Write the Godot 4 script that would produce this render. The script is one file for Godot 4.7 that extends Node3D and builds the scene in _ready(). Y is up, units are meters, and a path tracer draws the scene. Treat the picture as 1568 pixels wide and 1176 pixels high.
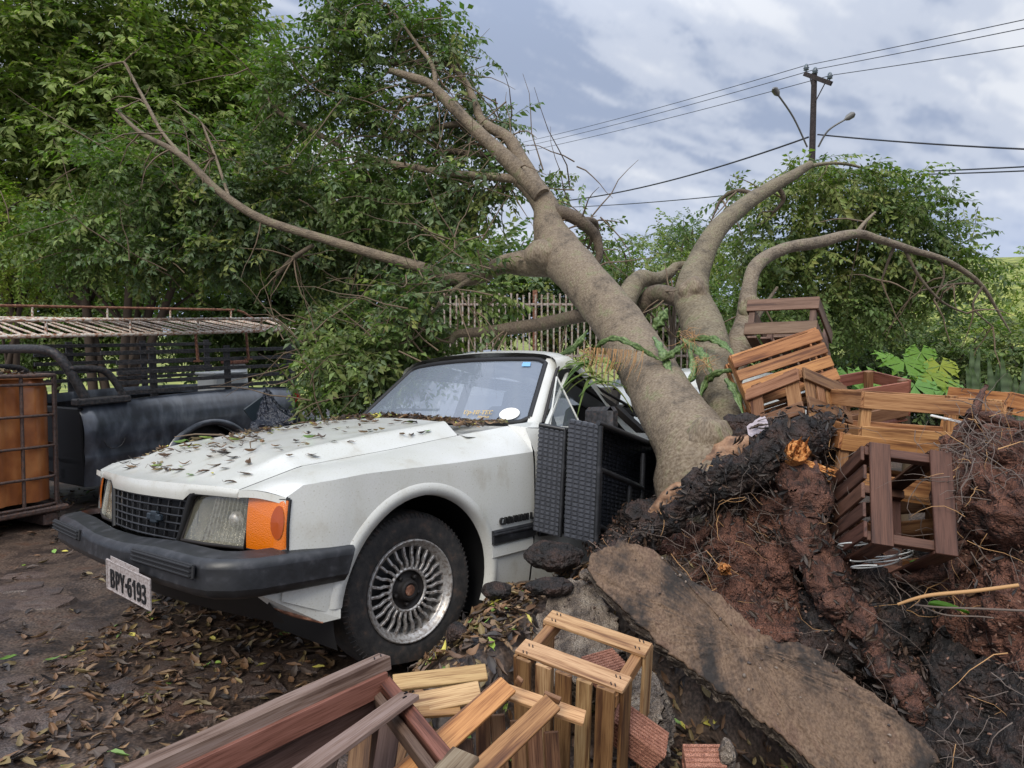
extends Node3D

var rng := RandomNumberGenerator.new()
var texs := {}
var mats := {}
var used_names := {}

# ---------------------------------------------------------------- mesh builder
class MB:
	var v := PackedVector3Array()
	var n := PackedVector3Array()
	var uv := PackedVector2Array()
	var c := PackedColorArray()
	var ix := PackedInt32Array()
	var col := Color(1, 1, 1)

	func put(p: Vector3, nn: Vector3, t := Vector2.ZERO) -> int:
		v.append(p); n.append(nn); uv.append(t); c.append(col)
		return v.size() - 1

	# a, b, c counter-clockwise seen from the front
	func tri(a: Vector3, b: Vector3, d: Vector3, ta := Vector2.ZERO, tb := Vector2.ZERO, td := Vector2.ZERO):
		var nn := (b - a).cross(d - a).normalized()
		var i := put(a, nn, ta); put(b, nn, tb); put(d, nn, td)
		ix.append_array([i, i + 2, i + 1])

	func quad(a: Vector3, b: Vector3, d: Vector3, e: Vector3, ta := Vector2(0, 0), tb := Vector2(1, 0), td := Vector2(1, 1), te := Vector2(0, 1)):
		var nn := (d - a).cross(e - b).normalized()
		var i := put(a, nn, ta); put(b, nn, tb); put(d, nn, td); put(e, nn, te)
		ix.append_array([i, i + 2, i + 1, i, i + 3, i + 2])

	# box centred on t, chamfered edges; uv in metres, u along the longest side
	func box(t: Transform3D, s: Vector3, bev := 0.002, off := Vector2.ZERO):
		var h := s * 0.5
		bev = minf(bev, minf(h.x, minf(h.y, h.z)) * 0.6)
		var la := s.max_axis_index()
		var dim := [h.x, h.y, h.z]
		for a in 3:
			var b := (a + 1) % 3
			var d := (a + 2) % 3
			for sg in [-1.0, 1.0]:
				var nn := Vector3.ZERO
				nn[a] = sg
				var pts := []
				for q in [[-1, -1], [1, -1], [1, 1], [-1, 1]]:
					var p := Vector3.ZERO
					p[a] = sg * dim[a]
					p[b] = q[0] * (dim[b] - bev)
					p[d] = q[1] * (dim[d] - bev)
					pts.append(p)
				if sg < 0:
					pts.reverse()
				var i := v.size()
				for p in pts:
					var u: float = p[la]
					var w: float = p[b] + p[d] + p[a] * 0.7 - u
					put(t * p, t.basis * nn, Vector2(u, w) + off)
				ix.append_array([i, i + 2, i + 1, i, i + 3, i + 2])
		if bev <= 0.0:
			return
		for a in 3:   # chamfers along axis a
			var b := (a + 1) % 3
			var d := (a + 2) % 3
			for sb in [-1.0, 1.0]:
				for sd in [-1.0, 1.0]:
					var p0 := Vector3.ZERO
					p0[b] = sb * dim[b]; p0[d] = sd * (dim[d] - bev)
					var p1 := Vector3.ZERO
					p1[b] = sb * (dim[b] - bev); p1[d] = sd * dim[d]
					var e := Vector3.ZERO
					e[a] = dim[a] - bev
					var q := [p0 - e, p0 + e, p1 + e, p1 - e]
					if sb * sd > 0:
						q.reverse()
					var nn := Vector3.ZERO
					nn[b] = sb * 0.707; nn[d] = sd * 0.707
					var i := v.size()
					for p in q:
						put(t * p, t.basis * nn, Vector2(p[la], p[b] + p[d]) + off)
					ix.append_array([i, i + 2, i + 1, i, i + 3, i + 2])

	# tube through points [x,y,z,r]
	func tube(pts: Array, sides := 8, caps := true, rough := 0.0, noise: FastNoiseLite = null, flat := 1.0):
		var cnt := pts.size()
		var ps: Array[Vector3] = []
		for q in pts:
			ps.append(Vector3(q[0], q[1], q[2]))
		var up := Vector3.UP
		var d0 := (ps[1] - ps[0]).normalized()
		if absf(d0.dot(up)) > 0.9:
			up = Vector3.RIGHT
		var side := d0.cross(up).normalized()
		var start := v.size()
		var len := 0.0
		for i in cnt:
			var d := (ps[mini(i + 1, cnt - 1)] - ps[maxi(i - 1, 0)]).normalized()
			side = (side - d * side.dot(d)).normalized()
			var bi := d.cross(side).normalized()
			if i > 0:
				len += ps[i].distance_to(ps[i - 1])
			for k in sides + 1:
				var a := TAU * k / sides
				var dir := side * cos(a) + bi * sin(a) * flat
				var r: float = pts[i][3]
				if noise:
					r *= 1.0 + rough * noise.get_noise_3dv((ps[i] + dir * r) * 10.0)
				put(ps[i] + dir * r, dir.normalized(), Vector2(len, a / TAU * TAU * float(pts[0][3])))
		for i in cnt - 1:
			for k in sides:
				var a := start + i * (sides + 1) + k
				var b := a + sides + 1
				ix.append_array([a, b, a + 1, a + 1, b, b + 1])
		if caps:
			for e in [0, cnt - 1]:
				var d := (ps[1] - ps[0]).normalized() * -1.0 if e == 0 else (ps[cnt - 1] - ps[cnt - 2]).normalized()
				var m := put(ps[e], d, Vector2.ZERO)
				var f := v.size()
				for k in sides + 1:
					put(v[start + e * (sides + 1) + k], d, Vector2(cos(TAU * k / sides), sin(TAU * k / sides)) * float(pts[e][3]))
				for k in sides:
					if e == 0:
						ix.append_array([m, f + k, f + k + 1])
					else:
						ix.append_array([m, f + k + 1, f + k])

	# smooth sheet: f(u, v) -> Vector3, u and v from 0 to 1; front faces du x dv
	func grid(nu: int, nv: int, f: Callable, flip := false, us := 1.0, vs := 1.0):
		var s := v.size()
		for j in nv + 1:
			for i in nu + 1:
				put(f.call(float(i) / nu, float(j) / nv), Vector3.ZERO, Vector2(float(i) / nu * us, float(j) / nv * vs))
		sheet(s, nu, nv, flip)

	func sheet(s: int, nu: int, nv: int, flip := false, wrap_u := false):
		for j in nv:
			for i in nu:
				var a := s + j * (nu + 1) + i
				var b := a + 1
				var d := a + nu + 1
				var e := d + 1
				for t in [[a, b, e], [a, e, d]]:
					var nn := (v[t[1]] - v[t[0]]).cross(v[t[2]] - v[t[0]])
					if flip:
						nn = -nn
					for q in t:
						n[q] += nn
					if flip:
						ix.append_array([t[0], t[1], t[2]])
					else:
						ix.append_array([t[0], t[2], t[1]])
		if wrap_u:
			for j in nv + 1:
				var q: Vector3 = n[s + j * (nu + 1)] + n[s + j * (nu + 1) + nu]
				n[s + j * (nu + 1)] = q
				n[s + j * (nu + 1) + nu] = q
		for i in range(s, s + (nu + 1) * (nv + 1)):
			n[i] = n[i].normalized() if n[i].length_squared() > 1e-20 else Vector3.UP

	# closed lump: an ellipsoid pushed in and out by noise
	func lump(at: Vector3, r: Vector3, nu: int, nv: int, noise: FastNoiseLite, amp: float, cut := -2.0):
		var s := v.size()
		for j in nv + 1:
			var th := PI * j / nv
			for i in nu + 1:
				var ph := TAU * i / nu
				var d := Vector3(sin(th) * cos(ph), cos(th), -sin(th) * sin(ph))
				var p := at + d * r
				var k := noise.get_noise_3dv(p * 10.0) if noise else 0.0
				p += d * k * amp
				if noise:
					p += d * noise.get_noise_3dv(p * 37.0) * amp * 0.35
				put(p, Vector3.ZERO, Vector2(ph * r.x, th * r.y))
		sheet(s, nu, nv, true, true)

	func ring(pts: Array, centre: Callable, sides: int, flip := false):
		pass

	# surface of revolution about local axis: profile [[radius, height], ...], t puts y as the axis
	func lathe(t: Transform3D, prof: Array, sides: int, flip := false):
		var s := v.size()
		for j in prof.size():
			for i in sides + 1:
				var a := TAU * i / sides
				put(t * Vector3(cos(a) * prof[j][0], prof[j][1], -sin(a) * prof[j][0]), Vector3.ZERO, Vector2(a * 0.3, prof[j][1] + prof[j][0]))
		sheet(s, sides, prof.size() - 1, flip, true)

	func mesh() -> ArrayMesh:
		var a := []
		a.resize(Mesh.ARRAY_MAX)
		a[Mesh.ARRAY_VERTEX] = v
		a[Mesh.ARRAY_NORMAL] = n
		a[Mesh.ARRAY_TEX_UV] = uv
		a[Mesh.ARRAY_TEX_UV2] = uv
		a[Mesh.ARRAY_COLOR] = c
		a[Mesh.ARRAY_INDEX] = ix
		var m := ArrayMesh.new()
		m.add_surface_from_arrays(Mesh.PRIMITIVE_TRIANGLES, a)
		return m

# ---------------------------------------------------------------- objects
func numbered(s: String) -> String:
	var k: int = used_names.get(s, 0)
	used_names[s] = k + 1
	return s if k == 0 else "%s_%03d" % [s, k]

func obj(called: String, mb, m: Material, parent: Node = null) -> MeshInstance3D:
	var o := MeshInstance3D.new()
	o.name = numbered(called) if parent == null else called
	if parent:
		var k := 0
		var nm := called
		while parent.has_node(nm):
			k += 1
			nm = "%s_%03d" % [called, k]
		o.name = nm
	o.mesh = mb.mesh() if mb is MB else mb
	o.material_override = m
	(parent if parent else self).add_child(o, true)
	return o

func tag(o: Node, label: String, category := "", group := "", kind := ""):
	if label: o.set_meta("label", label)
	if category: o.set_meta("category", category)
	if group: o.set_meta("group", group)
	if kind: o.set_meta("kind", kind)
	return o

func thing(called: String, label: String, category: String, t := Transform3D(), group := "") -> Node3D:
	var o := Node3D.new()
	o.name = numbered(called)
	o.transform = t
	add_child(o)
	tag(o, label, category, group)
	return o

func structure(called: String, mb, m: Material) -> MeshInstance3D:
	var o := obj(called, mb, m)
	o.set_meta("kind", "structure")
	return o

# ---------------------------------------------------------------- materials
func noise(seed_: int, freq: float, oct := 4, kind := FastNoiseLite.TYPE_SIMPLEX_SMOOTH) -> FastNoiseLite:
	var f := FastNoiseLite.new()
	f.seed = seed_
	f.frequency = freq
	f.noise_type = kind
	f.fractal_octaves = oct
	f.fractal_gain = 0.55 if oct < 7 else 0.68
	return f

func ntex(seed_: int, freq: float, ramp: Array, oct := 4, kind := FastNoiseLite.TYPE_SIMPLEX_SMOOTH, size := 512) -> NoiseTexture2D:
	var key := [seed_, freq, ramp, oct, kind, size]
	if texs.has(key):
		return texs[key]
	var t := NoiseTexture2D.new()
	t.width = size
	t.height = size
	t.seamless = true
	t.noise = noise(seed_, freq, oct, kind)
	if ramp:
		var g := Gradient.new()
		var offs := PackedFloat32Array()
		var cols := PackedColorArray()
		for q in ramp:
			offs.append(q[0])
			cols.append(q[1])
		g.offsets = offs
		g.colors = cols
		t.color_ramp = g
	texs[key] = t
	return t

func rgb(r: float, g: float, b: float) -> Color:
	return Color(r / 255.0, g / 255.0, b / 255.0)

# base noise colours, a second pattern multiplied over, relief
func mat(called: String, base: Color, rough := 0.7, opt := {}) -> StandardMaterial3D:
	if mats.has(called):
		return mats[called]
	var m := StandardMaterial3D.new()
	m.resource_name = called
	m.albedo_color = base
	m.roughness = rough
	m.metallic = opt.get("metal", 0.0)
	m.metallic_specular = opt.get("spec", 0.5)
	if opt.has("tex"):
		m.albedo_texture = opt.tex
	m.uv1_scale = opt.get("scale", Vector3.ONE)
	m.uv2_scale = opt.get("scale2", Vector3.ONE)
	if opt.get("tri", false):
		m.uv1_triplanar = true
		m.uv2_triplanar = true
		m.uv1_triplanar_sharpness = 4.0
		m.uv2_triplanar_sharpness = 4.0
	if opt.has("detail"):
		m.detail_enabled = true
		m.detail_albedo = opt.detail
		m.detail_blend_mode = BaseMaterial3D.BLEND_MODE_MUL
		m.detail_uv_layer = BaseMaterial3D.DETAIL_UV_2
	if opt.has("bump"):
		m.heightmap_enabled = true
		m.heightmap_texture = opt.bump
		m.heightmap_scale = opt.get("depth", 0.5)
	if opt.has("rtex"):
		m.roughness_texture = opt.rtex
	if opt.get("vc", false):
		m.vertex_color_use_as_albedo = true
	if opt.has("coat"):
		m.clearcoat_enabled = true
		m.clearcoat = opt.coat
		m.clearcoat_roughness = opt.get("coatr", 0.1)
	if opt.has("back"):
		m.backlight_enabled = true
		m.backlight = opt.back
	m.cull_mode = BaseMaterial3D.CULL_DISABLED
	mats[called] = m
	return m

func glass(called: String, tint: Color, alpha: float, rough := 0.05) -> StandardMaterial3D:
	var m := mat(called, tint, rough)
	m.transparency = BaseMaterial3D.TRANSPARENCY_ALPHA
	m.albedo_color.a = alpha
	return m

func curve(xs: Array, ys: Array, x: float) -> float:
	if x <= xs[0]:
		return ys[0]
	for i in range(1, xs.size()):
		if x <= xs[i]:
			var t: float = (x - xs[i - 1]) / (xs[i] - xs[i - 1])
			return lerpf(ys[i - 1], ys[i], t)
	return ys[-1]

# Catmull-Rom through [x,y,z,r] rows
func smooth_path(p: Array, per := 5) -> Array:
	var out := []
	var m := p.size()
	for i in m - 1:
		var a = p[maxi(i - 1, 0)]
		var b = p[i]
		var c = p[i + 1]
		var d = p[mini(i + 2, m - 1)]
		for k in per:
			var t := float(k) / per
			var q := []
			for w in 4:
				var val: float = 0.5 * ((2.0 * b[w]) + (c[w] - a[w]) * t + (2.0 * a[w] - 5.0 * b[w] + 4.0 * c[w] - d[w]) * t * t + (3.0 * b[w] - a[w] - 3.0 * c[w] + d[w]) * t * t * t)
				q.append(maxf(val, 0.0006) if w == 3 else val)
			out.append(q)
	out.append(p[m - 1])
	return out

func frame(o: Vector3, xd: Vector3, yd: Vector3) -> Transform3D:
	var x := xd.normalized()
	var z := x.cross(yd).normalized()
	var y := z.cross(x)
	return Transform3D(Basis(x, y, z), o)

func bar(mb: MB, a: Vector3, b: Vector3, w: float, h: float, up := Vector3.UP, bev := 0.002):
	var x := (b - a)
	if absf(x.normalized().dot(up)) > 0.98:
		up = Vector3.RIGHT
	mb.box(frame((a + b) * 0.5, x, up), Vector3(x.length(), h, w), bev, Vector2(rng.randf() * 7.0, rng.randf() * 7.0))

# ================================================================ scene
func _ready():
	rng.seed = 7
	set_view()
	set_light()
	make_materials()
	build_ground()
	build_paving()
	build_far()
	build_fence()
	build_pole()
	build_trees()
	build_fallen_tree()
	build_car()
	build_pickup()
	build_rack()
	build_tank()
	build_bag()
	build_behind_cars()
	build_seats()
	build_root_mass()
	build_slabs()
	build_crates()
	build_bricks()
	build_plants()
	build_litter()

func set_view():
	var cam := Camera3D.new()
	cam.name = "camera"
	cam.fov = 57.58
	cam.near = 0.05
	cam.far = 900.0
	cam.position = Vector3(0, 1.2, 0)
	cam.rotation_degrees = Vector3(-2.3, 0, 0)
	add_child(cam)
	cam.current = true

func set_light():
	var env := Environment.new()
	env.background_mode = Environment.BG_SKY
	env.tonemap_mode = Environment.TONE_MAPPER_LINEAR
	env.tonemap_exposure = 1.6
	env.sdfgi_enabled = true
	env.ssao_enabled = true
	env.ssil_enabled = true
	env.ambient_light_source = Environment.AMBIENT_SOURCE_SKY
	var sky := Sky.new()
	var pm := PanoramaSkyMaterial.new()
	pm.panorama = sky_picture()
	pm.energy_multiplier = 0.95
	sky.sky_material = pm
	env.sky = sky
	var we := WorldEnvironment.new()
	we.name = "world_environment"
	we.environment = env
	add_child(we)
	var sun := DirectionalLight3D.new()
	sun.name = "sun"
	sun.light_energy = 0.5
	sun.light_angular_distance = 25.0
	sun.light_color = Color(1.0, 0.97, 0.92)
	sun.rotation_degrees = Vector3(-44, -24, 0)
	sun.shadow_enabled = true
	add_child(sun)

# overcast: a bluish grey sheet of cloud, brighter towards the zenith, with torn darker and paler streaks
func sky_picture() -> ImageTexture:
	var w := 2048
	var h := 1024
	var im := Image.create(w, h, false, Image.FORMAT_RGBF)
	var n1 := noise(11, 0.55, 6)
	n1.domain_warp_enabled = true
	n1.domain_warp_amplitude = 0.9
	n1.domain_warp_frequency = 0.5
	var n2 := noise(29, 2.4, 5)
	var n3 := noise(5, 0.22, 3)
	var low := Vector3(0.34, 0.41, 0.57)
	var grey := Vector3(0.25, 0.30, 0.41)
	var pale := Vector3(0.55, 0.575, 0.625)
	var mid := Vector3(0.405, 0.445, 0.53)
	for y in h / 2:
		var el := (0.5 - (y + 0.5) / h) * PI
		var se := sin(el)
		var k := 1.0 / (se + 0.10)
		var lift := 0.96 + 1.75 * smoothstep(0.35, 1.0, se)
		for x in w:
			var az := TAU * (x + 0.5) / w
			var px := sin(az) * cos(el) * k
			var pz := cos(az) * cos(el) * k
			# streaks drawn out along one direction
			var u := px * 0.80 + pz * 0.60
			var q := -px * 0.60 + pz * 0.80
			var a := n1.get_noise_2d(u * 0.7, q * 2.0)
			var b := n2.get_noise_2d(u * 0.9, q * 2.8)
			var g := n3.get_noise_2d(u, q)
			var t := a * 0.85 + b * 0.38 + g * 0.45
			var c := mid.lerp(pale, smoothstep(0.02, 0.42, t))
			c = c.lerp(grey, smoothstep(-0.02, -0.42, t))
			c = c.lerp(low, (1.0 - smoothstep(0.04, 0.26, se)) * 0.75)
			c *= lift
			im.set_pixel(x, y, Color(c.x, c.y, c.z))
	for y in range(h / 2, h):
		im.fill_rect(Rect2i(0, y, w, 1), Color(0.16, 0.15, 0.13))
	return ImageTexture.create_from_image(im)

func make_materials():
	var W := Color(1, 1, 1)
	var soft := ntex(3, 0.02, [[0.0, rgb(150, 150, 150)], [1.0, W]])
	var fine := ntex(4, 0.06, [[0.2, rgb(120, 115, 110)], [0.8, W]], 5)
	var grain := ntex(9, 0.02, [[0.15, rgb(176, 156, 140)], [0.4, rgb(232, 224, 216)], [0.8, W]], 5)
	var rel := ntex(13, 0.02, [], 6)
	var rel2 := ntex(14, 0.045, [], 5)
	# ground
	mat("mud", W, 0.55, {"tri": true, "scale": Vector3.ONE * 0.55, "scale2": Vector3.ONE * 2.1, "tex": ntex(21, 0.012, [[0.2, rgb(58, 46, 39)], [0.42, rgb(88, 72, 61)], [0.6, rgb(108, 91, 78)], [0.84, rgb(104, 78, 62)]], 8), "detail": fine, "bump": rel, "depth": 1.0})
	mat("paving", W, 0.5, {"tri": true, "scale": Vector3.ONE * 1.3, "scale2": Vector3.ONE * 4.0, "tex": ntex(23, 0.012, [[0.2, rgb(98, 84, 78)], [0.5, rgb(124, 108, 100)], [0.8, rgb(112, 102, 98)]], 5), "detail": fine, "bump": rel, "depth": 0.5, "vc": true})
	mat("earth", W, 0.85, {"tri": true, "scale": Vector3.ONE * 1.2, "scale2": Vector3.ONE * 5.0, "tex": ntex(25, 0.012, [[0.2, rgb(58, 38, 31)], [0.5, rgb(118, 77, 61)], [0.8, rgb(148, 102, 82)]], 8), "detail": fine, "bump": ntex(36, 0.035, [], 8), "depth": 3.5})
	mat("dark_earth", W, 0.75, {"tri": true, "scale": Vector3.ONE * 1.5, "scale2": Vector3.ONE * 6.0, "tex": ntex(26, 0.012, [[0.25, rgb(20, 15, 13)], [0.5, rgb(48, 35, 29)], [0.8, rgb(80, 57, 47)]], 6), "detail": fine, "bump": rel2, "depth": 2.5})
	mat("concrete", W, 0.85, {"tri": true, "scale": Vector3.ONE * 0.7, "scale2": Vector3.ONE * 3.5, "tex": ntex(27, 0.010, [[0.26, rgb(38, 33, 30)], [0.36, rgb(76, 62, 51)], [0.45, rgb(102, 83, 67)], [0.62, rgb(120, 99, 80)], [0.8, rgb(96, 74, 61)]], 8), "detail": ntex(28, 0.05, [[0.2, rgb(168, 158, 150)], [0.5, rgb(228, 222, 216)], [0.7, W]], 7), "bump": ntex(30, 0.05, [], 7), "depth": 1.2})
	mat("concrete_broken", W, 0.9, {"tri": true, "scale": Vector3.ONE * 1.5, "scale2": Vector3.ONE * 7.0, "tex": ntex(31, 0.014, [[0.2, rgb(92, 82, 74)], [0.5, rgb(146, 132, 118)], [0.85, rgb(176, 164, 148)]], 6), "detail": fine, "bump": rel2, "depth": 2.0})
	mat("grass_field", W, 0.9, {"tri": true, "scale": Vector3.ONE * 0.1, "tex": ntex(33, 0.02, [[0.2, rgb(86, 96, 44)], [0.5, rgb(122, 130, 58)], [0.8, rgb(150, 150, 74)]], 5)})
	# wood, several tones through vertex colour
	mat("wood", W, 0.68, {"scale": Vector3(0.35, 5.0, 1), "scale2": Vector3(0.7, 26.0, 1), "tex": ntex(41, 0.010, [[0.14, rgb(150, 126, 108)], [0.30, rgb(206, 190, 174)], [0.48, rgb(234, 224, 212)], [0.8, rgb(250, 244, 236)]], 6), "detail": grain, "bump": ntex(42, 0.02, [], 4), "depth": 0.05, "vc": true})
	mat("nail", rgb(40, 40, 46), 0.5, {"metal": 0.8})
	# bark
	mat("bark", W, 0.85, {"scale": Vector3(1.1, 0.7, 1), "scale2": Vector3(7.0, 3.6, 1), "tex": ntex(51, 0.010, [[0.12, rgb(94, 85, 73)], [0.34, rgb(120, 109, 94)], [0.62, rgb(134, 122, 105)], [0.9, rgb(122, 122, 94)]], 8), "detail": ntex(52, 0.02, [[0.15, rgb(176, 168, 160)], [0.42, rgb(226, 221, 216)], [0.7, W]], 7), "bump": ntex(53, 0.05, [], 7), "depth": 0.6, "vc": true})
	mat("bark_far", rgb(70, 58, 48), 0.85)
	mat("twig", rgb(104, 88, 70), 0.8)
	mat("root", W, 0.85, {"tri": true, "scale": Vector3.ONE * 2.5, "scale2": Vector3.ONE * 8.0, "tex": ntex(55, 0.014, [[0.2, rgb(50, 34, 28)], [0.5, rgb(108, 71, 57)], [0.8, rgb(136, 95, 77)]], 5), "detail": fine, "bump": rel2, "depth": 1.2})
	mat("pale_root", rgb(176, 136, 92), 0.8)
	mat("grey_root", rgb(104, 92, 84), 0.85)
	mat("split_wood", W, 0.8, {"tri": true, "scale": Vector3.ONE * 4.0, "tex": ntex(57, 0.03, [[0.2, rgb(150, 84, 36)], [0.6, rgb(206, 140, 76)], [0.9, rgb(226, 176, 116)]], 4), "bump": rel2, "depth": 1.0})
	# leaves; the tone of each leaf spray is in its copy colour
	mat("leaf", W, 0.48, {"vc": true, "back": Color(0.74, 0.90, 0.40), "spec": 0.36})
	mat("dead_leaf", W, 0.6, {"vc": true, "back": Color(0.04, 0.03, 0.01)})
	mat("cactus", W, 0.5, {"tri": true, "scale": Vector3.ONE * 6.0, "tex": ntex(61, 0.02, [[0.2, rgb(60, 82, 40)], [0.6, rgb(96, 120, 66)], [0.9, rgb(142, 158, 112)]], 4)})
	# car
	mat("white_paint", W, 0.35, {"tri": true, "scale": Vector3(0.8, 0.5, 0.8), "scale2": Vector3.ONE * 4.0, "tex": ntex(71, 0.01, [[0.10, rgb(184, 181, 171)], [0.3, rgb(196, 196, 189)], [0.8, rgb(201, 201, 196)]], 5), "detail": ntex(72, 0.05, [[0.08, rgb(170, 152, 130)], [0.17, rgb(247, 246, 242)], [0.5, W]], 5), "coat": 0.45, "coatr": 0.12})
	mat("black_plastic", W, 0.42, {"tri": true, "scale": Vector3.ONE * 2.0, "tex": ntex(73, 0.012, [[0.2, rgb(26, 27, 29)], [0.6, rgb(35, 36, 39)], [0.9, rgb(56, 56, 59)]], 5), "bump": rel2, "depth": 0.03})
	mat("black", rgb(14, 14, 15), 0.6)
	mat("rubber", rgb(26, 26, 28), 0.65)
	mat("tyre", W, 0.75, {"tri": true, "scale": Vector3.ONE * 3.0, "tex": ntex(75, 0.012, [[0.2, rgb(34, 33, 33)], [0.6, rgb(50, 47, 45)], [0.9, rgb(74, 60, 52)]], 5), "bump": rel2, "depth": 0.08})
	mat("alloy", W, 0.4, {"tri": true, "scale": Vector3.ONE * 5.0, "metal": 0.55, "tex": ntex(77, 0.02, [[0.2, rgb(120, 108, 98)], [0.5, rgb(176, 172, 168)], [0.85, rgb(196, 194, 190)]], 4)})
	mat("dark_metal", rgb(46, 42, 40), 0.6, {"metal": 0.4})
	mat("reflector", rgb(210, 204, 186), 0.2, {"metal": 0.75, "bump": ntex(79, 0.02, [], 3), "depth": 2.0, "scale": Vector3(4.0, 0.6, 1)})
	mat("orange_lens", rgb(214, 110, 10), 0.25, {"coat": 0.7, "coatr": 0.06, "spec": 0.6, "bump": ntex(81, 0.08, [], 1, FastNoiseLite.TYPE_CELLULAR), "depth": 0.1})
	mat("orange_dark", rgb(158, 66, 4), 0.3, {"coat": 0.6})
	mat("red_lens", rgb(168, 22, 14), 0.25, {"coat": 0.6})
	mat("plate", W, 0.5, {"tri": true, "scale": Vector3.ONE * 6.0, "tex": ntex(83, 0.02, [[0.2, rgb(128, 116, 112)], [0.6, rgb(164, 156, 154)]], 4)})
	mat("seat_cloth", rgb(70, 66, 62), 0.9)
	glass("windscreen", rgb(150, 160, 174), 0.50, 0.04)
	glass("lamp_glass", rgb(200, 196, 170), 0.12, 0.06)
	glass("window_glass", rgb(130, 140, 146), 0.25, 0.03)
	mat("sticker_white", rgb(235, 233, 224), 0.5)
	mat("sticker_blue", rgb(120, 170, 215), 0.5)
	mat("yellow_print", rgb(205, 170, 90), 0.6)
	# others
	mat("black_paint", W, 0.32, {"tri": true, "scale": Vector3(1.0, 0.5, 1.0), "tex": ntex(85, 0.012, [[0.25, rgb(40, 43, 50)], [0.6, rgb(62, 67, 76)], [0.85, rgb(84, 88, 95)]], 5), "coat": 0.8, "coatr": 0.2})
	mat("steel_dark", W, 0.5, {"tri": true, "scale": Vector3.ONE * 3.0, "tex": ntex(86, 0.02, [[0.2, rgb(40, 38, 38)], [0.6, rgb(64, 64, 67)], [0.9, rgb(92, 72, 62)]], 4), "metal": 0.2})
	mat("rusty_white", W, 0.75, {"tri": true, "scale": Vector3.ONE * 2.6, "tex": ntex(87, 0.02, [[0.25, rgb(120, 66, 40)], [0.42, rgb(168, 124, 96)], [0.55, rgb(206, 198, 186)], [0.9, rgb(222, 216, 204)]], 5)})
	mat("rust", W, 0.8, {"tri": true, "scale": Vector3.ONE * 3.0, "tex": ntex(88, 0.02, [[0.2, rgb(84, 54, 40)], [0.6, rgb(132, 88, 66)], [0.9, rgb(172, 138, 114)]], 5)})
	mat("tank_plastic", W, 0.35, {"tri": true, "scale": Vector3(1.0, 0.6, 1.0), "tex": ntex(89, 0.011, [[0.2, rgb(138, 80, 44)], [0.5, rgb(160, 96, 52)], [0.85, rgb(178, 116, 68)]], 4), "coat": 0.3})
	mat("cage_steel", W, 0.6, {"tri": true, "scale": Vector3.ONE * 3.0, "tex": ntex(90, 0.02, [[0.2, rgb(66, 46, 38)], [0.6, rgb(86, 74, 70)], [0.9, rgb(104, 66, 46)]], 4), "metal": 0.2})
	mat("bag", rgb(34, 38, 48), 0.28, {"tri": true, "scale": Vector3.ONE * 2.2, "bump": rel, "depth": 2.0})
	mat("panel_blue", rgb(30, 40, 48), 0.4)
	mat("wicker", rgb(66, 68, 74), 0.4, {"vc": true})
	mat("fence_paint", W, 0.7, {"tri": true, "scale": Vector3.ONE * 1.5, "tex": ntex(92, 0.02, [[0.2, rgb(118, 92, 76)], [0.6, rgb(164, 154, 146)]], 4)})
	mat("pole_wood", W, 0.9, {"tri": true, "scale": Vector3.ONE, "tex": ntex(93, 0.02, [[0.2, rgb(40, 34, 34)], [0.8, rgb(64, 56, 54)]], 4)})
	mat("insulator", rgb(96, 108, 116), 0.3)
	mat("lamp_metal", rgb(120, 120, 118), 0.5, {"metal": 0.3})
	mat("wire", rgb(38, 40, 46), 0.6)
	mat("clay", W, 0.85, {"tri": true, "scale": Vector3.ONE * 3.0, "scale2": Vector3.ONE * 9.0, "tex": ntex(95, 0.02, [[0.2, rgb(158, 104, 84)], [0.6, rgb(198, 140, 116)]], 5), "detail": fine, "bump": rel2, "depth": 0.3})
	mat("white_plastic", rgb(206, 208, 206), 0.4)
	mat("white_cable", rgb(176, 178, 176), 0.45)
	mat("brown_sheet", W, 0.8, {"tri": true, "scale": Vector3.ONE * 2.0, "tex": ntex(97, 0.015, [[0.2, rgb(84, 60, 44)], [0.6, rgb(142, 108, 82)], [0.9, rgb(164, 134, 108)]], 5), "bump": rel, "depth": 0.8})
	mat("grey_paint", rgb(120, 126, 134), 0.3, {"coat": 0.6})
	mat("grey_cloth", rgb(168, 158, 164), 0.9)

func M(s: String) -> StandardMaterial3D:
	return mats[s]

# ---------------------------------------------------------------- ground
var gn := FastNoiseLite.new()

func height(x: float, z: float) -> float:
	# the yard sinks behind the crushed car, a bank rises beside its front wheel, and the root plate leaves a pit
	var h := -0.03
	h -= 0.36 * exp(-(pow((x - 0.75) / 1.5, 2.0) + pow((z + 5.2) / 1.3, 2.0)))
	var across := x + 0.22 * (z + 2.5)
	var bank := (0.27 * smoothstep(-0.47, -0.08, across) + 0.20 * smoothstep(-0.08, 0.60, across)) * smoothstep(-3.75, -3.0, z) * smoothstep(0.0, -0.32, z - lerpf(-1.95, -2.38, smoothstep(-0.08, 0.22, x)))
	h += bank
	h -= 0.10 * smoothstep(-0.3, 0.3, x) * smoothstep(-2.1, -1.7, z)
	h -= 1.0 * exp(-(pow((x - 1.75) / 0.75, 2.0) + pow((z + 1.9) / 0.75, 2.0)))
	h += 0.5 * smoothstep(1.2, 3.0, x) * smoothstep(-2.6, -4.2, z) * smoothstep(-30.0, -9.0, z)
	h += gn.get_noise_2d(x * 1.0, z * 1.0) * 0.05 + gn.get_noise_2d(x * 7.0, z * 7.0) * 0.012
	return h

func on_ground(x: float, z: float, up := 0.0) -> Vector3:
	return Vector3(x, height(x, z) + up, z)

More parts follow.
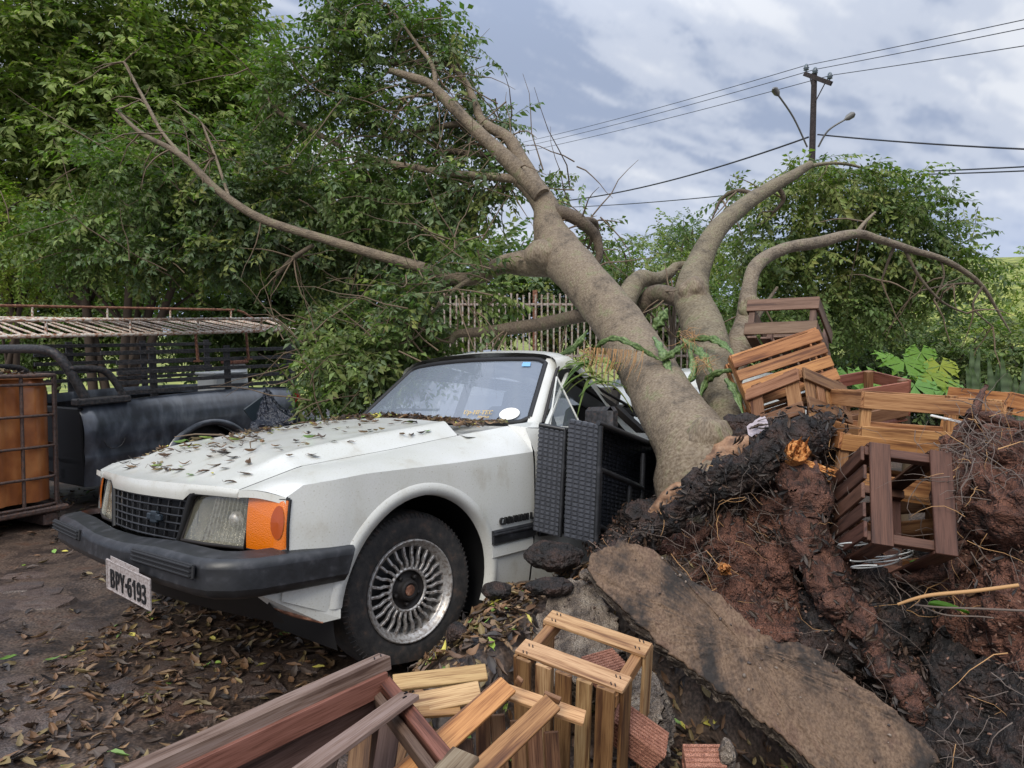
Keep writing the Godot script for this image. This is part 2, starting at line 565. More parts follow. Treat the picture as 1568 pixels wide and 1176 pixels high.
func build_ground():
	gn.seed = 2
	gn.frequency = 0.5
	gn.fractal_octaves = 4
	var mb := MB.new()
	# one sheet: fine near the camera, reaching the horizon
	var map := func(t: float) -> float:
		return signf(t) * (absf(t) * 4.2 + pow(absf(t), 9.0) * 420.0)
	mb.grid(260, 260, func(u, w):
		var x: float = map.call(u * 2.0 - 1.0)
		var z: float = -2.6 + map.call(w * 2.0 - 1.0)
		var far := Vector2(x, z).length()
		return Vector3(x, height(x, z) - 0.5 * smoothstep(30.0, 200.0, far), z), true)
	structure("ground", mb, M("mud"))

func build_paving():
	# worn flat stones set in the mud on the left, each with its own outline
	var g: Node3D = get_node("ground")
	var tones := [Color(0.95, 0.9, 0.86), Color(0.82, 0.80, 0.80), Color(1.12, 0.9, 0.78), Color(0.88, 0.84, 0.82)]
	var k := 0
	for i in 15:
		for j in 10:
			var x := -3.3 + i * 0.22 + (0.11 if j % 2 else 0.0) + rng.randf_range(-0.06, 0.06)
			var z := -1.85 - j * 0.23 + rng.randf_range(-0.06, 0.06)
			if rng.randf() < 0.45 or x > -0.5 + (z + 2.5) * 0.1:
				continue
			var r := rng.randf_range(0.085, 0.15)
			var mb := MB.new()
			mb.col = tones[rng.randi() % 4] * rng.randf_range(0.75, 1.05)
			var sides := rng.randi_range(6, 8)
			var base := height(x, z)
			var tilt := Vector2(rng.randf_range(-0.03, 0.03), rng.randf_range(-0.03, 0.03))
			var top := []
			var rim := []
			for s in sides:
				var a := TAU * (s + rng.randf_range(-0.25, 0.25)) / sides
				var rr := r * rng.randf_range(0.78, 1.15)
				var p := Vector3(x + cos(a) * rr * 1.25, 0, z + sin(a) * rr * 0.95)
				p.y = base + 0.004 + tilt.x * (p.x - x) + tilt.y * (p.z - z)
				top.append(p.lerp(Vector3(x, base + 0.007, z), 0.14))
				rim.append(Vector3(p.x, p.y - 0.035, p.z))
			for s in sides:
				var t := (s + 1) % sides
				mb.tri(Vector3(x, base + 0.009, z), top[t], top[s])
				mb.quad(top[s], top[t], rim[t], rim[s])
			obj("paving_stone", mb, M("paving"), g)
			k += 1

# ---------------------------------------------------------------- foliage
var sprays := {}

# a twig with alternate leaves, about 0.4 long, growing along +x
func spray(kind: String, seed_: int, leaf: float, slim: float, count: int, length: float, droop: float) -> ArrayMesh:
	var key := "%s%d" % [kind, seed_]
	if sprays.has(key):
		return sprays[key]
	var r := RandomNumberGenerator.new()
	r.seed = seed_ * 77 + 5
	var mb := MB.new()
	mb.col = Color(0.75, 0.55, 0.9)
	var pts := []
	var tip := Vector3.ZERO
	var dir := Vector3.RIGHT
	var where := [tip]
	for k in 5:
		dir = (dir + Vector3(0, -droop * 0.22, 0) + Vector3(r.randf_range(-0.15, 0.15), r.randf_range(-0.1, 0.1), r.randf_range(-0.2, 0.2))).normalized()
		tip += dir * length / 5.0
		where.append(tip)
	for k in 6:
		pts.append([where[k].x, where[k].y, where[k].z, 0.0035 * (1.0 - k / 7.0)])
	mb.col = Color(1.3, 0.8, 1.0)
	mb.tube(pts, 3, false)
	for k in count:
		var t := (k + 0.6) / count * 5.0
		var i := mini(int(t), 4)
		var p: Vector3 = where[i].lerp(where[i + 1], t - i)
		var along: Vector3 = (where[i + 1] - where[i]).normalized()
		var sgn := 1.0 if k % 2 else -1.0
		var out := (along * r.randf_range(0.3, 0.9) + Vector3(0, r.randf_range(-0.5, 0.35) - droop * 0.6, 0) + along.cross(Vector3.UP).normalized() * sgn * r.randf_range(0.5, 1.0)).normalized()
		var l := leaf * r.randf_range(0.7, 1.15)
		var w := l * slim * r.randf_range(0.85, 1.1)
		var side := out.cross(Vector3(r.randf_range(-0.7, 0.7), 1.0, r.randf_range(-0.7, 0.7))).normalized()
		var nrm := side.cross(out).normalized()
		var b := p + out * l * 0.12
		var m := b + out * l * 0.45 - nrm * l * 0.05
		var e := b + out * l - nrm * l * r.randf_range(0.10, 0.35)
		var lf := b + out * l * 0.42 + side * w * 0.5 + nrm * l * 0.05
		var rt := b + out * l * 0.42 - side * w * 0.5 + nrm * l * 0.05
		var v := r.randf_range(0.65, 1.3)
		mb.col = Color(v * r.randf_range(0.85, 1.2), v, v * r.randf_range(0.8, 1.1))
		mb.tri(b, m, lf); mb.tri(b, rt, m); mb.tri(lf, m, e); mb.tri(m, rt, e)
	sprays[key] = mb.mesh()
	return sprays[key]

# blobs: [x, y, z, rx, ry, rz, share, tone]; sprays scattered through each, thinned by noise so that gaps and clumps form
func foliage(parent: Node, called: String, kind: Array, blobs: Array, density: float, tones: Array, seed_: int, gap := -0.25, size := 1.0, hang := 0.1):
	var r := RandomNumberGenerator.new()
	r.seed = seed_
	var nz := noise(seed_, 1.3 / size, 3)
	var lists := [[], [], []]
	for b in blobs:
		var c := Vector3(b[0], b[1], b[2])
		var rad := Vector3(b[3], b[4], b[5])
		var n := int(density * b[6] * PI * rad.x * rad.y)
		for k in n:
			var d := Vector3(r.randfn(), r.randfn(), r.randfn()).normalized() * pow(r.randf(), 0.42)
			var p := c + d * rad
			if nz.get_noise_3dv(p) < gap + 0.25 * (d.length() - 0.6):
				continue
			var out := (d * 0.9 + Vector3(r.randf_range(-0.8, 0.8), r.randf_range(-0.5, 0.5) - hang, r.randf_range(-0.8, 0.8))).normalized()
			var x := out
			var z := x.cross(Vector3(r.randf_range(-0.3, 0.3), 1, r.randf_range(-0.3, 0.3))).normalized()
			var y := z.cross(x)
			var s := size * r.randf_range(0.7, 1.25)
			var tone: Color = tones[(int(b[7]) + (1 if r.randf() < 0.25 else 0)) % tones.size()]
			var v := r.randf_range(0.75, 1.25) * (1.0 + 0.5 * nz.get_noise_3dv(p * 1.7 + Vector3(9, 3, 1)))
			lists[k % 3].append([Transform3D(Basis(x * s, y * s, z * s), p - x * s * 0.2), Color(tone.r * v, tone.g * v, tone.b * v)])
	for i in 3:
		var mm := MultiMesh.new()
		mm.transform_format = MultiMesh.TRANSFORM_3D
		mm.use_colors = true
		mm.mesh = spray(kind[0], kind[1] + i, kind[2], kind[3], kind[4], kind[5], kind[6])
		mm.instance_count = lists[i].size()
		for k in lists[i].size():
			mm.set_instance_transform(k, lists[i][k][0])
			mm.set_instance_color(k, lists[i][k][1])
		var o := MultiMeshInstance3D.new()
		o.name = called
		o.multimesh = mm
		o.material_override = M("leaf")
		o.set_meta("kind", "stuff")
		parent.add_child(o, true)

const FICUS := ["ficus", 1, 0.064, 0.55, 17, 0.38, 0.30]
const BROAD := ["broad", 11, 0.095, 0.46, 15, 0.46, 0.2]
const FINE := ["fine", 21, 0.06, 0.48, 18, 0.42, 0.3]

var greens := [Color(0.140, 0.200, 0.068), Color(0.215, 0.275, 0.090), Color(0.155, 0.210, 0.105), Color(0.260, 0.300, 0.095)]
var light_greens := [Color(0.225, 0.285, 0.085), Color(0.260, 0.310, 0.090), Color(0.180, 0.235, 0.080)]
var yellows := [Color(0.190, 0.270, 0.035), Color(0.270, 0.320, 0.050), Color(0.150, 0.220, 0.035)]

func sub(called: String, parent: Node) -> Node3D:
	var o := Node3D.new()
	o.name = called
	parent.add_child(o, true)
	return o

# a standing tree or shrub: leaning stems from the ground into a crown of blobs
func tree(called: String, label: String, category: String, foot: Vector3, blobs: Array, kind: Array, density: float, tones: Array, seed_: int, gap: float, size: float, stem := 0.12, group := ""):
	var t := thing(called, label, category, Transform3D(), group)
	var tall := 0.0
	var r := RandomNumberGenerator.new()
	r.seed = seed_
	for b in blobs:
		var mb := MB.new()
		var c := Vector3(b[0], b[1], b[2])
		var f := foot + Vector3(r.randf_range(-0.3, 0.3), 0, r.randf_range(-0.2, 0.2))
		var m := f.lerp(c, 0.5) + Vector3(r.randf_range(-0.2, 0.2), 0.1, 0)
		mb.tube(smooth_path([[f.x, f.y - 0.1, f.z, stem], [m.x, m.y, m.z, stem * 0.7], [c.x, c.y, c.z, stem * 0.35], [c.x + r.randf_range(-0.4, 0.4), c.y + b[4] * 0.6, c.z, stem * 0.1]], 4), 8, false)
		for k in 5:
			var e := c + Vector3(r.randf_range(-0.8, 0.8) * b[3], r.randf_range(-0.4, 0.8) * b[4], r.randf_range(-0.6, 0.8) * b[5])
			mb.tube(smooth_path([[m.x, m.y, m.z, stem * 0.4], [lerpf(m.x, e.x, 0.5), lerpf(m.y, e.y, 0.6), lerpf(m.z, e.z, 0.5), stem * 0.25], [e.x, e.y, e.z, stem * 0.06]], 3), 5, false)
		obj("trunk", mb, M("bark_far"), t)
	foliage(t, "crown", kind, blobs, density, tones, seed_, gap, size)
	return t

func build_far():
	# sunlit grass slope beyond the yard on the right and left
	var mb := MB.new()
	mb.grid(40, 16, func(u, w): return Vector3(-60.0 + u * 150.0, -0.2 + w * 5.0 + 0.7 * sin(u * 9.0), -16.0 - w * 110.0), false)
	structure("grass_field", mb, M("grass_field"))
	mb = MB.new()
	mb.grid(40, 20, func(u, w):
		var x: float = 8.0 + u * 110.0
		return Vector3(x, -0.6 + 12.0 * pow(sin(PI * 0.5 * w), 1.3) * smoothstep(0.0, 0.35, u) + 0.5 * sin(x * 0.3 + w * 6.0), -22.0 - w * 60.0), false)
	structure("grass_slope", mb, M("grass_field"))

func build_trees():
	tree("tall_tree", "tall dense leafy tree standing behind the black pickup", "tree", Vector3(-5.4, 0, -9.6),
		[[-5.80, 5.37, -9.37, 1.98, 1.63, 1.30, 1.0, 1], [-6.36, 3.44, -9.50, 1.67, 1.14, 1.20, 1.0, 0], [-4.16, 5.55, -9.98, 1.01, 1.19, 1.00, 0.9, 1], [-4.91, 4.18, -9.13, 1.85, 1.26, 1.00, 1.0, 0], [-4.07, 3.93, -9.72, 1.53, 1.17, 1.00, 1.0, 0], [-4.98, 2.66, -9.87, 2.38, 0.50, 0.90, 0.9, 0]],
		BROAD, 240.0, light_greens, 101, -0.22, 1.15, 0.07)
	tree("yellow_green_shrub", "bright yellow-green shrub at the left edge above the rusty rack", "shrub", Vector3(-6.2, 0, -8.2),
		[[-5.57, 2.58, -7.66, 0.43, 0.64, 0.50, 1.0, 0], [-5.50, 1.96, -7.84, 0.36, 0.44, 0.50, 0.8, 1]], FINE, 170.0, yellows, 102, -0.3, 1.0, 0.05)
	tree("dark_tree", "dark leafy tree far behind the fallen trunk and the picket fence", "tree", Vector3(0.6, 0, -13.5),
		[[-1.06, 2.65, -13.57, 1.89, 1.14, 1.40, 1.0, 0], [-3.08, 3.53, -13.60, 2.14, 1.51, 1.40, 1.0, 0], [1.17, 2.35, -13.06, 1.34, 0.91, 1.00, 1.0, 2]], BROAD, 110.0, greens, 103, -0.35, 1.5, 0.18)
	tree("round_tree", "small rounded dark green tree far away, between the two trunks", "tree", Vector3(7.2, 1.0, -27.5),
		[[7.01, 5.83, -28.21, 1.52, 1.05, 1.50, 1.0, 0], [8.01, 4.99, -28.17, 1.83, 1.05, 1.50, 1.0, 0]], FINE, 26.0, greens, 104, -0.5, 2.6, 0.3)
	tree("olive_shrub", "loose olive-green shrub behind the crook of the leaning trunks", "shrub", Vector3(2.0, 0, -9.6),
		[[1.55, 2.39, -9.46, 0.75, 0.66, 0.70, 0.8, 1], [2.44, 2.58, -10.26, 0.76, 0.57, 0.70, 0.8, 3]], FICUS, 150.0, greens, 105, -0.22, 1.0, 0.05)
	tree("edge_tree", "feathery yellow-green tree at the right edge of the yard", "tree", Vector3(8.3, 0, -10.2),
		[[7.86, 2.23, -10.55, 0.59, 0.69, 0.90, 0.7, 0], [7.33, 1.60, -10.82, 0.71, 0.40, 0.80, 0.6, 0]], FINE, 150.0, yellows, 106, -0.2, 1.1, 0.08)
	var spots := [[3.26, 1.40, -8.62, 0.88, 0.88, 0.90, 1.0, 0], [4.18, 1.31, -8.21, 1.00, 0.77, 0.90, 1.0, 2], [4.80, 1.09, -7.60, 0.85, 0.67, 0.90, 1.0, 0], [5.29, 0.96, -7.20, 0.61, 0.74, 0.80, 1.0, 1]]
	var says := ["bushy green shrub behind the top wooden crate", "bushy dark shrub behind the bright papaya leaves", "bushy shrub behind the snake plants, right of the papaya", "bushy shrub cut by the right edge, behind the farthest crate"]
	for i in 4:
		var b = spots[i]
		tree("shrub", says[i], "shrub", Vector3(b[0], 0.3, b[2]), [b, [b[0] + 0.4, b[1] - 0.5, b[2] + 0.2, b[3] * 0.9, b[4] * 0.8, b[5], 1.0, 2]], FICUS, 230.0, greens, 110 + i, -0.35, 0.95, 0.05, "shrubs along the right of the yard")
	var back := [[-8.80, 1.87, -13.04, 2.31, 1.03, 1.00, 1.0, 0], [-4.99, 1.85, -12.64, 2.24, 1.00, 1.00, 1.0, 0], [-1.96, 1.50, -12.82, 1.79, 0.84, 1.00, 1.0, 2], [2.83, 1.64, -13.43, 1.88, 1.00, 1.00, 1.0, 0]]
	var told := ["dark hedge bush behind the pickup, at the left edge", "dark hedge bush behind the pickup's stake rails", "dark hedge bush behind the leaves beside the windscreen", "dark hedge bush behind the picket fence and trunks"]
	for i in 4:
		var b = back[i]
		tree("hedge_bush", told[i], "bush", Vector3(b[0], 0, b[2]), [b, [b[0] + 0.6, b[1] + 0.35, b[2] - 0.3, b[3] * 0.9, b[4] * 1.1, b[5], 0.8, 0]], FICUS, 120.0, greens, 120 + i, -0.3, 1.7, 0.06, "hedge behind the yard")

# ---------------------------------------------------------------- the fallen tree
func limb(parent: Node, called: String, path: Array, sides: int, rough: float, nz: FastNoiseLite, tint: Color, per := 6):
	var mb := MB.new()
	mb.col = tint
	mb.tube(smooth_path(path, per), sides, true, rough, nz)
	return obj(called, mb, M("bark"), parent)

func build_fallen_tree():
	var t := thing("fallen_tree", "fallen grey-barked tree with three leaning trunks, lying across the white car", "tree")
	var nz := noise(61, 0.5, 3)
	var W := Color(1, 0.98, 0.95)
	var G := Color(0.92, 0.95, 0.88)
	var D := Color(0.55, 0.52, 0.5)
	limb(t, "trunk", [[0.968, 0.415, -2.921, 0.2206], [0.858, 0.630, -3.030, 0.2394], [0.830, 0.768, -3.135, 0.1825], [0.782, 0.917, -3.391, 0.1589], [0.736, 1.105, -3.749, 0.1542], [0.640, 1.382, -4.161, 0.1474], [0.471, 1.675, -4.523, 0.1472], [0.332, 1.904, -4.832, 0.1570], [0.268, 2.092, -4.990, 0.1157], [0.245, 2.270, -5.097, 0.0944], [0.162, 2.414, -5.153, 0.0858], [0.067, 2.523, -5.207, 0.0818]], 28, 0.06, nz, W, 9)
	limb(t, "trunk", [[1.181, 0.450, -3.122, 0.1295], [1.129, 0.661, -3.281, 0.1234], [1.093, 0.857, -3.489, 0.1112], [1.108, 1.111, -3.800, 0.1101], [1.119, 1.372, -4.110, 0.1226], [1.105, 1.589, -4.319, 0.1045], [1.211, 1.809, -4.528, 0.0799], [1.388, 2.056, -4.738, 0.0659], [1.687, 2.297, -5.048, 0.0561], [1.949, 2.463, -5.255, 0.0486], [2.155, 2.584, -5.410, 0.0400], [2.344, 2.705, -5.565, 0.0308]], 24, 0.06, nz, G, 8)
	limb(t, "trunk", [[1.222, 1.034, -3.947, 0.0664], [1.310, 1.238, -4.055, 0.0795], [1.396, 1.413, -4.162, 0.0659], [1.438, 1.597, -4.269, 0.0477], [1.529, 1.769, -4.376, 0.0447], [1.750, 1.889, -4.531, 0.0379], [2.047, 1.956, -4.684, 0.0391], [2.360, 2.038, -4.838, 0.0314], [2.592, 2.010, -4.937, 0.0275], [2.879, 1.952, -5.034, 0.0234], [3.174, 1.891, -5.132, 0.0214], [3.480, 1.739, -5.226, 0.0156], [3.695, 1.522, -5.317, 0.0089], [3.784, 1.373, -5.311, 0.0040]], 18, 0.10, nz, Color(1.15, 1.15, 1.15), 7)
	for q in [[Vector3(0.850, 0.791, -3.006), Vector3(0.13, 0.15, 0.12)], [Vector3(0.226, 1.879, -4.781), Vector3(0.16, 0.12, 0.14)], [Vector3(0.770, 0.869, -3.209), Vector3(0.08, 0.12, 0.08)], [Vector3(1.402, 1.489, -4.135), Vector3(0.06, 0.07, 0.06)], [Vector3(1.099, 1.565, -4.218), Vector3(0.11, 0.10, 0.10)], [Vector3(1.035, 0.767, -3.185), Vector3(0.14, 0.14, 0.12)]]:
		var kb := MB.new()
		kb.col = W
		kb.lump(q[0], q[1] * 0.92, 36, 24, nz, 0.03)
		obj("burr", kb, M("bark"), t)
	# limbs of the left trunk
	var limbs := [
		[W, [[0.293, 1.843, -4.780, 0.1145], [0.141, 1.848, -4.880, 0.1015], [-0.065, 1.854, -5.030, 0.0682], [-0.326, 1.752, -5.076, 0.0486], [-0.686, 1.852, -5.130, 0.0410], [-1.078, 1.969, -5.185, 0.0371], [-1.477, 2.093, -5.240, 0.0335], [-1.866, 2.220, -5.245, 0.0316], [-2.182, 2.424, -5.253, 0.0292], [-2.391, 2.632, -5.262, 0.0253], [-2.561, 2.754, -5.317, 0.0211], [-2.818, 2.893, -5.372, 0.0168], [-3.030, 3.083, -5.430, 0.0105]]],
		[W, [[0.215, 2.344, -5.050, 0.0645], [0.052, 2.548, -5.158, 0.0658], [-0.204, 2.817, -5.269, 0.0501], [-0.466, 3.105, -5.381, 0.0426], [-0.620, 3.273, -5.438, 0.0345], [-0.777, 3.353, -5.491, 0.0303], [-0.956, 3.444, -5.595, 0.0221]]],
		[W, [[0.179, 2.403, -5.102, 0.0651], [0.067, 2.643, -5.212, 0.0539], [-0.029, 2.833, -5.320, 0.0466], [-0.220, 2.984, -5.426, 0.0385], [-0.283, 3.152, -5.483, 0.0283], [-0.360, 3.342, -5.591, 0.0267], [-0.467, 3.486, -5.646, 0.0223], [-0.628, 3.564, -5.700, 0.0178]]],
		[W, [[0.052, 2.486, -5.156, 0.0367], [-0.067, 2.513, -5.207, 0.0313], [-0.416, 2.581, -5.360, 0.0277], [-0.835, 2.681, -5.514, 0.0239], [-1.203, 2.791, -5.618, 0.0202]]],
		[W, [[-1.406, 2.909, -5.773, 0.0208], [-1.687, 3.079, -5.830, 0.0210], [-1.951, 3.231, -5.886, 0.0184], [-2.016, 3.339, -5.891, 0.0092], [-1.935, 3.494, -5.947, 0.0071]]],
		[D, [[0.285, 2.241, -5.046, 0.0523], [0.407, 2.194, -4.994, 0.0476], [0.504, 2.138, -4.992, 0.0439], [0.598, 2.054, -5.038, 0.0360], [0.626, 1.933, -5.033, 0.0280], [0.598, 1.830, -5.029, 0.0159]]],
		[D, [[0.504, 2.161, -4.993, 0.0241], [0.595, 2.167, -5.093, 0.0245], [0.620, 2.100, -5.140, 0.0162]]],
		[D, [[0.498, 1.467, -4.414, 0.0493], [0.366, 1.446, -4.564, 0.0438], [0.202, 1.415, -4.712, 0.0452], [-0.018, 1.388, -4.811, 0.0426], [-0.224, 1.369, -4.911, 0.0353], [-0.393, 1.354, -5.010, 0.0280], [-0.439, 1.293, -5.008, 0.0201]]],
		[G, [[0.659, 1.418, -4.262, 0.0616], [0.732, 1.582, -4.419, 0.0670], [0.824, 1.692, -4.523, 0.0614], [0.946, 1.703, -4.624, 0.0443], [1.059, 1.757, -4.726, 0.0378], [1.119, 1.808, -4.778, 0.0306], [1.238, 1.828, -4.829, 0.0233]]],
		[D, [[1.096, 1.498, -4.265, 0.0512], [0.980, 1.578, -4.369, 0.0561], [0.898, 1.586, -4.469, 0.0607], [0.845, 1.515, -4.516, 0.0471], [0.821, 1.415, -4.612, 0.0331]]],
		[D, [[-0.218, 2.927, -5.374, 0.0213], [-0.424, 2.990, -5.476, 0.0237], [-0.663, 2.972, -5.576, 0.0221], [-0.911, 2.931, -5.674, 0.0136]]],
		[D, [[-0.044, 2.681, -5.264, 0.0209], [-0.323, 2.763, -5.467, 0.0217], [-0.535, 2.808, -5.569, 0.0175], [-0.663, 2.766, -5.567, 0.0087]]],
		[W, [[-0.580, 3.233, -5.436, 0.0215], [-0.616, 3.444, -5.495, 0.0172], [-0.740, 3.640, -5.602, 0.0134], [-0.884, 3.867, -5.712, 0.0110], [-1.023, 4.074, -5.820, 0.0075]]],
		[D, [[-0.675, 3.553, -5.699, 0.0178], [-0.997, 3.621, -5.902, 0.0163], [-1.318, 3.696, -6.005, 0.0187], [-1.566, 3.652, -6.003, 0.0215], [-1.705, 3.648, -6.103, 0.0191]]],
		[W, [[-0.600, 3.198, -5.435, 0.0130], [-0.843, 3.229, -5.586, 0.0108], [-1.120, 3.161, -5.683, 0.0068]]],
		[W, [[-2.401, 2.632, -5.262, 0.0146], [-2.645, 2.883, -5.372, 0.0129], [-2.795, 3.123, -5.432, 0.0130], [-2.998, 3.469, -5.496, 0.0086]]],
		[W, [[-2.109, 2.390, -5.252, 0.0126], [-2.249, 2.710, -5.365, 0.0104], [-2.392, 2.990, -5.476, 0.0066]]],
		[D, [[-0.432, 2.510, -5.557, 0.0221], [-0.222, 2.435, -5.454, 0.0262], [-0.020, 2.475, -5.305, 0.0211]]],
		[D, [[-1.492, 2.033, -5.288, 0.0167], [-1.654, 1.942, -5.334, 0.0193], [-1.812, 1.830, -5.430, 0.0172]]],
		[D, [[-0.448, 1.748, -5.126, 0.0329], [-0.700, 1.637, -5.222, 0.0374], [-0.911, 1.522, -5.317, 0.0258], [-1.060, 1.423, -5.313, 0.0129]]],
		[W, [[-0.206, 1.784, -5.027, 0.0201], [-0.389, 1.685, -4.974, 0.0157], [-0.568, 1.497, -4.916, 0.0119], [-0.705, 1.314, -4.909, 0.0078], [-1.163, 1.177, -4.903, 0.0060]]],
		# limbs of the middle and right trunks
		[G, [[2.303, 2.684, -5.564, 0.0175], [2.544, 2.743, -5.667, 0.0136], [2.775, 2.754, -5.767, 0.0112], [3.041, 2.717, -5.866, 0.0070]]],
		[D, [[1.816, 2.367, -5.151, 0.0162], [1.681, 2.429, -5.254, 0.0146], [1.590, 2.388, -5.352, 0.0129], [1.540, 2.289, -5.348, 0.0084]]],
		[D, [[1.973, 2.463, -5.255, 0.0209], [2.041, 2.377, -5.302, 0.0167], [1.986, 2.289, -5.348, 0.0129]]],
		[D, [[1.364, 1.296, -4.107, 0.0165], [1.551, 1.501, -4.316, 0.0137], [1.670, 1.631, -4.421, 0.0086]]],
		[W, [[2.360, 2.038, -4.838, 0.0153], [2.477, 2.138, -4.942, 0.0119], [2.598, 2.227, -5.045, 0.0079]]],
		[D, [[2.711, 1.981, -4.985, 0.0120], [2.692, 1.877, -5.031, 0.0098], [2.671, 1.742, -5.076, 0.0061]]],
		[D, [[2.808, 1.970, -5.035, 0.0121], [2.902, 1.784, -5.027, 0.0098], [3.065, 1.597, -5.020, 0.0079], [3.252, 1.503, -5.016, 0.0051]]],
		[D, [[3.127, 1.905, -5.132, 0.0081], [3.151, 1.772, -5.127, 0.0067], [3.079, 1.605, -5.120, 0.0043]]],
		[D, [[3.480, 1.739, -5.226, 0.0083], [3.285, 1.734, -5.226, 0.0073], [3.042, 1.686, -5.224, 0.0058]]],
		[D, [[3.504, 1.720, -5.225, 0.0102], [3.431, 1.564, -5.219, 0.0073], [3.577, 1.419, -5.213, 0.0044]]],
	]
	for q in limbs:
		limb(t, "limb", q[1], 12, 0.10, nz, q[0])
	# fine bare twigs thrown off the limbs
	var tw := MB.new()
	var r := RandomNumberGenerator.new()
	r.seed = 9
	for q in limbs:
		var path: Array = q[1]
		for k in (9 if path[path.size() - 1][0] < 1.0 else 3):
			var i := r.randi_range(1, path.size() - 1)
			var p := Vector3(path[i][0], path[i][1], path[i][2])
			var d := Vector3(r.randf_range(-1, 0.6), r.randf_range(-0.9, 0.45), r.randf_range(-0.6, 0.6)).normalized()
			var l := r.randf_range(0.2, 0.55)
			var pts := []
			for s in 6:
				pts.append([p.x, p.y, p.z, 0.0075 * (1.0 - s / 6.5)])
				d = (d + Vector3(r.randf_range(-0.3, 0.3), r.randf_range(-0.4, 0.15), r.randf_range(-0.3, 0.3))).normalized()
				p += d * l / 5.0
			tw.tube(pts, 4, false)
	# hanging leaves
	var left := [
		[-2.90, 2.53, -5.88, 0.98, 0.65, 0.50, 1.0, 0], [-1.95, 2.51, -5.78, 0.80, 0.59, 0.50, 1.0, 2], [-2.43, 2.00, -5.76, 1.07, 0.27, 0.45, 1.0, 2], [-3.69, 2.19, -6.26, 0.87, 0.35, 0.50, 0.9, 0],
		[-1.70, 3.34, -5.89, 0.60, 0.49, 0.50, 0.8, 0], [-1.00, 3.83, -5.91, 0.81, 0.34, 0.50, 0.75, 0], [-0.46, 3.61, -5.90, 0.34, 0.27, 0.40, 0.7, 2], [-0.98, 3.09, -5.78, 0.75, 0.43, 0.50, 0.75, 0], [-0.45, 3.09, -5.78, 0.37, 0.37, 0.40, 0.6, 2], [-1.24, 4.09, -6.02, 0.50, 0.28, 0.40, 0.8, 0],
		[-1.04, 2.46, -5.78, 0.80, 0.43, 0.50, 1.0, 0], [-0.32, 2.44, -5.45, 0.45, 0.40, 0.40, 0.8, 2], [-1.44, 1.99, -5.86, 0.87, 0.33, 0.40, 1.0, 2], [-0.43, 1.96, -4.98, 0.37, 0.14, 0.30, 0.45, 1], [-0.20, 1.61, -4.87, 0.23, 0.27, 0.25, 0.8, 1], [-0.66, 1.63, -4.92, 0.32, 0.18, 0.25, 1.0, 2],
		[-0.05, 3.07, -5.58, 0.13, 0.18, 0.20, 0.35, 2], [0.38, 2.51, -5.46, 0.21, 0.23, 0.20, 0.30, 2], [-0.07, 2.69, -5.46, 0.15, 0.15, 0.20, 0.4, 0],
		[-1.05, 1.15, -5.00, 0.47, 0.35, 0.45, 1.3, 1], [-0.69, 1.32, -5.11, 0.43, 0.33, 0.40, 1.2, 0], [-1.49, 1.49, -5.62, 0.39, 0.26, 0.40, 1.1, 1], [-1.23, 0.89, -4.99, 0.29, 0.16, 0.30, 1.2, 0], [-1.46, 1.12, -5.40, 0.20, 0.25, 0.30, 1.0, 2],
		[0.60, 2.07, -5.34, 0.15, 0.20, 0.25, 0.4, 0]]
	foliage(t, "leaves", FICUS, left, 390.0, greens, 201, -0.17, 0.9, 0.20)
	for b in left:
		for k in 7:
			var p := Vector3(b[0] + r.randf_range(-0.7, 0.7) * b[3], b[1] + r.randf_range(-0.7, 0.7) * b[4], b[2] + r.randf_range(0.2, 0.9) * b[5])
			var d := Vector3(r.randf_range(-1.2, 0.4), r.randf_range(-0.4, 0.8), r.randf_range(-0.3, 0.4)).normalized()
			var l := r.randf_range(0.3, 0.8)
			var pts := []
			for s in 6:
				pts.append([p.x, p.y, p.z, 0.006 * (1.0 - s / 6.5)])
				d = (d + Vector3(r.randf_range(-0.3, 0.3), r.randf_range(-0.35, 0.25), r.randf_range(-0.3, 0.3))).normalized()
				p += d * l / 5.0
			tw.tube(pts, 4, false)
	tag(obj("twigs", tw, M("twig"), t), "", "", "", "stuff")
	var right := [
		[2.73, 2.57, -6.06, 0.73, 0.34, 0.60, 1.2, 3], [3.29, 2.46, -6.06, 0.53, 0.38, 0.60, 1.15, 0], [3.74, 2.31, -6.15, 0.26, 0.31, 0.40, 0.6, 2], [3.04, 2.05, -6.34, 1.00, 0.44, 0.70, 1.2, 3], [3.63, 1.92, -6.23, 0.70, 0.36, 0.60, 1.1, 1], [1.96, 2.49, -5.96, 0.39, 0.18, 0.40, 0.35, 2], [2.29, 2.16, -6.24, 0.52, 0.41, 0.50, 0.8, 1], [2.80, 1.64, -6.32, 0.88, 0.41, 0.60, 1.0, 0], [2.67, 2.79, -6.07, 0.39, 0.14, 0.30, 0.5, 2], [1.65, 2.31, -6.45, 0.36, 0.15, 0.40, 0.3, 2]]
	foliage(t, "leaves", FICUS, right, 330.0, greens, 202, -0.24, 0.85, 0.30)

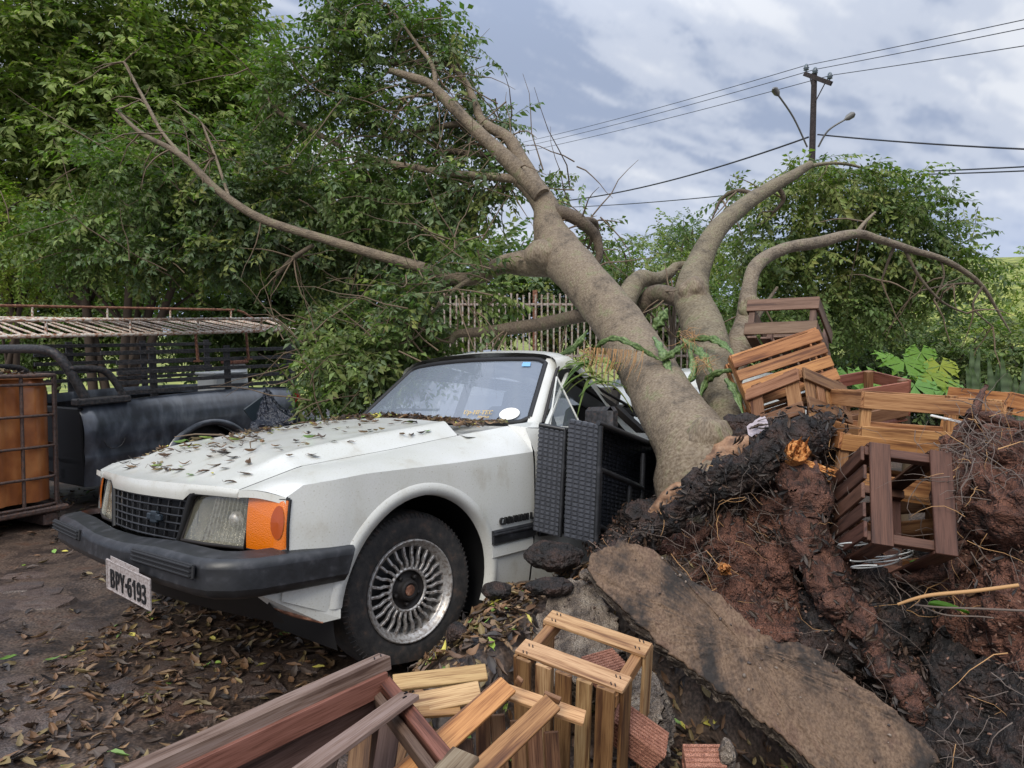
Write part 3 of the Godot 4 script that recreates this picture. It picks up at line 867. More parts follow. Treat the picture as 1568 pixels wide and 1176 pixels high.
# ---------------------------------------------------------------- fence, pole, wires
func build_fence():
	var t := thing("picket_fence", "rusty pale metal picket fence behind the white car", "fence")
	var z := -10.6
	var y0 := -0.3
	var y1 := 2.12
	for k in 46:
		var x := -1.3 + k * 0.092
		var mb := MB.new()
		mb.box(Transform3D(Basis(), Vector3(x, (y0 + y1) * 0.5 + 0.02 * sin(k * 2.3), z)), Vector3(0.026, y1 - y0, 0.012), 0.003)
		var b := y1 + 0.02 * sin(k * 2.3)
		mb.box(Transform3D(Basis(Vector3(0, 0, 1), PI / 4), Vector3(x, b, z)), Vector3(0.03, 0.03, 0.010), 0.002)
		obj("picket", mb, M("fence_paint"), t)
	for y in [0.15, 1.2, 1.98]:
		var mb := MB.new()
		mb.box(Transform3D(Basis(), Vector3(0.77, y, z - 0.03)), Vector3(4.4, 0.035, 0.03), 0.003)
		obj("rail", mb, M("fence_paint"), t)
	for x in [-1.4, 0.35, 2.95]:
		var mb := MB.new()
		mb.box(Transform3D(Basis(), Vector3(x, 0.95, z - 0.08)), Vector3(0.07, 2.5, 0.06), 0.004)
		obj("post", mb, M("rust"), t)

func sag(a: Vector3, b: Vector3, r: float, dip: float) -> MB:
	var mb := MB.new()
	var pts := []
	for k in 25:
		var u := k / 24.0
		var p := a.lerp(b, u) - Vector3(0, dip * 4.0 * u * (1.0 - u), 0)
		pts.append([p.x, p.y, p.z, r])
	mb.tube(pts, 5, false)
	return mb

func build_pole():
	var top: Vector3 = Vector3(11.250, 11.713, -26.443)
	var t := thing("utility_pole", "dark wooden utility pole with crossarm and two street lamp arms", "pole", Transform3D(Basis(), Vector3(top.x, 0, top.z)))
	var mb := MB.new()
	mb.tube([[-0.12, -0.6, 0, 0.15], [-0.06, top.y * 0.5, 0, 0.13], [0, top.y, 0, 0.10]], 12)
	obj("mast", mb, M("pole_wood"), t)
	mb = MB.new()
	var ca: Vector3 = Vector3(11.012, 11.810, -26.748)
	var cb: Vector3 = Vector3(11.608, 11.091, -25.818)
	var o := Vector3(top.x, 0, top.z)
	bar(mb, ca - o, cb - o + Vector3(0, 0, 0), 0.11, 0.16)
	obj("crossarm", mb, M("pole_wood"), t)
	for k in 3:
		mb = MB.new()
		var p: Vector3 = (ca - o).lerp(cb - o, [0.06, 0.40, 0.94][k]) + Vector3(0, 0.08, 0)
		mb.lathe(Transform3D(Basis(), p), [[0.02, 0.0], [0.025, 0.06], [0.10, 0.08], [0.07, 0.13], [0.11, 0.15], [0.07, 0.21], [0.08, 0.24], [0.04, 0.30], [0.0, 0.31]], 10)
		obj("insulator", mb, M("insulator"), t)
	for s in [-1, 1]:
		mb = MB.new()
		bar(mb, (ca - o).lerp(cb - o, 0.5 + s * 0.3), Vector3(0, top.y - 1.1, 0.11), 0.03, 0.03)
		obj("brace", mb, M("pole_wood"), t)
	var arms := [[Vector3(10.899, 8.910, -26.131), Vector3(10.151, 9.789, -25.566), Vector3(9.380, 10.366, -24.988)], [Vector3(11.352, 8.940, -26.232), Vector3(11.535, 9.415, -25.851), Vector3(12.011, 9.719, -25.563)]]
	for a in arms:
		mb = MB.new()
		var pp := []
		for q in a:
			var w: Vector3 = q - o
			pp.append([w.x, w.y, w.z, 0.035])
		mb.tube(smooth_path(pp, 5), 6)
		var arm := obj("lamp_arm", mb, M("lamp_metal"), t)
		mb = MB.new()
		var e: Vector3 = a[2] - o
		var d: Vector3 = (a[2] - a[1]).normalized()
		mb.tube([[e.x, e.y, e.z, 0.05], [e.x + d.x * 0.1, e.y + d.y * 0.1, e.z + d.z * 0.1, 0.11], [e.x + d.x * 0.28, e.y + d.y * 0.28, e.z + d.z * 0.28, 0.12], [e.x + d.x * 0.36, e.y + d.y * 0.36, e.z + d.z * 0.36, 0.05]], 10)
		obj("lamp_head", mb, M("lamp_metal"), arm)
	var wires := [
		[Vector3(0.688, 15.247, -46.602), ca + Vector3(0, 0.3, 0), "top power line on the crossarm's left insulator"],
		[Vector3(0.688, 14.946, -46.590), ca.lerp(cb, 0.4) + Vector3(0, 0.3, 0), "power line on the crossarm's middle insulator"],
		[Vector3(0.688, 14.602, -46.576), cb + Vector3(0, 0.3, 0), "lowest power line, on the crossarm's right insulator"]]
	var ends := [Vector3(13.600, 9.725, -17.356), Vector3(13.600, 9.503, -17.347), Vector3(13.600, 9.026, -17.328)]
	for k in 3:
		mb = sag(wires[k][0], wires[k][1], 0.014, 0.12)
		var m2 := sag(wires[k][1], wires[k][1] + (ends[k] - wires[k][1]) * 3.0, 0.013, 0.12)
		var off := mb.v.size()
		mb.v.append_array(m2.v); mb.n.append_array(m2.n); mb.uv.append_array(m2.uv); mb.c.append_array(m2.c)
		for q in m2.ix:
			mb.ix.append(q + off)
		tag(obj("power_line", mb, M("wire")), wires[k][2], "wire", "power lines on the pole")
	tag(obj("cable", sag(Vector3(2.841, 10.053, -40.388), Vector3(11.032, 9.334, -26.348), 0.035, 0.35), M("wire")), "thick dark cable rising to the pole from the left", "cable")
	tag(obj("cable", sag(Vector3(11.372, 9.431, -26.352), Vector3(20.366, 4.663, -12.149), 0.028, 0.3), M("wire")), "dark cable running level from the pole to the right edge", "cable")
	tag(obj("cable", sag(Vector3(17.832, 9.128, -30.343), Vector3(21.174, 6.235, -16.215), 0.03, 0.1), M("wire")), "upper of the two low cables at the right, under the pole", "cable")
	tag(obj("cable", sag(Vector3(17.551, 8.988, -30.337), Vector3(21.174, 6.026, -16.207), 0.028, 0.1), M("wire")), "lower of the two low cables at the right, under the pole", "cable")
	tag(obj("cable", sag(Vector3(3.140, 13.919, -60.560), Vector3(14.490, 9.455, -34.359), 0.03, 0.2), M("wire")), "thin faint cable low behind the middle trunk", "cable")

# ---------------------------------------------------------------- the white station wagon
# local axes: x forward from the front axle, y up from the ground, z to the car's right
func C(x: float, left: float, up: float) -> Vector3:
	return Vector3(x, up, -left)

func crease(x: float) -> float:
	return curve([-4.0, -1.2, -0.67, -0.15, 0.31, 0.55, 0.607, 0.72], [0.87, 0.865, 0.848, 0.80, 0.764, 0.730, 0.690, 0.684], x)

func gap_line(x: float) -> float:
	return curve([-0.66, -0.385, 0.012, 0.435, 0.673], [0.968, 0.914, 0.846, 0.781, 0.701], x)

func flank(x: float, z: float) -> float:
	var y := curve([0.15, 0.30, 0.45, 0.60, 0.78, 0.90], [0.835, 0.858, 0.872, 0.876, 0.866, 0.852], z)
	return y - 0.036 * smoothstep(0.42, 0.66, x) - 0.10 * smoothstep(-3.4, -3.95, x)

func nose(y: float) -> float:
	return 0.748 - 0.085 * pow(absf(y) / 0.62, 1.7)

func side_panel(mb: MB, xs: Array, low: Callable, sg: float):
	# flank from the lower edge up to the crease
	var nu := xs.size() - 1
	var s := mb.v.size()
	for j in 11:
		for i in nu + 1:
			var x: float = xs[i]
			var z := lerpf(low.call(x), crease(x), j / 10.0)
			mb.put(C(x, sg * flank(x, z), z), Vector3.ZERO, Vector2(x, z))
	mb.sheet(s, nu, 10, sg < 0)

func arch_low(x: float, cx: float, front: Callable) -> float:
	var r := 0.38
	if absf(x - cx) <= r:
		return 0.30 + sqrt(maxf(r * r - (x - cx) * (x - cx), 0.0))
	return front.call(x)

func arch_xs(a: float, b: float, cx: float) -> Array:
	var xs := []
	var k := a
	while k > cx + 0.3815:
		xs.append(k)
		k -= 0.05
	xs.append(cx + 0.3805)
	for i in 25:
		xs.append(cx + 0.38 * cos(PI * i / 24.0))
	xs.append(cx - 0.3805)
	k = cx - 0.43
	while k > b:
		xs.append(k)
		k -= 0.06
	xs.append(b)
	return xs

func build_car():
	var t := thing("station_wagon", "old white station wagon with black bumper, crushed under the fallen tree", "car",
		Transform3D(Basis(Vector3(-0.658, 0.106, 0.745), Vector3(0.026, 0.993, -0.118), Vector3(-0.752, -0.058, -0.656)).orthonormalized(), Vector3(-0.991, -0.063, -3.196)))
	var white := M("white_paint")
	var blackp := M("black_plastic")
	var under := func(x): return 0.28 + 0.36 * (x - 0.39) if x > 0.0 else 0.215
	for sg in [1.0, -1.0]:
		# front wing: flank, then the shoulder from the crease up to the bonnet gap
		var mb := MB.new()
		side_panel(mb, arch_xs(0.60, -0.637, 0.01), func(x): return arch_low(x, 0.01, under), sg)
		var s := mb.v.size()
		for j in 6:
			for i in 33:
				var u := i / 32.0
				var x := lerpf(0.607, -0.637, u)
				var xt := lerpf(0.668, -0.637, u)
				var a := C(x, flank(x, crease(x)), crease(x))
				var yt := lerpf(0.64, 0.70, smoothstep(-0.36, -0.62, xt))
				var b := C(xt, yt, gap_line(xt))
				var v := j / 5.0
				var p := a.lerp(b, v)
				p.y += 0.010 * sin(PI * v)
				if sg < 0:
					p.z = -p.z
				mb.put(p, Vector3.ZERO, Vector2(x, v * 0.25))
		mb.sheet(s, 32, 5, sg < 0)
		# edge that drops into the bonnet gap
		s = mb.v.size()
		for j in 2:
			for i in 33:
				var xt := lerpf(0.668, -0.637, i / 32.0)
				mb.put(C(xt, sg * (lerpf(0.64, 0.70, smoothstep(-0.36, -0.62, xt)) - 0.004 * j), gap_line(xt) - 0.03 * j), Vector3.ZERO)
		mb.sheet(s, 32, 1, sg < 0)
		# turned-down front edge over the lamps
		s = mb.v.size()
		for j in 3:
			for i in 13:
				var a := C(0.607, sg * flank(0.607, crease(0.607)), crease(0.607))
				var b := C(0.668, sg * 0.64, gap_line(0.668))
				var p := a.lerp(b, i / 12.0) + C(0.012 * sin(PI * i / 12.0), sg * 0.012 * sin(PI * i / 12.0), 0.0)
				p.y += 0.010 * sin(PI * i / 12.0) - j * 0.012
				mb.put(p, Vector3.ZERO)
		mb.sheet(s, 12, 2, sg > 0)
		obj("front_wing", mb, white, t)
		# flared lip of the arch
		mb = MB.new()
		s = mb.v.size()
		for j in 4:
			for i in 37:
				var a := PI * (0.005 + 1.07 * i / 36.0)
				var r: float = [0.374, 0.379, 0.410, 0.424][j]
				var off: float = [-0.03, 0.010, 0.008, 0.000][j]
				var x := 0.01 + cos(a) * r
				var z := 0.30 + sin(a) * r
				mb.put(C(x, sg * (flank(x, z) + off), z), Vector3.ZERO, Vector2(a * 0.4, r))
		mb.sheet(s, 36, 3, sg > 0)
		obj("wheel_arch", mb, white, t)
		# doors and quarter
		for d in [[-0.648, -1.72, "front_door"], [-1.732, -2.28, "rear_door"]]:
			mb = MB.new()
			var xs := []
			for i in 13:
				xs.append(lerpf(d[0], d[1], i / 12.0))
			side_panel(mb, xs, func(_x): return 0.215, sg)
			s = mb.v.size()
			for j in 4:
				for i in 13:
					var x: float = xs[i]
					var v := j / 3.0
					mb.put(C(x, sg * lerpf(flank(x, crease(x)), lerpf(0.80, 0.815, i / 12.0), v), lerpf(crease(x), 0.955, v)), Vector3.ZERO)
			mb.sheet(s, 12, 3, sg < 0)
			var door := obj(d[2], mb, white, t)
			mb = MB.new()
			mb.box(Transform3D(Basis(), C(d[0] - (absf(d[0] - d[1]) * 0.84), sg * 0.872, 0.80)), Vector3(0.16, 0.03, 0.022), 0.006)
			obj("door_handle", mb, M("black"), door)
		mb = MB.new()
		side_panel(mb, arch_xs(-2.286, -3.92, -2.667), func(x): return arch_low(x, -2.667, func(_x): return 0.24), sg)
		s = mb.v.size()
		for j in 4:
			for i in 13:
				var x := lerpf(-2.29, -3.92, i / 12.0)
				var v := j / 3.0
				mb.put(C(x, sg * lerpf(flank(x, crease(x)), 0.80 - 0.05 * i / 12.0, v), lerpf(crease(x), 0.955, v)), Vector3.ZERO)
		mb.sheet(s, 12, 3, sg < 0)
		obj("rear_wing", mb, white, t)
		# rubbing strip along the lower flank, white sill band under it, badge above
		mb = MB.new()
		mb.box(frame(C(-0.495, sg * 0.878, 0.487), Vector3(-0.31, 0.02, 0), Vector3.UP), Vector3(0.292, 0.062, 0.022), 0.007)
		mb.box(frame(C(-0.495, sg * 0.888, 0.50), Vector3(-0.31, 0.02, 0), Vector3.UP), Vector3(0.29, 0.012, 0.012), 0.004)
		obj("rubbing_strip", mb, blackp, t)
		mb = MB.new()
		mb.box(frame(C(-1.19, sg * 0.880, 0.49), Vector3(-1, 0, 0), Vector3.UP), Vector3(1.05, 0.062, 0.022), 0.007)
		obj("rubbing_strip", mb, blackp, t)
		mb = MB.new()
		mb.box(frame(C(-0.495, sg * 0.872, 0.425), Vector3(-0.31, 0.02, 0), Vector3.UP), Vector3(0.28, 0.05, 0.014), 0.004)
		obj("sill_trim", mb, white, t)
		var tm := TextMesh.new()
		tm.text = "CARAVAN L"
		tm.font = SystemFont.new()
		tm.font.font_names = PackedStringArray(["Droid Sans"])
		tm.font.font_weight = 700
		tm.font_size = 40
		tm.pixel_size = 0.00105
		tm.depth = 0.01
		var o := MeshInstance3D.new()
		o.name = "badge"
		o.mesh = tm
		o.material_override = M("black")
		o.transform = Transform3D(Basis(Vector3(1, -0.06, 0) if sg < 0 else Vector3(-1, 0.06, 0), Vector3(0.06, 1, 0), Vector3(0, 0, -sg)), C(-0.51, sg * 0.882, 0.552))
		t.add_child(o, true)
		# pillars, drip rail, windows
		mb = MB.new()
		var p0 := C(-0.80, sg * 0.735, 0.985)
		var p1 := C(-1.13, sg * 0.585, 1.345)
		s = mb.v.size()
		for j in 9:
			var v := j / 8.0
			var a := p0.lerp(p1, v)
			for q in [[0.02, -0.035], [0.005, -0.008], [-0.03, 0.006], [-0.075, 0.0]]:
				mb.put(a + C(q[0], sg * q[1], 0.0), Vector3.ZERO, Vector2(q[0], v * 0.5))
		mb.sheet(s, 3, 8, sg > 0)
		for q in [[C(-0.637, sg * flank(-0.637, 0.848), 0.846), C(-0.637, sg * 0.70, 0.968), C(-0.665, sg * 0.80, 0.957)], [C(-0.637, sg * 0.70, 0.968), C(-0.80, sg * 0.735, 0.99), C(-0.665, sg * 0.80, 0.957)], [C(-0.80, sg * 0.735, 0.99), C(-0.86, sg * 0.795, 0.962), C(-0.665, sg * 0.80, 0.957)]]:
			if sg > 0: mb.tri(q[0], q[2], q[1])
			else: mb.tri(q[0], q[1], q[2])
		obj("pillar", mb, white, t)
		mb = MB.new()
		var drop := 0.13 if sg > 0 else 0.0
		mb.tube(smooth_path([_r(C(-0.84, sg * 0.752, 0.985), 0.009), _r(C(-1.15, sg * 0.615, 1.325), 0.009), _r(C(-1.32, sg * 0.60, 1.34 - drop * 0.5), 0.009), _r(C(-1.75, sg * 0.60, 1.34 - drop * 1.4), 0.009), _r(C(-2.4, sg * 0.60, 1.32 - drop * 2.2), 0.009), _r(C(-3.7, sg * 0.62, 1.25 - drop), 0.009)], 5), 6)
		obj("drip_rail", mb, M("dark_metal"), t)
		# door window frame and its quarter light
		mb = MB.new()
		var va := C(-0.845, sg * 0.79, 0.965)
		var vb := C(-1.055, sg * 0.665, 1.235)
		var vc := C(-1.115, sg * 0.79, 0.97)
		for e in [[va, vb], [vb, vc], [va, vc]]:
			bar(mb, e[0], e[1], 0.009, 0.009, Vector3(0, 0, -sg))
		bar(mb, va + C(0.03, 0, 0), C(-1.20, sg * 0.625, 1.305 - drop * 0.3), 0.014, 0.02, Vector3(0, 0, -sg))
		obj("window_frame", mb, white, t)
		mb = MB.new()
		mb.tri(va, vb, vc)
		obj("quarter_light", mb, M("window_glass"), t)
		mb = MB.new()
		var wa := C(-1.20, sg * 0.62, 1.295 - drop * 0.3)
		var wb := C(-1.70, sg * 0.62, 1.30 - drop * 1.5)
		bar(mb, wa, wb, 0.03, 0.03, Vector3(0, 0, -sg))
		bar(mb, wb, C(-1.72, sg * 0.80, 0.955), 0.05, 0.04, Vector3(0, 0, -sg))
		bar(mb, wb, C(-2.30, sg * 0.62, 1.29 - drop * 2.0), 0.03, 0.03, Vector3(0, 0, -sg))
		bar(mb, C(-2.30, sg * 0.62, 1.29 - drop * 2.0), C(-2.28, sg * 0.80, 0.955), 0.05, 0.04, Vector3(0, 0, -sg))
		bar(mb, C(-3.60, sg * 0.64, 1.25 - drop), C(-3.88, sg * 0.74, 0.955), 0.09, 0.05, Vector3(0, 0, -sg))
		obj("window_frame", mb, M("dark_metal"), t)
		mb = MB.new()
		mb.quad(C(-2.3, sg * 0.80, 0.955), C(-3.88, sg * 0.745, 0.955), C(-3.6, sg * 0.64, 1.25 - drop), C(-2.3, sg * 0.625, 1.29 - drop * 2.0))
		obj("side_window", mb, M("window_glass"), t)
		# door mirror
		mb = MB.new()
		mb.box(frame(C(-1.13, sg * 0.90, 1.015), Vector3(0.25, 0, -sg), Vector3.UP), Vector3(0.21, 0.125, 0.075), 0.028)
		mb.box(frame(C(-1.07, sg * 0.81, 0.975), Vector3(0.1, 0, -sg), Vector3.UP), Vector3(0.1, 0.04, 0.06), 0.01)
		obj("door_mirror", mb, M("steel_dark"), t)
		# lamps
		mb = MB.new()
		var lens := func(u, v):
			var y := lerpf(lerpf(0.325, 0.365, v), 0.655 if sg > 0 else 0.70, u)
			return C(nose(y) - 0.012 + 0.012 * sin(PI * u) - 0.02 * v, sg * y, lerpf(0.505 + 0.003 * u, 0.672 + 0.012 * u, v))
		mb.grid(10, 6, lens, sg > 0)
		var lamp := obj("headlamp", mb, M("lamp_glass"), t)
		mb = MB.new()
		mb.grid(14, 10, func(u, v):
			var p: Vector3 = lens.call(u, v)
			return p + C(-0.018 - 0.07 * sin(PI * u) * sin(PI * v), 0, 0), sg > 0, 2.0, 1.0)
		obj("lamp_bowl", mb, M("reflector"), lamp)
		# dividing wall, bulb shield and the fluting moulded into the glass
		mb = MB.new()
		var q0: Vector3 = lens.call(0.33, 0.03)
		var q1: Vector3 = lens.call(0.40, 0.97)
		mb.quad(q0 + C(-0.07, 0, 0), q0 + C(-0.012, 0, 0), q1 + C(-0.012, 0, 0), q1 + C(-0.07, 0, 0))
		var bc: Vector3 = lens.call(0.66, 0.5)
		mb.lathe(frame(bc + C(-0.055, 0, 0), C(0, 1, 0), C(1, 0, 0)), [[0.03, 0.0], [0.028, 0.02], [0.018, 0.030], [0.0, 0.032]], 18)
		obj("bulb_shield", mb, M("alloy"), lamp)
		for k in 9:
			mb = MB.new()
			var fu := 0.45 + 0.06 * k
			mb.tube([_r(lens.call(fu, 0.06), 0.0022), _r(lens.call(fu, 0.5), 0.0022), _r(lens.call(fu, 0.94), 0.0022)], 4, false)
			obj("lens_flute", mb, M("lamp_glass"), lamp)
		mb = MB.new()
		var rim := []
		for q in [[0, 0], [0.5, 0], [1, 0], [1, 0.5], [1, 1], [0.5, 1], [0, 1], [0, 0.5], [0, 0]]:
			rim.append(_r(lens.call(q[0], q[1]), 0.007))
		mb.tube(rim, 6, false)
		obj("lamp_rim", mb, M("dark_metal"), lamp)
		mb = MB.new()
		var turn := func(u, v):
			var k := smoothstep(0.0, 1.0, u)
			var x := lerpf(nose(0.66 if sg > 0 else 0.70) - 0.014, 0.597, pow(u, 1.6) if sg > 0 else u)
			var y := lerpf(0.661 if sg > 0 else 0.706, 0.842 if sg > 0 else 0.80, 1.0 - pow(1.0 - u, 1.9))
			return C(x + 0.006 * sin(PI * v), sg * (y + 0.004 * sin(PI * v)), lerpf(0.508 + 0.012 * k, 0.684, v))
		mb.grid(14, 6, turn, sg > 0, 1.0, 1.0)
		var ind := obj("indicator", mb, M("orange_lens"), t)
		mb = MB.new()
		var eye := []
		for k in 17:
			var a := TAU * k / 16.0
			eye.append(turn.call(0.68 + 0.19 * cos(a), 0.55 + 0.33 * sin(a)) + C(0.003, sg * 0.003, 0))
		var mid: Vector3 = turn.call(0.68, 0.55) + C(0.004, sg * 0.004, 0)
		for k in 16:
			mb.tri(mid, eye[k], eye[k + 1])
		obj("bulb_seat", mb, M("orange_dark"), ind)
		mb = MB.new()
		for e in [[0.0, 0.0, 1.0, 0.0], [0.0, 1.0, 1.0, 1.0], [1.0, 0.0, 1.0, 1.0]]:
			var pp := []
			for k in 7:
				pp.append(_r(turn.call(lerpf(e[0], e[2], k / 6.0), lerpf(e[1], e[3], k / 6.0)) + C(-0.004, 0, 0), 0.006))
			mb.tube(pp, 5, false)
		obj("lamp_rim", mb, M("black"), ind)
	# bonnet
	var ridge := func(x): return curve([-0.5, -0.33, 0.04, 0.35, 0.68, 0.75], [0.055, 0.056, 0.058, 0.046, 0.006, 0.0], x)
	var top := func(x, y):
		var k := absf(y)
		var sh := curve([0.0, 0.40, 0.47, 0.505, 0.56, 0.632], [0.95, 0.86, 0.90, 1.0, 0.55, 0.0], k)
		return gap_line(minf(x, 0.668)) + ridge.call(x) * sh + 0.012 * (1.0 - pow(k / 0.632, 2.0)) - 0.10 * maxf(x - 0.668, 0.0)
	var mb := MB.new()
	var s := 0
	mb.grid(64, 40, func(u, v):
		var y := lerpf(0.632, -0.632, u)
		var xr := -0.37 - 0.10 * (1.0 - pow(absf(y) / 0.632, 2.0))
		var x := lerpf(nose(y), xr, v)
		return C(x, y, top.call(x, y)), true)
	# turned-down front lip
	s = mb.v.size()
	for j in 4:
		for i in 65:
			var y := lerpf(0.632, -0.632, i / 64.0)
			var low := lerpf(0.650, 0.676, smoothstep(0.335, 0.375, absf(y)))
			var v := j / 3.0
			mb.put(C(nose(y) + 0.006 * sin(PI * v), y, lerpf(top.call(nose(y), y), low, v)), Vector3.ZERO)
	mb.sheet(s, 64, 3, false)
	var hood := obj("bonnet", mb, white, t)
	mb = MB.new()
	for sg in [1.0, -1.0]:
		bar(mb, C(0.60, sg * 0.636, gap_line(0.6) - 0.025), C(-0.38, sg * 0.636, gap_line(-0.38) - 0.025), 0.02, 0.02)
		bar(mb, C(-0.38, sg * 0.636, gap_line(-0.38) - 0.025), C(-0.60, sg * 0.68, gap_line(-0.6) - 0.03), 0.02, 0.02)
	obj("bonnet_gap", mb, M("black"), t)
	# cowl between bonnet and windscreen
	mb = MB.new()
	mb.grid(20, 4, func(u, v):
		var y := lerpf(0.70, -0.70, u)
		var k := 1.0 - pow(absf(y) / 0.70, 2.0)
		var x := lerpf(-0.36 - 0.10 * k, -0.79 + 0.10 * k, v)
		return C(x, y, lerpf(0.905 + 0.05 * k, 0.965, v) - 0.02 * sin(PI * v)), true)
	obj("cowl", mb, white, t)
	# grille
	mb = MB.new()
	mb.grid(8, 2, func(u, v):
		var y := lerpf(0.36, -0.36, u)
		return C(nose(y) - 0.045, y, lerpf(0.49, 0.66, v)), true)
	mb.grid(16, 2, func(u, v):
		var y := lerpf(0.68, -0.68, u)
		return C(nose(y) - 0.09, y, lerpf(0.44, 0.69, v)), true)
	for sg in [1.0, -1.0]:
		var path := []
		for q in [[0.30, 0.49], [0.315, 0.52], [0.355, 0.64], [0.375, 0.668], [0.42, 0.681], [0.63, 0.690]]:
			path.append(_r(C(nose(q[0]) - 0.012, sg * q[0], q[1]), 0.013))
		mb.tube(smooth_path(path, 4), 6)
	var gr := obj("grille", mb, M("black"), t)
	for k in 6:
		var z := 0.503 + k * 0.0285
		mb = MB.new()
		var path := []
		for i in 9:
			var y := lerpf(-1, 1, i / 8.0) * (0.295 + 0.045 * k / 5.0)
			path.append(_r(C(nose(y) - 0.012, y, z), 0.0042))
		mb.tube(path, 6)
		obj("grille_bar", mb, blackp, gr)
	for k in 9:
		var y := lerpf(-0.27, 0.27, k / 8.0)
		mb = MB.new()
		bar(mb, C(nose(y) - 0.018, y, 0.495), C(nose(y * 1.12) - 0.018, y * 1.12, 0.652), 0.006, 0.014, Vector3(1, 0, 0))
		obj("grille_bar", mb, blackp, gr)
	# cross-shaped emblem on the grille
	mb = MB.new()
	var ec := C(nose(0.16) + 0.002, 0.16, 0.575)
	for q in [[Vector2(0.105, 0.024)], [Vector2(0.048, 0.044)]]:
		mb.box(frame(ec, C(-0.06, 1, 0), Vector3.UP), Vector3(q[0].x, q[0].y, 0.016), 0.004)
	obj("emblem", mb, M("panel_blue"), gr)
	# bumper: one profile swept round the nose
	var plan := [[0.375, 0.896], [0.55, 0.892], [0.70, 0.878], [0.775, 0.848], [0.832, 0.79], [0.85, 0.72], [0.862, 0.45], [0.868, 0.15], [0.868, 0.0]]
	var full := []
	for q in plan:
		full.append(q)
	for i in range(plan.size() - 2, -1, -1):
		full.append([plan[i][0] - 0.05 * plan[i][1], -plan[i][1] * 0.93])   # the far half is knocked back
	var prof := [[-0.10, 0.500], [-0.085, 0.522], [-0.018, 0.508], [-0.002, 0.496], [0.0, 0.478], [0.0, 0.415], [-0.012, 0.392], [-0.045, 0.380], [-0.10, 0.385]]
	mb = MB.new()
	var bpt := func(i: int, j: int) -> Vector3:
		var a: Array = full[maxi(i - 1, 0)]
		var b: Array = full[mini(i + 1, full.size() - 1)]
		var dr := Vector2(b[0] - a[0], b[1] - a[1]).normalized()
		var nn := Vector2(-dr.y, dr.x)
		if nn.dot(Vector2(full[i][0] - 0.3, full[i][1])) < 0:
			nn = -nn
		# the middle is dished where the plate hangs, the ends are cut on a slant
		var dish: float = 0.018 * (1.0 - smoothstep(0.17, 0.24, absf(full[i][1]))) if prof[j][1] > 0.47 else 0.0
		var cut: float = 0.30 * (0.52 - prof[j][1]) - 0.02 if (i == 0 or i == full.size() - 1) else 0.0
		return C(full[i][0] + nn.x * prof[j][0] + cut, full[i][1] + nn.y * prof[j][0], prof[j][1] - dish + 0.012 * smoothstep(0.8, 0.38, full[i][0]))
	for band in [[0, 1], [1, 2], [2, 3, 4], [4, 5], [5, 6, 7], [7, 8]]:
		s = mb.v.size()
		for j in band:
			for i in full.size():
				mb.put(bpt.call(i, j), Vector3.ZERO, Vector2(i * 0.1, j * 0.05))
		mb.sheet(s, full.size() - 1, band.size() - 1, false)
	for e in [0, full.size() - 1]:   # closed ends
		for j in prof.size() - 2:
			if e == 0: mb.tri(bpt.call(e, 0), bpt.call(e, j + 2), bpt.call(e, j + 1))
			else: mb.tri(bpt.call(e, 0), bpt.call(e, j + 1), bpt.call(e, j + 2))
	var bump := obj("bumper", mb, blackp, t)
	for sg in [1.0, -1.0]:
		mb = MB.new()
		mb.box(frame(C(0.862 if sg > 0 else 0.836, sg * (0.53 if sg > 0 else 0.49), 0.468), C(-0.03 if sg > 0 else 0.08, 1, 0), Vector3.UP), Vector3(0.44, 0.046, 0.010), 0.003)
		for k in 3:
			mb.box(frame(C(0.868 if sg > 0 else 0.842, sg * (0.53 if sg > 0 else 0.49), 0.454 + 0.014 * k), C(-0.03 if sg > 0 else 0.08, 1, 0), Vector3.UP), Vector3(0.425, 0.007, 0.012), 0.0025)
		obj("bumper_strip", mb, M("rubber"), bump)
	# front valance and the white wing corner hanging under the bumper
	mb = MB.new()
	mb.grid(20, 3, func(u, v):
		var y := lerpf(0.80, -0.80, u)
		return C(0.78 - 0.12 * pow(absf(y) / 0.8, 2.0) - 0.10 * v, y, lerpf(0.395, 0.27, v)), false)
	obj("valance", mb, M("black"), t)
	for sg in [1.0, -1.0]:
		mb = MB.new()
		var w := [C(0.70, sg * 0.80, 0.40), C(0.55, sg * 0.855, 0.40), C(0.392, sg * 0.862, 0.42), C(0.392, sg * 0.868, 0.272), C(0.45, sg * 0.85, 0.264), C(0.60, sg * 0.78, 0.325)]
		for k in range(1, 5):
			if sg > 0: mb.tri(w[0], w[k + 1], w[k]) 
			else: mb.tri(w[0], w[k], w[k + 1])
		obj("wing_corner", mb, white, t)
		mb = MB.new()
		mb.tube([_r(w[5], 0.004), _r(w[5].lerp(w[4], 0.4), 0.010), _r(w[5].lerp(w[4], 0.8), 0.006), _r(w[4], 0.003)], 5)
		obj("rust_edge", mb, M("rust"), t)
	# number plate hanging from one bolt
	var pt := Transform3D(Basis(), Vector3.ZERO)
	var pl := sub_at("number_plate", t, frame(C(0.882, 0.325, 0.372), C(-0.05, 1.0, -0.07), C(0.12, 0.05, 1)))
	mb = MB.new()
	pl.scale = Vector3.ONE * 0.86
	mb.box(Transform3D(), Vector3(0.40, 0.128, 0.003), 0.001)
	mb.box(Transform3D(Basis(), Vector3(-0.03, 0.070, 0)), Vector3(0.26, 0.024, 0.003), 0.001)
	obj("plate_sheet", mb, M("plate"), pl)
	mb = MB.new()
	for q in [[0, 0.06, 0.395, 0.006], [0, -0.06, 0.395, 0.006], [-0.197, 0, 0.006, 0.124], [0.197, 0, 0.006, 0.124]]:
		mb.box(Transform3D(Basis(), Vector3(q[0], q[1], 0.003)), Vector3(q[2], q[3], 0.004), 0.0015)
	obj("plate_rim", mb, M("plate"), pl)
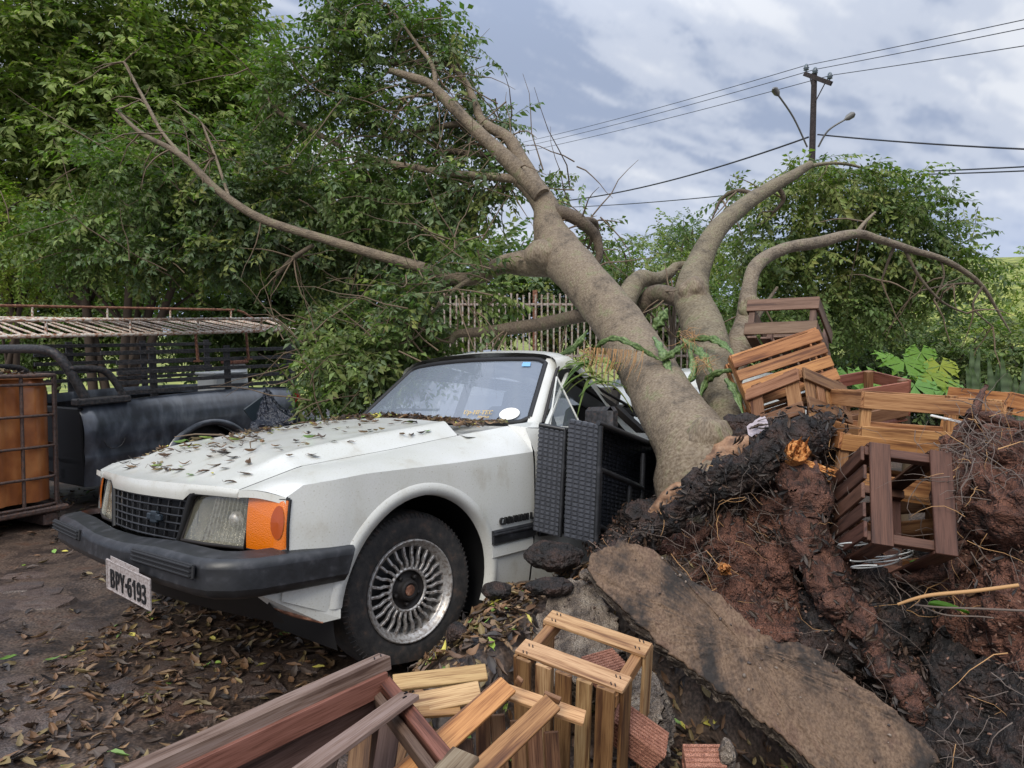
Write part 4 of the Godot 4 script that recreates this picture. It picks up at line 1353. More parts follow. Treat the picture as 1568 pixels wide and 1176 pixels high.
	var tx := TextMesh.new()
	tx.text = "BPY·6193"
	tx.font = SystemFont.new()
	tx.font.font_names = PackedStringArray(["Droid Sans"])
	tx.font.font_weight = 700
	tx.font_size = 48
	tx.pixel_size = 0.00172
	tx.depth = 0.004
	var to := MeshInstance3D.new()
	to.name = "plate_lettering"
	to.mesh = tx
	to.material_override = M("black")
	to.transform = Transform3D(Basis().scaled(Vector3(0.93, 1.28, 1)), Vector3(0.0, -0.012, 0.003))
	pl.add_child(to, true)
	# windscreen, seal, wiper
	var scr := func(u, v):
		var y := lerpf(lerpf(0.70, 0.552, v), -lerpf(0.70, 0.552, v), u)
		var k := 1.0 - pow(u * 2.0 - 1.0, 2.0)
		return C(lerpf(-0.792, -1.112, v) + 0.085 * k, y, lerpf(0.982, 1.338, v) + 0.012 * k * v)
	mb = MB.new()
	mb.grid(24, 12, scr, false)
	var ws := obj("windscreen", mb, M("windscreen"), t)
	mb = MB.new()
	var ring := []
	for q in [[0.0, 0.07], [0.0, 0.93], [0.03, 0.985], [0.06, 1.0]]:
		ring.append(q)
	for k in range(1, 10):
		ring.append([0.06 + 0.88 * k / 10.0, 1.0])
	for q in [[0.94, 1.0], [0.97, 0.985], [1.0, 0.93], [1.0, 0.07], [0.97, 0.012], [0.94, 0.0]]:
		ring.append(q)
	for k in range(1, 10):
		ring.append([0.94 - 0.88 * k / 10.0, 0.0])
	for q in [[0.06, 0.0], [0.03, 0.012], [0.0, 0.07]]:
		ring.append(q)
	var rp := []
	for q in ring:
		rp.append(_r(scr.call(q[0], q[1]), 0.016))
	mb.tube(rp, 7, false)
	obj("screen_seal", mb, M("rubber"), ws)
	mb = MB.new()
	var disc := []
	var dc: Vector3 = scr.call(0.085, 0.115) + C(0.006, 0, 0.006)
	for k in 17:
		var a := TAU * k / 16.0
		disc.append(scr.call(0.085 + 0.042 * cos(a), 0.115 + 0.088 * sin(a)) + C(0.006, 0, 0.006))
	for k in 16:
		mb.tri(dc, disc[k], disc[k + 1])
	obj("sticker", mb, M("sticker_white"), ws)
	mb = MB.new()
	mb.quad(scr.call(0.115, 0.87) + C(0.006, 0, 0.004), scr.call(0.07, 0.87) + C(0.006, 0, 0.004), scr.call(0.075, 0.94) + C(0.006, 0, 0.004), scr.call(0.115, 0.94) + C(0.006, 0, 0.004))
	obj("sticker", mb, M("sticker_blue"), ws)
	for q in [["Up-HI-TEC", 0.225, 0.125, 0.00095], ["tecno", 0.19, 0.06, 0.0007]]:
		var tt := TextMesh.new()
		tt.text = q[0]
		tt.font = SystemFont.new()
		tt.font.font_names = PackedStringArray(["Droid Serif"])
		tt.font_size = 40
		tt.pixel_size = q[3]
		tt.depth = 0.001
		var w := MeshInstance3D.new()
		w.name = "screen_lettering"
		w.mesh = tt
		w.material_override = M("yellow_print")
		var at: Vector3 = scr.call(q[1], q[2]) + C(0.008, 0, 0.008)
		var dx: Vector3 = (scr.call(q[1] + 0.1, q[2]) - scr.call(q[1] - 0.1, q[2])).normalized()
		var dy: Vector3 = (scr.call(q[1], q[2] + 0.1) - scr.call(q[1], q[2] - 0.1)).normalized()
		w.transform = Transform3D(Basis(-dx, dy, (-dx).cross(dy)), at)
		ws.add_child(w, true)
	mb = MB.new()
	bar(mb, C(-0.66, 0.06, 0.985), C(-0.80, -0.18, 1.045), 0.018, 0.014)
	bar(mb, C(-0.80, 0.04, 1.052), C(-0.82, -0.42, 1.06), 0.012, 0.014)
	obj("wiper", mb, M("black"), t)
	# roof, dented where the trunk lies
	mb = MB.new()
	mb.grid(30, 44, func(u, v):
		var y := lerpf(0.585, -0.585, u)
		var k := 1.0 - pow(u * 2.0 - 1.0, 2.0)
		var x := lerpf(-1.108 + 0.085 * k, -3.75, v)
		var z := 1.352 + 0.038 * sqrt(k) - 0.10 * pow(v, 3.0)
		z += 0.038 * smoothstep(0.0, 0.07, v)
		var dent := smoothstep(-1.15, -2.0, x) * (1.0 - smoothstep(-2.5, -3.4, x))
		z -= dent * (0.36 * smoothstep(-0.45, 0.6, y) + 0.04) + 0.012 * sin(x * 11.0 + y * 7.0) * dent
		return C(x, y, z), true)
	obj("roof", mb, white, t)
	for sg in [1.0, -1.0]:
		mb = MB.new()
		mb.grid(40, 4, func(u, v):
			var x := lerpf(-1.10, -3.74, u)
			var dent := smoothstep(-1.15, -2.0, x) * (1.0 - smoothstep(-2.5, -3.4, x))
			var z := 1.385 - 0.10 * pow(u, 3.0) - 0.035 * (1.0 - smoothstep(0.0, 0.06, u))
			z -= dent * (0.36 * smoothstep(-0.45, 0.6, sg * 0.585) + 0.04)
			return C(x + 0.01 * v, sg * (0.583 + 0.055 * sin(v * PI * 0.5)), z - 0.075 * v * v), sg > 0)
		obj("roof_rail", mb, white, t)
	mb = MB.new()
	mb.grid(10, 8, func(u, v):
		var y := lerpf(0.70, -0.70, u)
		return C(lerpf(-3.98, -3.74, v), y * lerpf(1.08, 0.86, v), lerpf(0.50, 1.24, v)), false)
	mb.grid(10, 2, func(u, v): return C(-3.96 + 0.05 * v, lerpf(0.78, -0.78, u), lerpf(0.25, 0.52, v)), false)
	obj("tailgate", mb, white, t)
	# inside: dashboard, seats, wheel, dark floor and bulkheads
	mb = MB.new()
	mb.box(Transform3D(Basis(), C(-0.98, 0, 0.90)), Vector3(0.30, 0.16, 1.36), 0.04)
	mb.box(Transform3D(Basis(), C(-2.2, 0, 0.30)), Vector3(3.1, 0.05, 1.5), 0.01)
	mb.box(Transform3D(Basis(), C(-0.70, 0, 0.56)), Vector3(0.05, 0.75, 1.46), 0.01)
	mb.box(Transform3D(Basis(), C(0.10, 0, 0.66)), Vector3(0.9, 0.10, 0.98), 0.01)
	obj("dashboard", mb, M("rubber"), t)
	for y in [0.36, -0.36]:
		mb = MB.new()
		mb.box(Transform3D(Basis(), C(-1.55, y, 0.52)), Vector3(0.5, 0.16, 0.52), 0.05)
		mb.box(Transform3D(Basis(Vector3(0, 0, 1), 0.28), C(-1.83, y, 0.83)), Vector3(0.14, 0.62, 0.5), 0.05)
		mb.box(Transform3D(Basis(Vector3(0, 0, 1), 0.28), C(-1.93, y, 1.17)), Vector3(0.09, 0.16, 0.26), 0.03)
		obj("seat", mb, M("seat_cloth"), t)
	mb = MB.new()
	var wp := []
	for k in 25:
		var a := TAU * k / 24.0
		wp.append(_r(C(-1.20 + 0.07 * sin(a), 0.36 + 0.185 * cos(a), 0.98 + 0.17 * sin(a)), 0.014))
	mb.tube(wp, 8, false)
	bar(mb, C(-1.20, 0.19, 0.98), C(-1.20, 0.53, 0.98), 0.03, 0.02)
	bar(mb, C(-1.20, 0.36, 0.98), C(-0.98, 0.36, 0.88), 0.04, 0.04)
	obj("steering_wheel", mb, M("black"), t)
	for w in [[0.0, 1.0, 0.095], [0.0, -1.0, 0.095], [-2.667, 1.0, 0.0], [-2.667, -1.0, 0.0]]:
		build_wheel(t, w[0], w[1], w[2])

func _r(p: Vector3, r: float) -> Array:
	return [p.x, p.y, p.z, r]

func sub_at(called: String, parent: Node, tr: Transform3D) -> Node3D:
	var o := Node3D.new()
	o.name = called
	o.transform = tr
	parent.add_child(o, true)
	return o

func build_wheel(car: Node, x: float, sg: float, steer: float):
	# local: y is the axle pointing outwards
	var axle := Vector3(sin(steer), 0, -cos(steer)) * sg
	var tr := Transform3D(Basis(Vector3(0, 1, 0).cross(axle).normalized(), axle, Vector3.ZERO), C(x, sg * 0.70, 0.298))
	tr.basis.z = tr.basis.x.cross(tr.basis.y)
	var w := sub_at("wheel", car, tr)
	var inv := tr.basis.inverse()
	var down := (inv * Vector3(0, -1, 0)).normalized()
	# tyre, slack at the foot
	var prof := [[0.188, -0.08], [0.20, -0.088], [0.235, -0.098], [0.272, -0.095], [0.297, -0.080], [0.306, -0.055], [0.309, 0.0], [0.306, 0.055], [0.297, 0.080], [0.285, 0.090], [0.272, 0.0955], [0.240, 0.099], [0.215, 0.096], [0.200, 0.090], [0.188, 0.080]]
	var mb := MB.new()
	mb.lathe(Transform3D(), prof, 64)
	for i in mb.v.size():
		var p := mb.v[i]
		var d := p.dot(down)
		if d > 0.262 and sg > 0:
			p += down * (0.262 - d) * 0.9
			p.y += signf(p.y) * 0.5 * (d - 0.262) + signf(p.y) * 0.012
		mb.v[i] = p
	obj("tyre", mb, M("tyre"), w)
	# moulded ring on the side wall
	mb = MB.new()
	for k in 90:
		var a := TAU * k / 90.0
		var c := Vector3(cos(a), 0, -sin(a))
		if c.dot(down) > 0.8 and sg > 0:
			continue
		mb.box(frame(c * 0.291 + Vector3(0, 0.085, 0), c + Vector3(0, -0.7, 0), Vector3(0, 1, 0.2)), Vector3(0.022, 0.006, 0.007), 0.001)
	obj("tread_block", mb, M("tyre"), w)
	# rim: outer flange and barrel
	mb = MB.new()
	mb.lathe(Transform3D(), [[0.150, -0.06], [0.162, 0.0], [0.166, 0.056], [0.170, 0.072], [0.176, 0.078], [0.184, 0.082], [0.189, 0.094], [0.194, 0.101], [0.199, 0.100], [0.201, 0.092]], 64, true)
	mb.lathe(Transform3D(), [[0.0755, 0.068], [0.079, 0.074], [0.086, 0.074], [0.090, 0.066]], 40, true)
	obj("rim", mb, M("alloy"), w)
	# brake drum and inner dark disc
	mb = MB.new()
	mb.lathe(Transform3D(), [[0.165, 0.0], [0.12, 0.012], [0.075, 0.02], [0.0, 0.02]], 32)
	obj("brake_disc", mb, M("black"), w)
	# 26 cranked spokes
	for k in 26:
		var a := TAU * k / 26.0
		var c := Vector3(cos(a), 0, -sin(a))
		var tg := Vector3(-sin(a), 0, -cos(a))
		mb = MB.new()
		var pts := [c * 0.086 + Vector3(0, 0.068, 0), c * 0.115 + Vector3(0, 0.070, 0) + tg * 0.001, c * 0.135 + tg * 0.010 + Vector3(0, 0.070, 0), c * 0.170 + tg * 0.011 + Vector3(0, 0.066, 0)]
		for i in 3:
			bar(mb, pts[i], pts[i + 1] + (pts[i + 1] - pts[i]).normalized() * 0.003, 0.0105, 0.016, Vector3(0, 1, 0), 0.002)
		obj("spoke", mb, M("alloy"), w)
	mb = MB.new()
	mb.lathe(Transform3D(), [[0.078, 0.060], [0.070, 0.050], [0.045, 0.052], [0.040, 0.078], [0.030, 0.088], [0.026, 0.080], [0.0, 0.078]], 28)
	var hub := obj("hub", mb, M("dark_metal"), w)
	for k in 5:
		var a := TAU * k / 5.0 + 0.3
		mb = MB.new()
		mb.lathe(Transform3D(Basis(), Vector3(cos(a) * 0.056, 0.05, sin(a) * 0.056)), [[0.010, 0.0], [0.010, 0.016], [0.006, 0.02], [0.0, 0.02]], 6)
		obj("wheel_nut", mb, M("dark_metal"), hub)
	mb = MB.new()
	mb.lathe(Transform3D(Basis(), Vector3(0, 0.081, 0)), [[0.022, 0.0], [0.018, 0.004], [0.0, 0.005]], 20)
	obj("hub_cap", mb, M("rust"), hub)
	# dark wheel well over it
	mb = MB.new()
	mb.grid(24, 2, func(u, v):
		var a = PI * (-0.12 + 1.24 * u)
		return C(x + 0.01 + cos(a) * 0.395, sg * lerpf(0.84, 0.42, v), 0.30 + sin(a) * 0.395), sg < 0)
	mb.quad(C(x - 0.4, sg * 0.42, 0.2), C(x + 0.4, sg * 0.42, 0.2), C(x + 0.4, sg * 0.42, 0.72), C(x - 0.4, sg * 0.42, 0.72))
	obj("wheel_well", mb, M("black"), car)

# ---------------------------------------------------------------- the black pickup bed
func build_pickup():
	var a: Vector3 = Vector3(-3.326, 0.812, -5.389)
	var b: Vector3 = Vector3(-2.194, 0.884, -7.193)
	var fr := frame(a, b - a, Vector3.UP)
	var t := thing("pickup_bed", "black pickup truck bed with roll bar and stake rails, parked beyond the white car", "pickup truck", fr)
	var L := a.distance_to(b)
	var paint := M("black_paint")
	var xs := []
	var cx := 1.06
	for i in 14: xs.append(0.0 + (cx - 0.441) * i / 13.0)
	for i in 25: xs.append(cx - 0.44 * cos(PI * i / 24.0))
	for i in 14: xs.append(cx + 0.441 + (L - cx - 0.441) * i / 13.0)
	for sg in [0, 1]:
		var mb := MB.new()
		var s := mb.v.size()
		for j in 17:
			var v := j / 16.0
			for x in xs:
				var low := -0.64 + 0.18 * smoothstep(1.6, L, x)
				if absf(x - cx) <= 0.4405:
					low = -0.70 + sqrt(maxf(0.44 * 0.44 - (x - cx) * (x - cx), 0.0))
				var y := lerpf(low, 0.0, v)
				var z := curve([-0.64, -0.45, -0.415, -0.385, -0.30, -0.21, -0.14, -0.08, -0.03, 0.0], [0.00, 0.035, 0.06, 0.03, 0.05, 0.06, 0.05, 0.025, -0.01, -0.045], y)
				z -= 0.05 * pow(maxf(0.0, (x - 1.7) / 0.5), 2.0) + 0.04 * pow(maxf(0.0, 0.06 - x) / 0.06, 2.0)
				y += 0.03 * sin(PI * x / L) * v
				mb.put(Vector3(x, y, z if sg == 0 else -1.46 - z), Vector3.ZERO, Vector2(x, y))
		mb.sheet(s, xs.size() - 1, 16, sg == 1)
		# rail top
		s = mb.v.size()
		for j in 3:
			for x in xs:
				var z: float = [-0.045, -0.06, -0.065][j]
				mb.put(Vector3(x, [0.0, 0.005, -0.08][j] + 0.03 * sin(PI * x / L), z if sg == 0 else -1.46 - z), Vector3.ZERO)
		mb.sheet(s, xs.size() - 1, 2, sg == 1)
		var side := obj("bed_side", mb, paint, t)
		mb = MB.new()
		s = mb.v.size()
		for j in 4:
			for i in 31:
				var an := PI * (0.06 + 0.88 * i / 30.0)
				var r: float = [0.425, 0.44, 0.475, 0.495][j]
				var off: float = [0.02, 0.075, 0.072, 0.042][j]
				mb.put(Vector3(cx - cos(an) * r, -0.70 + sin(an) * r, off if sg == 0 else -1.46 - off), Vector3.ZERO)
		mb.sheet(s, 30, 3, sg == 1)
		obj("wheel_arch", mb, paint, side)
		if sg == 0:
			mb = MB.new()
			var pp := []
			for k in 25:
				var an := TAU * k / 24.0
				pp.append([0.21 + 0.085 * cos(an), -0.26 + 0.095 * sin(an), 0.050, 0.0035])
			mb.tube(pp, 5, false)
			bar(mb, Vector3(0.27, -0.25, 0.052), Vector3(0.30, -0.255, 0.052), 0.006, 0.006)
			obj("fuel_flap", mb, M("steel_dark"), side)
	var mb := MB.new()
	mb.box(Transform3D(Basis(), Vector3(0.02, -0.33, -0.73)), Vector3(0.04, 0.62, 1.40), 0.01)
	mb.box(Transform3D(Basis(), Vector3(L * 0.5, -0.45, -0.73)), Vector3(L, 0.05, 1.38), 0.01)
	mb.box(Transform3D(Basis(), Vector3(L - 0.03, -0.25, -0.73)), Vector3(0.04, 0.46, 1.38), 0.01)
	mb.box(Transform3D(Basis(), Vector3(L * 0.5, -0.56, -0.35)), Vector3(L, 0.10, 0.08), 0.01)
	mb.box(Transform3D(Basis(), Vector3(L * 0.5, -0.56, -1.1)), Vector3(L, 0.10, 0.08), 0.01)
	obj("bed_floor", mb, M("black"), t)
	mb = MB.new()
	for z in [-0.05, -1.41]:
		mb.grid(20, 2, func(u, v):
			var an = PI * u
			return Vector3(cx - cos(an) * 0.43, -0.70 + sin(an) * 0.43, lerpf(z, z + (-0.3 if z > -1 else 0.3), v)), false)
	obj("wheel_well", mb, M("black"), t)
	for z in [-0.16, -1.30]:
		mb = MB.new()
		mb.lathe(Transform3D(Basis(Vector3(1, 0, 0), Vector3(0, 0, 1), Vector3(0, -1, 0)), Vector3(cx, -0.60, z)), [[0.05, -0.09], [0.20, -0.10], [0.31, -0.09], [0.335, -0.06], [0.335, 0.06], [0.31, 0.09], [0.20, 0.10], [0.05, 0.04], [0.0, 0.04]], 40)
		obj("wheel", mb, M("rubber"), t)
	mb = MB.new()
	mb.box(Transform3D(Basis(), Vector3(L - 0.045, -0.14, 0.015)), Vector3(0.07, 0.20, 0.05), 0.012)
	obj("tail_light", mb, M("red_lens"), t)
	# roll bar: hoop and two raking braces on a flat foot
	for z in [-0.04, -1.42]:
		mb = MB.new()
		mb.box(Transform3D(Basis(), Vector3(0.17, 0.030, z + 0.01)), Vector3(0.42, 0.055, 0.11), 0.01)
		obj("roll_bar_foot", mb, M("steel_dark"), t)
		mb = MB.new()
		mb.tube(smooth_path([[0.36, 0.03, z, 0.028], [0.28, 0.18, z, 0.028], [0.20, 0.265, z, 0.028], [0.06, 0.29, z, 0.026], [-0.06, 0.292, z, 0.024]], 5), 10)
		obj("roll_bar_brace", mb, M("steel_dark"), t)
	mb = MB.new()
	mb.tube(smooth_path([[0.06, 0.03, -0.04, 0.036], [-0.02, 0.22, -0.05, 0.036], [-0.10, 0.38, -0.08, 0.036], [-0.15, 0.44, -0.2, 0.036], [-0.15, 0.45, -0.73, 0.036], [-0.15, 0.44, -1.26, 0.036], [-0.10, 0.38, -1.38, 0.036], [-0.02, 0.22, -1.41, 0.036], [0.06, 0.03, -1.42, 0.036]], 6), 12)
	obj("roll_bar", mb, M("steel_dark"), t)
	# stake rails
	for sd in [[-0.045, 0.0], [-1.42, 0.06]]:
		var z: float = sd[0]
		for k in 5:
			mb = MB.new()
			bar(mb, Vector3(0.30 if k < 4 else 0.18, 0.075 + k * 0.082 + sd[1], z + 0.014), Vector3(L - 0.02, 0.06 + k * 0.084 + sd[1], z + 0.014), 0.018, 0.034)
			obj("stake_slat", mb, M("steel_dark"), t)
		for x in [0.62, 1.34, L - 0.06]:
			mb = MB.new()
			bar(mb, Vector3(x, -0.05, z - 0.014), Vector3(x, 0.44 + sd[1], z - 0.014), 0.022, 0.06, Vector3(1, 0, 0))
			obj("stake_post", mb, M("steel_dark"), t)
	# loads lying in the bed
	var bx := thing("white_box", "white plastic box in the pickup bed behind the stake rails", "box", Transform3D(fr.basis, fr * Vector3(1.62, 0.0, -0.55)))
	mb = MB.new()
	mb.box(Transform3D(Basis(), Vector3(0, 0.05, 0)), Vector3(0.36, 0.20, 0.30), 0.02)
	obj("body", mb, M("white_plastic"), bx)
	mb = MB.new()
	mb.box(Transform3D(Basis(), Vector3(0, 0.165, 0)), Vector3(0.38, 0.025, 0.32), 0.01)
	obj("lid", mb, M("white_plastic"), bx)
	var jug := thing("container", "white container with an orange-red lid in the pickup bed", "container", Transform3D(fr.basis, fr * Vector3(1.93, 0.0, -0.75)))
	mb = MB.new()
	mb.box(Transform3D(Basis(), Vector3(0, 0.08, 0)), Vector3(0.20, 0.32, 0.2), 0.03)
	obj("body", mb, M("white_plastic"), jug)
	mb = MB.new()
	mb.box(Transform3D(Basis(), Vector3(0, 0.265, 0)), Vector3(0.21, 0.05, 0.21), 0.015)
	obj("lid", mb, M("clay"), jug)

func build_rack():
	var n0: Vector3 = Vector3(-3.831, 1.326, -4.809)
	var n1: Vector3 = Vector3(-2.203, 1.465, -7.116)
	var f0: Vector3 = Vector3(-5.028, 1.547, -6.319)
	var f1: Vector3 = Vector3(-3.011, 1.637, -8.524)
	var t := thing("roof_rack", "rusty white-painted steel roof rack lying over the pickup's stake rails", "roof rack", Transform3D(Basis(), n0))
	var m := M("rusty_white")
	n1 -= n0; f0 -= n0; f1 -= n0
	n0 = Vector3.ZERO
	for e in [[n0, n1], [f0, f1], [n0, f0], [n1, f1]]:
		var mb := MB.new()
		mb.tube([_r(e[0], 0.016), _r(e[0].lerp(e[1], 0.5) + Vector3(0, -0.008, 0), 0.016), _r(e[1], 0.016)], 8)
		obj("frame_bar", mb, m, t)
	for k in 30:
		var u := (k + 0.5) / 30.0
		var mb := MB.new()
		bar(mb, n0.lerp(n1, u), f0.lerp(f1, maxf(u - 0.10, 0.0) if k % 2 else maxf(u - 0.085, 0.0)), 0.019, 0.012)
		obj("slat", mb, m, t)
	var rails := [[n0, n1, 0.115, 0.90], [f0, f1, 0.115, 0.88]]
	for q in rails:
		var a: Vector3 = q[0]
		var b: Vector3 = q[1]
		var up := Vector3(0, q[2], 0)
		var mb := MB.new()
		mb.tube([_r(a + up, 0.013), _r(a.lerp(b, 0.5) + up, 0.013), _r(a.lerp(b, q[3]) + up, 0.013), _r(a.lerp(b, q[3] + 0.03) + up * 0.8, 0.013), _r(a.lerp(b, q[3] + 0.08), 0.013)], 8)
		obj("guard_rail", mb, M("rust") if q[0] == f0 else m, t)
		for u in [0.2, 0.42, 0.63, 0.86]:
			mb = MB.new()
			mb.tube([_r(a.lerp(b, u), 0.010), _r(a.lerp(b, u) + up, 0.010)], 6)
			obj("guard_post", mb, m, t)
	for q in [[0.62, 0.26], [0.80, 0.27]]:
		var a: Vector3 = n0.lerp(n1, q[0])
		var mb := MB.new()
		mb.tube([_r(a, 0.012), _r(a + Vector3(0.02, -q[1], 0), 0.014)], 7)
		mb.box(Transform3D(Basis(), a + Vector3(0.02, -q[1], 0)), Vector3(0.06, 0.015, 0.06), 0.003)
		obj("mounting_leg", mb, M("rust"), t)

# ---------------------------------------------------------------- caged tank
func build_tank():
	var k := Vector3(-3.25, 0.04, -5.05)
	var fr := Transform3D(Basis(Vector3(-0.48, 0, 0.88), Vector3(0, 1, 0), Vector3(0.88, 0, 0.48)).orthonormalized(), k)
	# x runs along the visible face towards the camera, -z into the tank
	var t := thing("caged_tank", "amber plastic liquid tank in a rusty steel cage at the left edge", "tank", fr)
	var mb := MB.new()
	var s := mb.v.size()
	var ring := func(q: float, y: float) -> Vector3:
		# rounded square walked by q, with bulging panels between the bars
		var a := q * TAU
		var c := cos(a)
		var d := sin(a)
		var m := pow(pow(absf(c), 9.0) + pow(absf(d), 9.0), -1.0 / 9.0)
		var bul := 1.0 - 0.022 * pow(absf(sin((y - 0.13) * PI / 0.235)), 0.5) * 0.0
		var p := Vector3(0.55 + 0.54 * c * m * bul, y, -0.55 + 0.54 * d * m * bul)
		return p
	for j in 25:
		for i in 97:
			var y := 0.13 + 0.87 * j / 24.0
			var p: Vector3 = ring.call(i / 96.0, y)
			var mid := Vector3(0.55, y, -0.55)
			var groove := 0.032 * (1.0 - smoothstep(0.0, 0.05, absf(fposmod(p.x * 1.0 + 0.06, 0.24) - 0.12) - 0.055))
			var e := 0.03 * smoothstep(0.93, 1.0, y)
			p += (mid - p).normalized() * (groove + e)
			mb.put(p, Vector3.ZERO, Vector2(i * 0.04, y))
	mb.sheet(s, 96, 24, true, true)
	var c := mb.v.size()
	mb.put(Vector3(0.55, 1.0, -0.55), Vector3.UP)
	for i in 97:
		mb.put(ring.call(i / 96.0, 1.0) * Vector3(0.97, 1, 0.97) + Vector3(0.015, 0, -0.015), Vector3.UP)
	for i in 96:
		mb.ix.append_array([c, c + i + 1, c + i + 2])
	obj("bottle", mb, M("tank_plastic"), t)
	for y in [0.10, 0.30, 0.52, 0.74, 0.96, 1.02]:
		mb = MB.new()
		var pp := []
		for i in 65:
			var p: Vector3 = ring.call(i / 64.0, y)
			p += (p - Vector3(0.55, y, -0.55)).normalized() * 0.018
			pp.append(_r(p, 0.011 if y < 1.0 else 0.016))
		mb.tube(pp, 6, false)
		obj("cage_hoop", mb, M("cage_steel"), t)
	for q in 20:
		mb = MB.new()
		var f: float = [0.02, 0.25, 0.5, 0.75, 0.98][q % 5]
		var side := q / 5
		var x := lerpf(0.0, 1.1, f)
		var p: Vector3 = [Vector3(x, 0, 0.02), Vector3(1.12, 0, -x), Vector3(x, 0, -1.12), Vector3(-0.02, 0, -x)][side]
		var inw: Vector3 = [Vector3(0, 0, -0.03), Vector3(-0.03, 0, 0), Vector3(0, 0, 0.03), Vector3(0.03, 0, 0)][side] * 0.7
		if f < 0.1 or f > 0.9:
			p = p.lerp(Vector3(0.55, 0, -0.55), 0.05)
		mb.tube([[p.x + inw.x, 0.08, p.z + inw.z, 0.012], [p.x + inw.x, 1.02, p.z + inw.z, 0.012]], 6)
		obj("cage_upright", mb, M("cage_steel"), t)
	for q in [0.1, 0.55, 1.0]:
		mb = MB.new()
		mb.box(Transform3D(Basis(), Vector3(q, -0.005, -0.55)), Vector3(0.10, 0.09, 1.1), 0.01)
		obj("pallet_runner", mb, M("cage_steel"), t)
	mb = MB.new()
	mb.box(Transform3D(Basis(), Vector3(0.55, 0.065, -0.55)), Vector3(1.14, 0.04, 1.14), 0.01)
	obj("pallet_deck", mb, M("cage_steel"), t)

# ---------------------------------------------------------------- bin bag and panel beside the pickup
func build_bag():
	var at: Vector3 = Vector3(-1.654, 0.686, -4.983)
	var t := thing("bin_bag", "crumpled shiny black plastic bag tied at the top, behind the car's bonnet", "bag", Transform3D(Basis(), at))
	var nz := noise(301, 0.35, 4)
	var mb := MB.new()
	var s := 0
	for j in 37:
		var th := PI * j / 36.0
		for i in 65:
			var ph := TAU * i / 64.0
			var d := Vector3(sin(th) * cos(ph), cos(th), -sin(th) * sin(ph))
			var r := Vector3(0.20, 0.13, 0.15)
			var p := d * r
			p += d * (absf(nz.get_noise_3dv(d * 3.5)) * 0.12 - 0.03 + absf(nz.get_noise_3dv(d * 9.0)) * 0.02)
			# gathered neck leaning left
			var k := smoothstep(0.25, 1.0, d.y)
			p.y += 0.14 * k * k
			p.x = lerpf(p.x, p.x * 0.25 - 0.10, k)
			p.z *= 1.0 - 0.7 * k
			p.y = maxf(p.y, -0.10)
			mb.put(p, Vector3.ZERO, Vector2(ph, th))
	mb.sheet(s, 64, 36, true, true)
	obj("sack", mb, M("bag"), t)
	mb = MB.new()
	mb.lump(Vector3(0.24, -0.06, 0.0), Vector3(0.20, 0.05, 0.12), 40, 20, nz, 0.05)
	obj("sack_end", mb, M("bag"), t)
	var q: Vector3 = Vector3(-1.860, 0.754, -5.236)
	var pn := thing("leaning_sheet", "flat blue-black sheet leaning on the pickup's side beside the plastic bag", "sheet", frame(q, Vector3(0.75, 0.25, -0.6), Vector3(-0.25, 1, 0.1)))
	mb = MB.new()
	mb.box(Transform3D(Basis(Vector3(0, 0, 1), 0.35), Vector3.ZERO), Vector3(0.20, 0.26, 0.02), 0.006)
	obj("board", mb, M("panel_blue"), pn)

# ---------------------------------------------------------------- vehicles glimpsed behind
func build_behind_cars():
	for q in [[Vector3(-0.555, 1.080, -8.602), 0.35, "grey car behind the white wagon's roof, seen under the low limb", 1.25, "grey_paint"], [Vector3(1.522, 0.952, -5.895), 0.2, "white car glimpsed between the left and middle trunks", 1.05, "white_paint"]]:
		var o: Vector3 = q[0]
		var t := thing("parked_car", q[2], "car", Transform3D(Basis(Vector3.UP, q[1]), Vector3(o.x, -0.25, o.z - 0.6)))
		var paint := M(q[4])
		var mb := MB.new()
		var prof := [[-1.9, 0.35], [-1.95, 0.65], [-1.2, 0.85], [-0.75, 0.92], [-0.35, q[3]+0.18], [0.2, q[3] + 0.28], [0.9, q[3] + 0.24], [1.5, 0.95], [1.95, 0.85], [2.0, 0.35]]
		mb.grid(prof.size() - 1, 8, func(u, v):
			var i := int(round(u * (prof.size() - 1)))
			var w := sin(PI * v)
			var y: float = lerpf(0.30, prof[i][1], smoothstep(0.0, 0.35, minf(v, 1.0 - v)))
			var hz := 0.84 * clampf((0.5 - v) * 3.2, -1.0, 1.0) * (0.72 if prof[i][1] > 1.1 and absf(v - 0.5) < 0.3 else 1.0)
			return Vector3(prof[i][0] * 1.0, y, hz), true)
		obj("body", mb, paint, t)
		mb = MB.new()
		mb.quad(Vector3(-0.80, 0.95, 0.62), Vector3(-0.80, 0.95, -0.62), Vector3(-0.42, q[3] + 0.17, -0.5), Vector3(-0.42, q[3] + 0.17, 0.5))
		mb.quad(Vector3(-0.3, 0.97, 0.80), Vector3(1.2, 0.97, 0.80), Vector3(0.9, q[3] + 0.18, 0.66), Vector3(-0.2, q[3] + 0.14, 0.66))
		obj("window", mb, M("window_glass"), t)
		for x in [-1.2, 1.25]:
			for z in [-0.78, 0.78]:
				mb = MB.new()
				mb.lathe(Transform3D(Basis(Vector3(1, 0, 0), Vector3(0, 0, 1), Vector3(0, -1, 0)), Vector3(x, 0.3, z)), [[0.0, -0.09], [0.22, -0.10], [0.30, -0.07], [0.30, 0.07], [0.22, 0.10], [0.0, 0.09]], 28)
				obj("wheel", mb, M("rubber"), t)

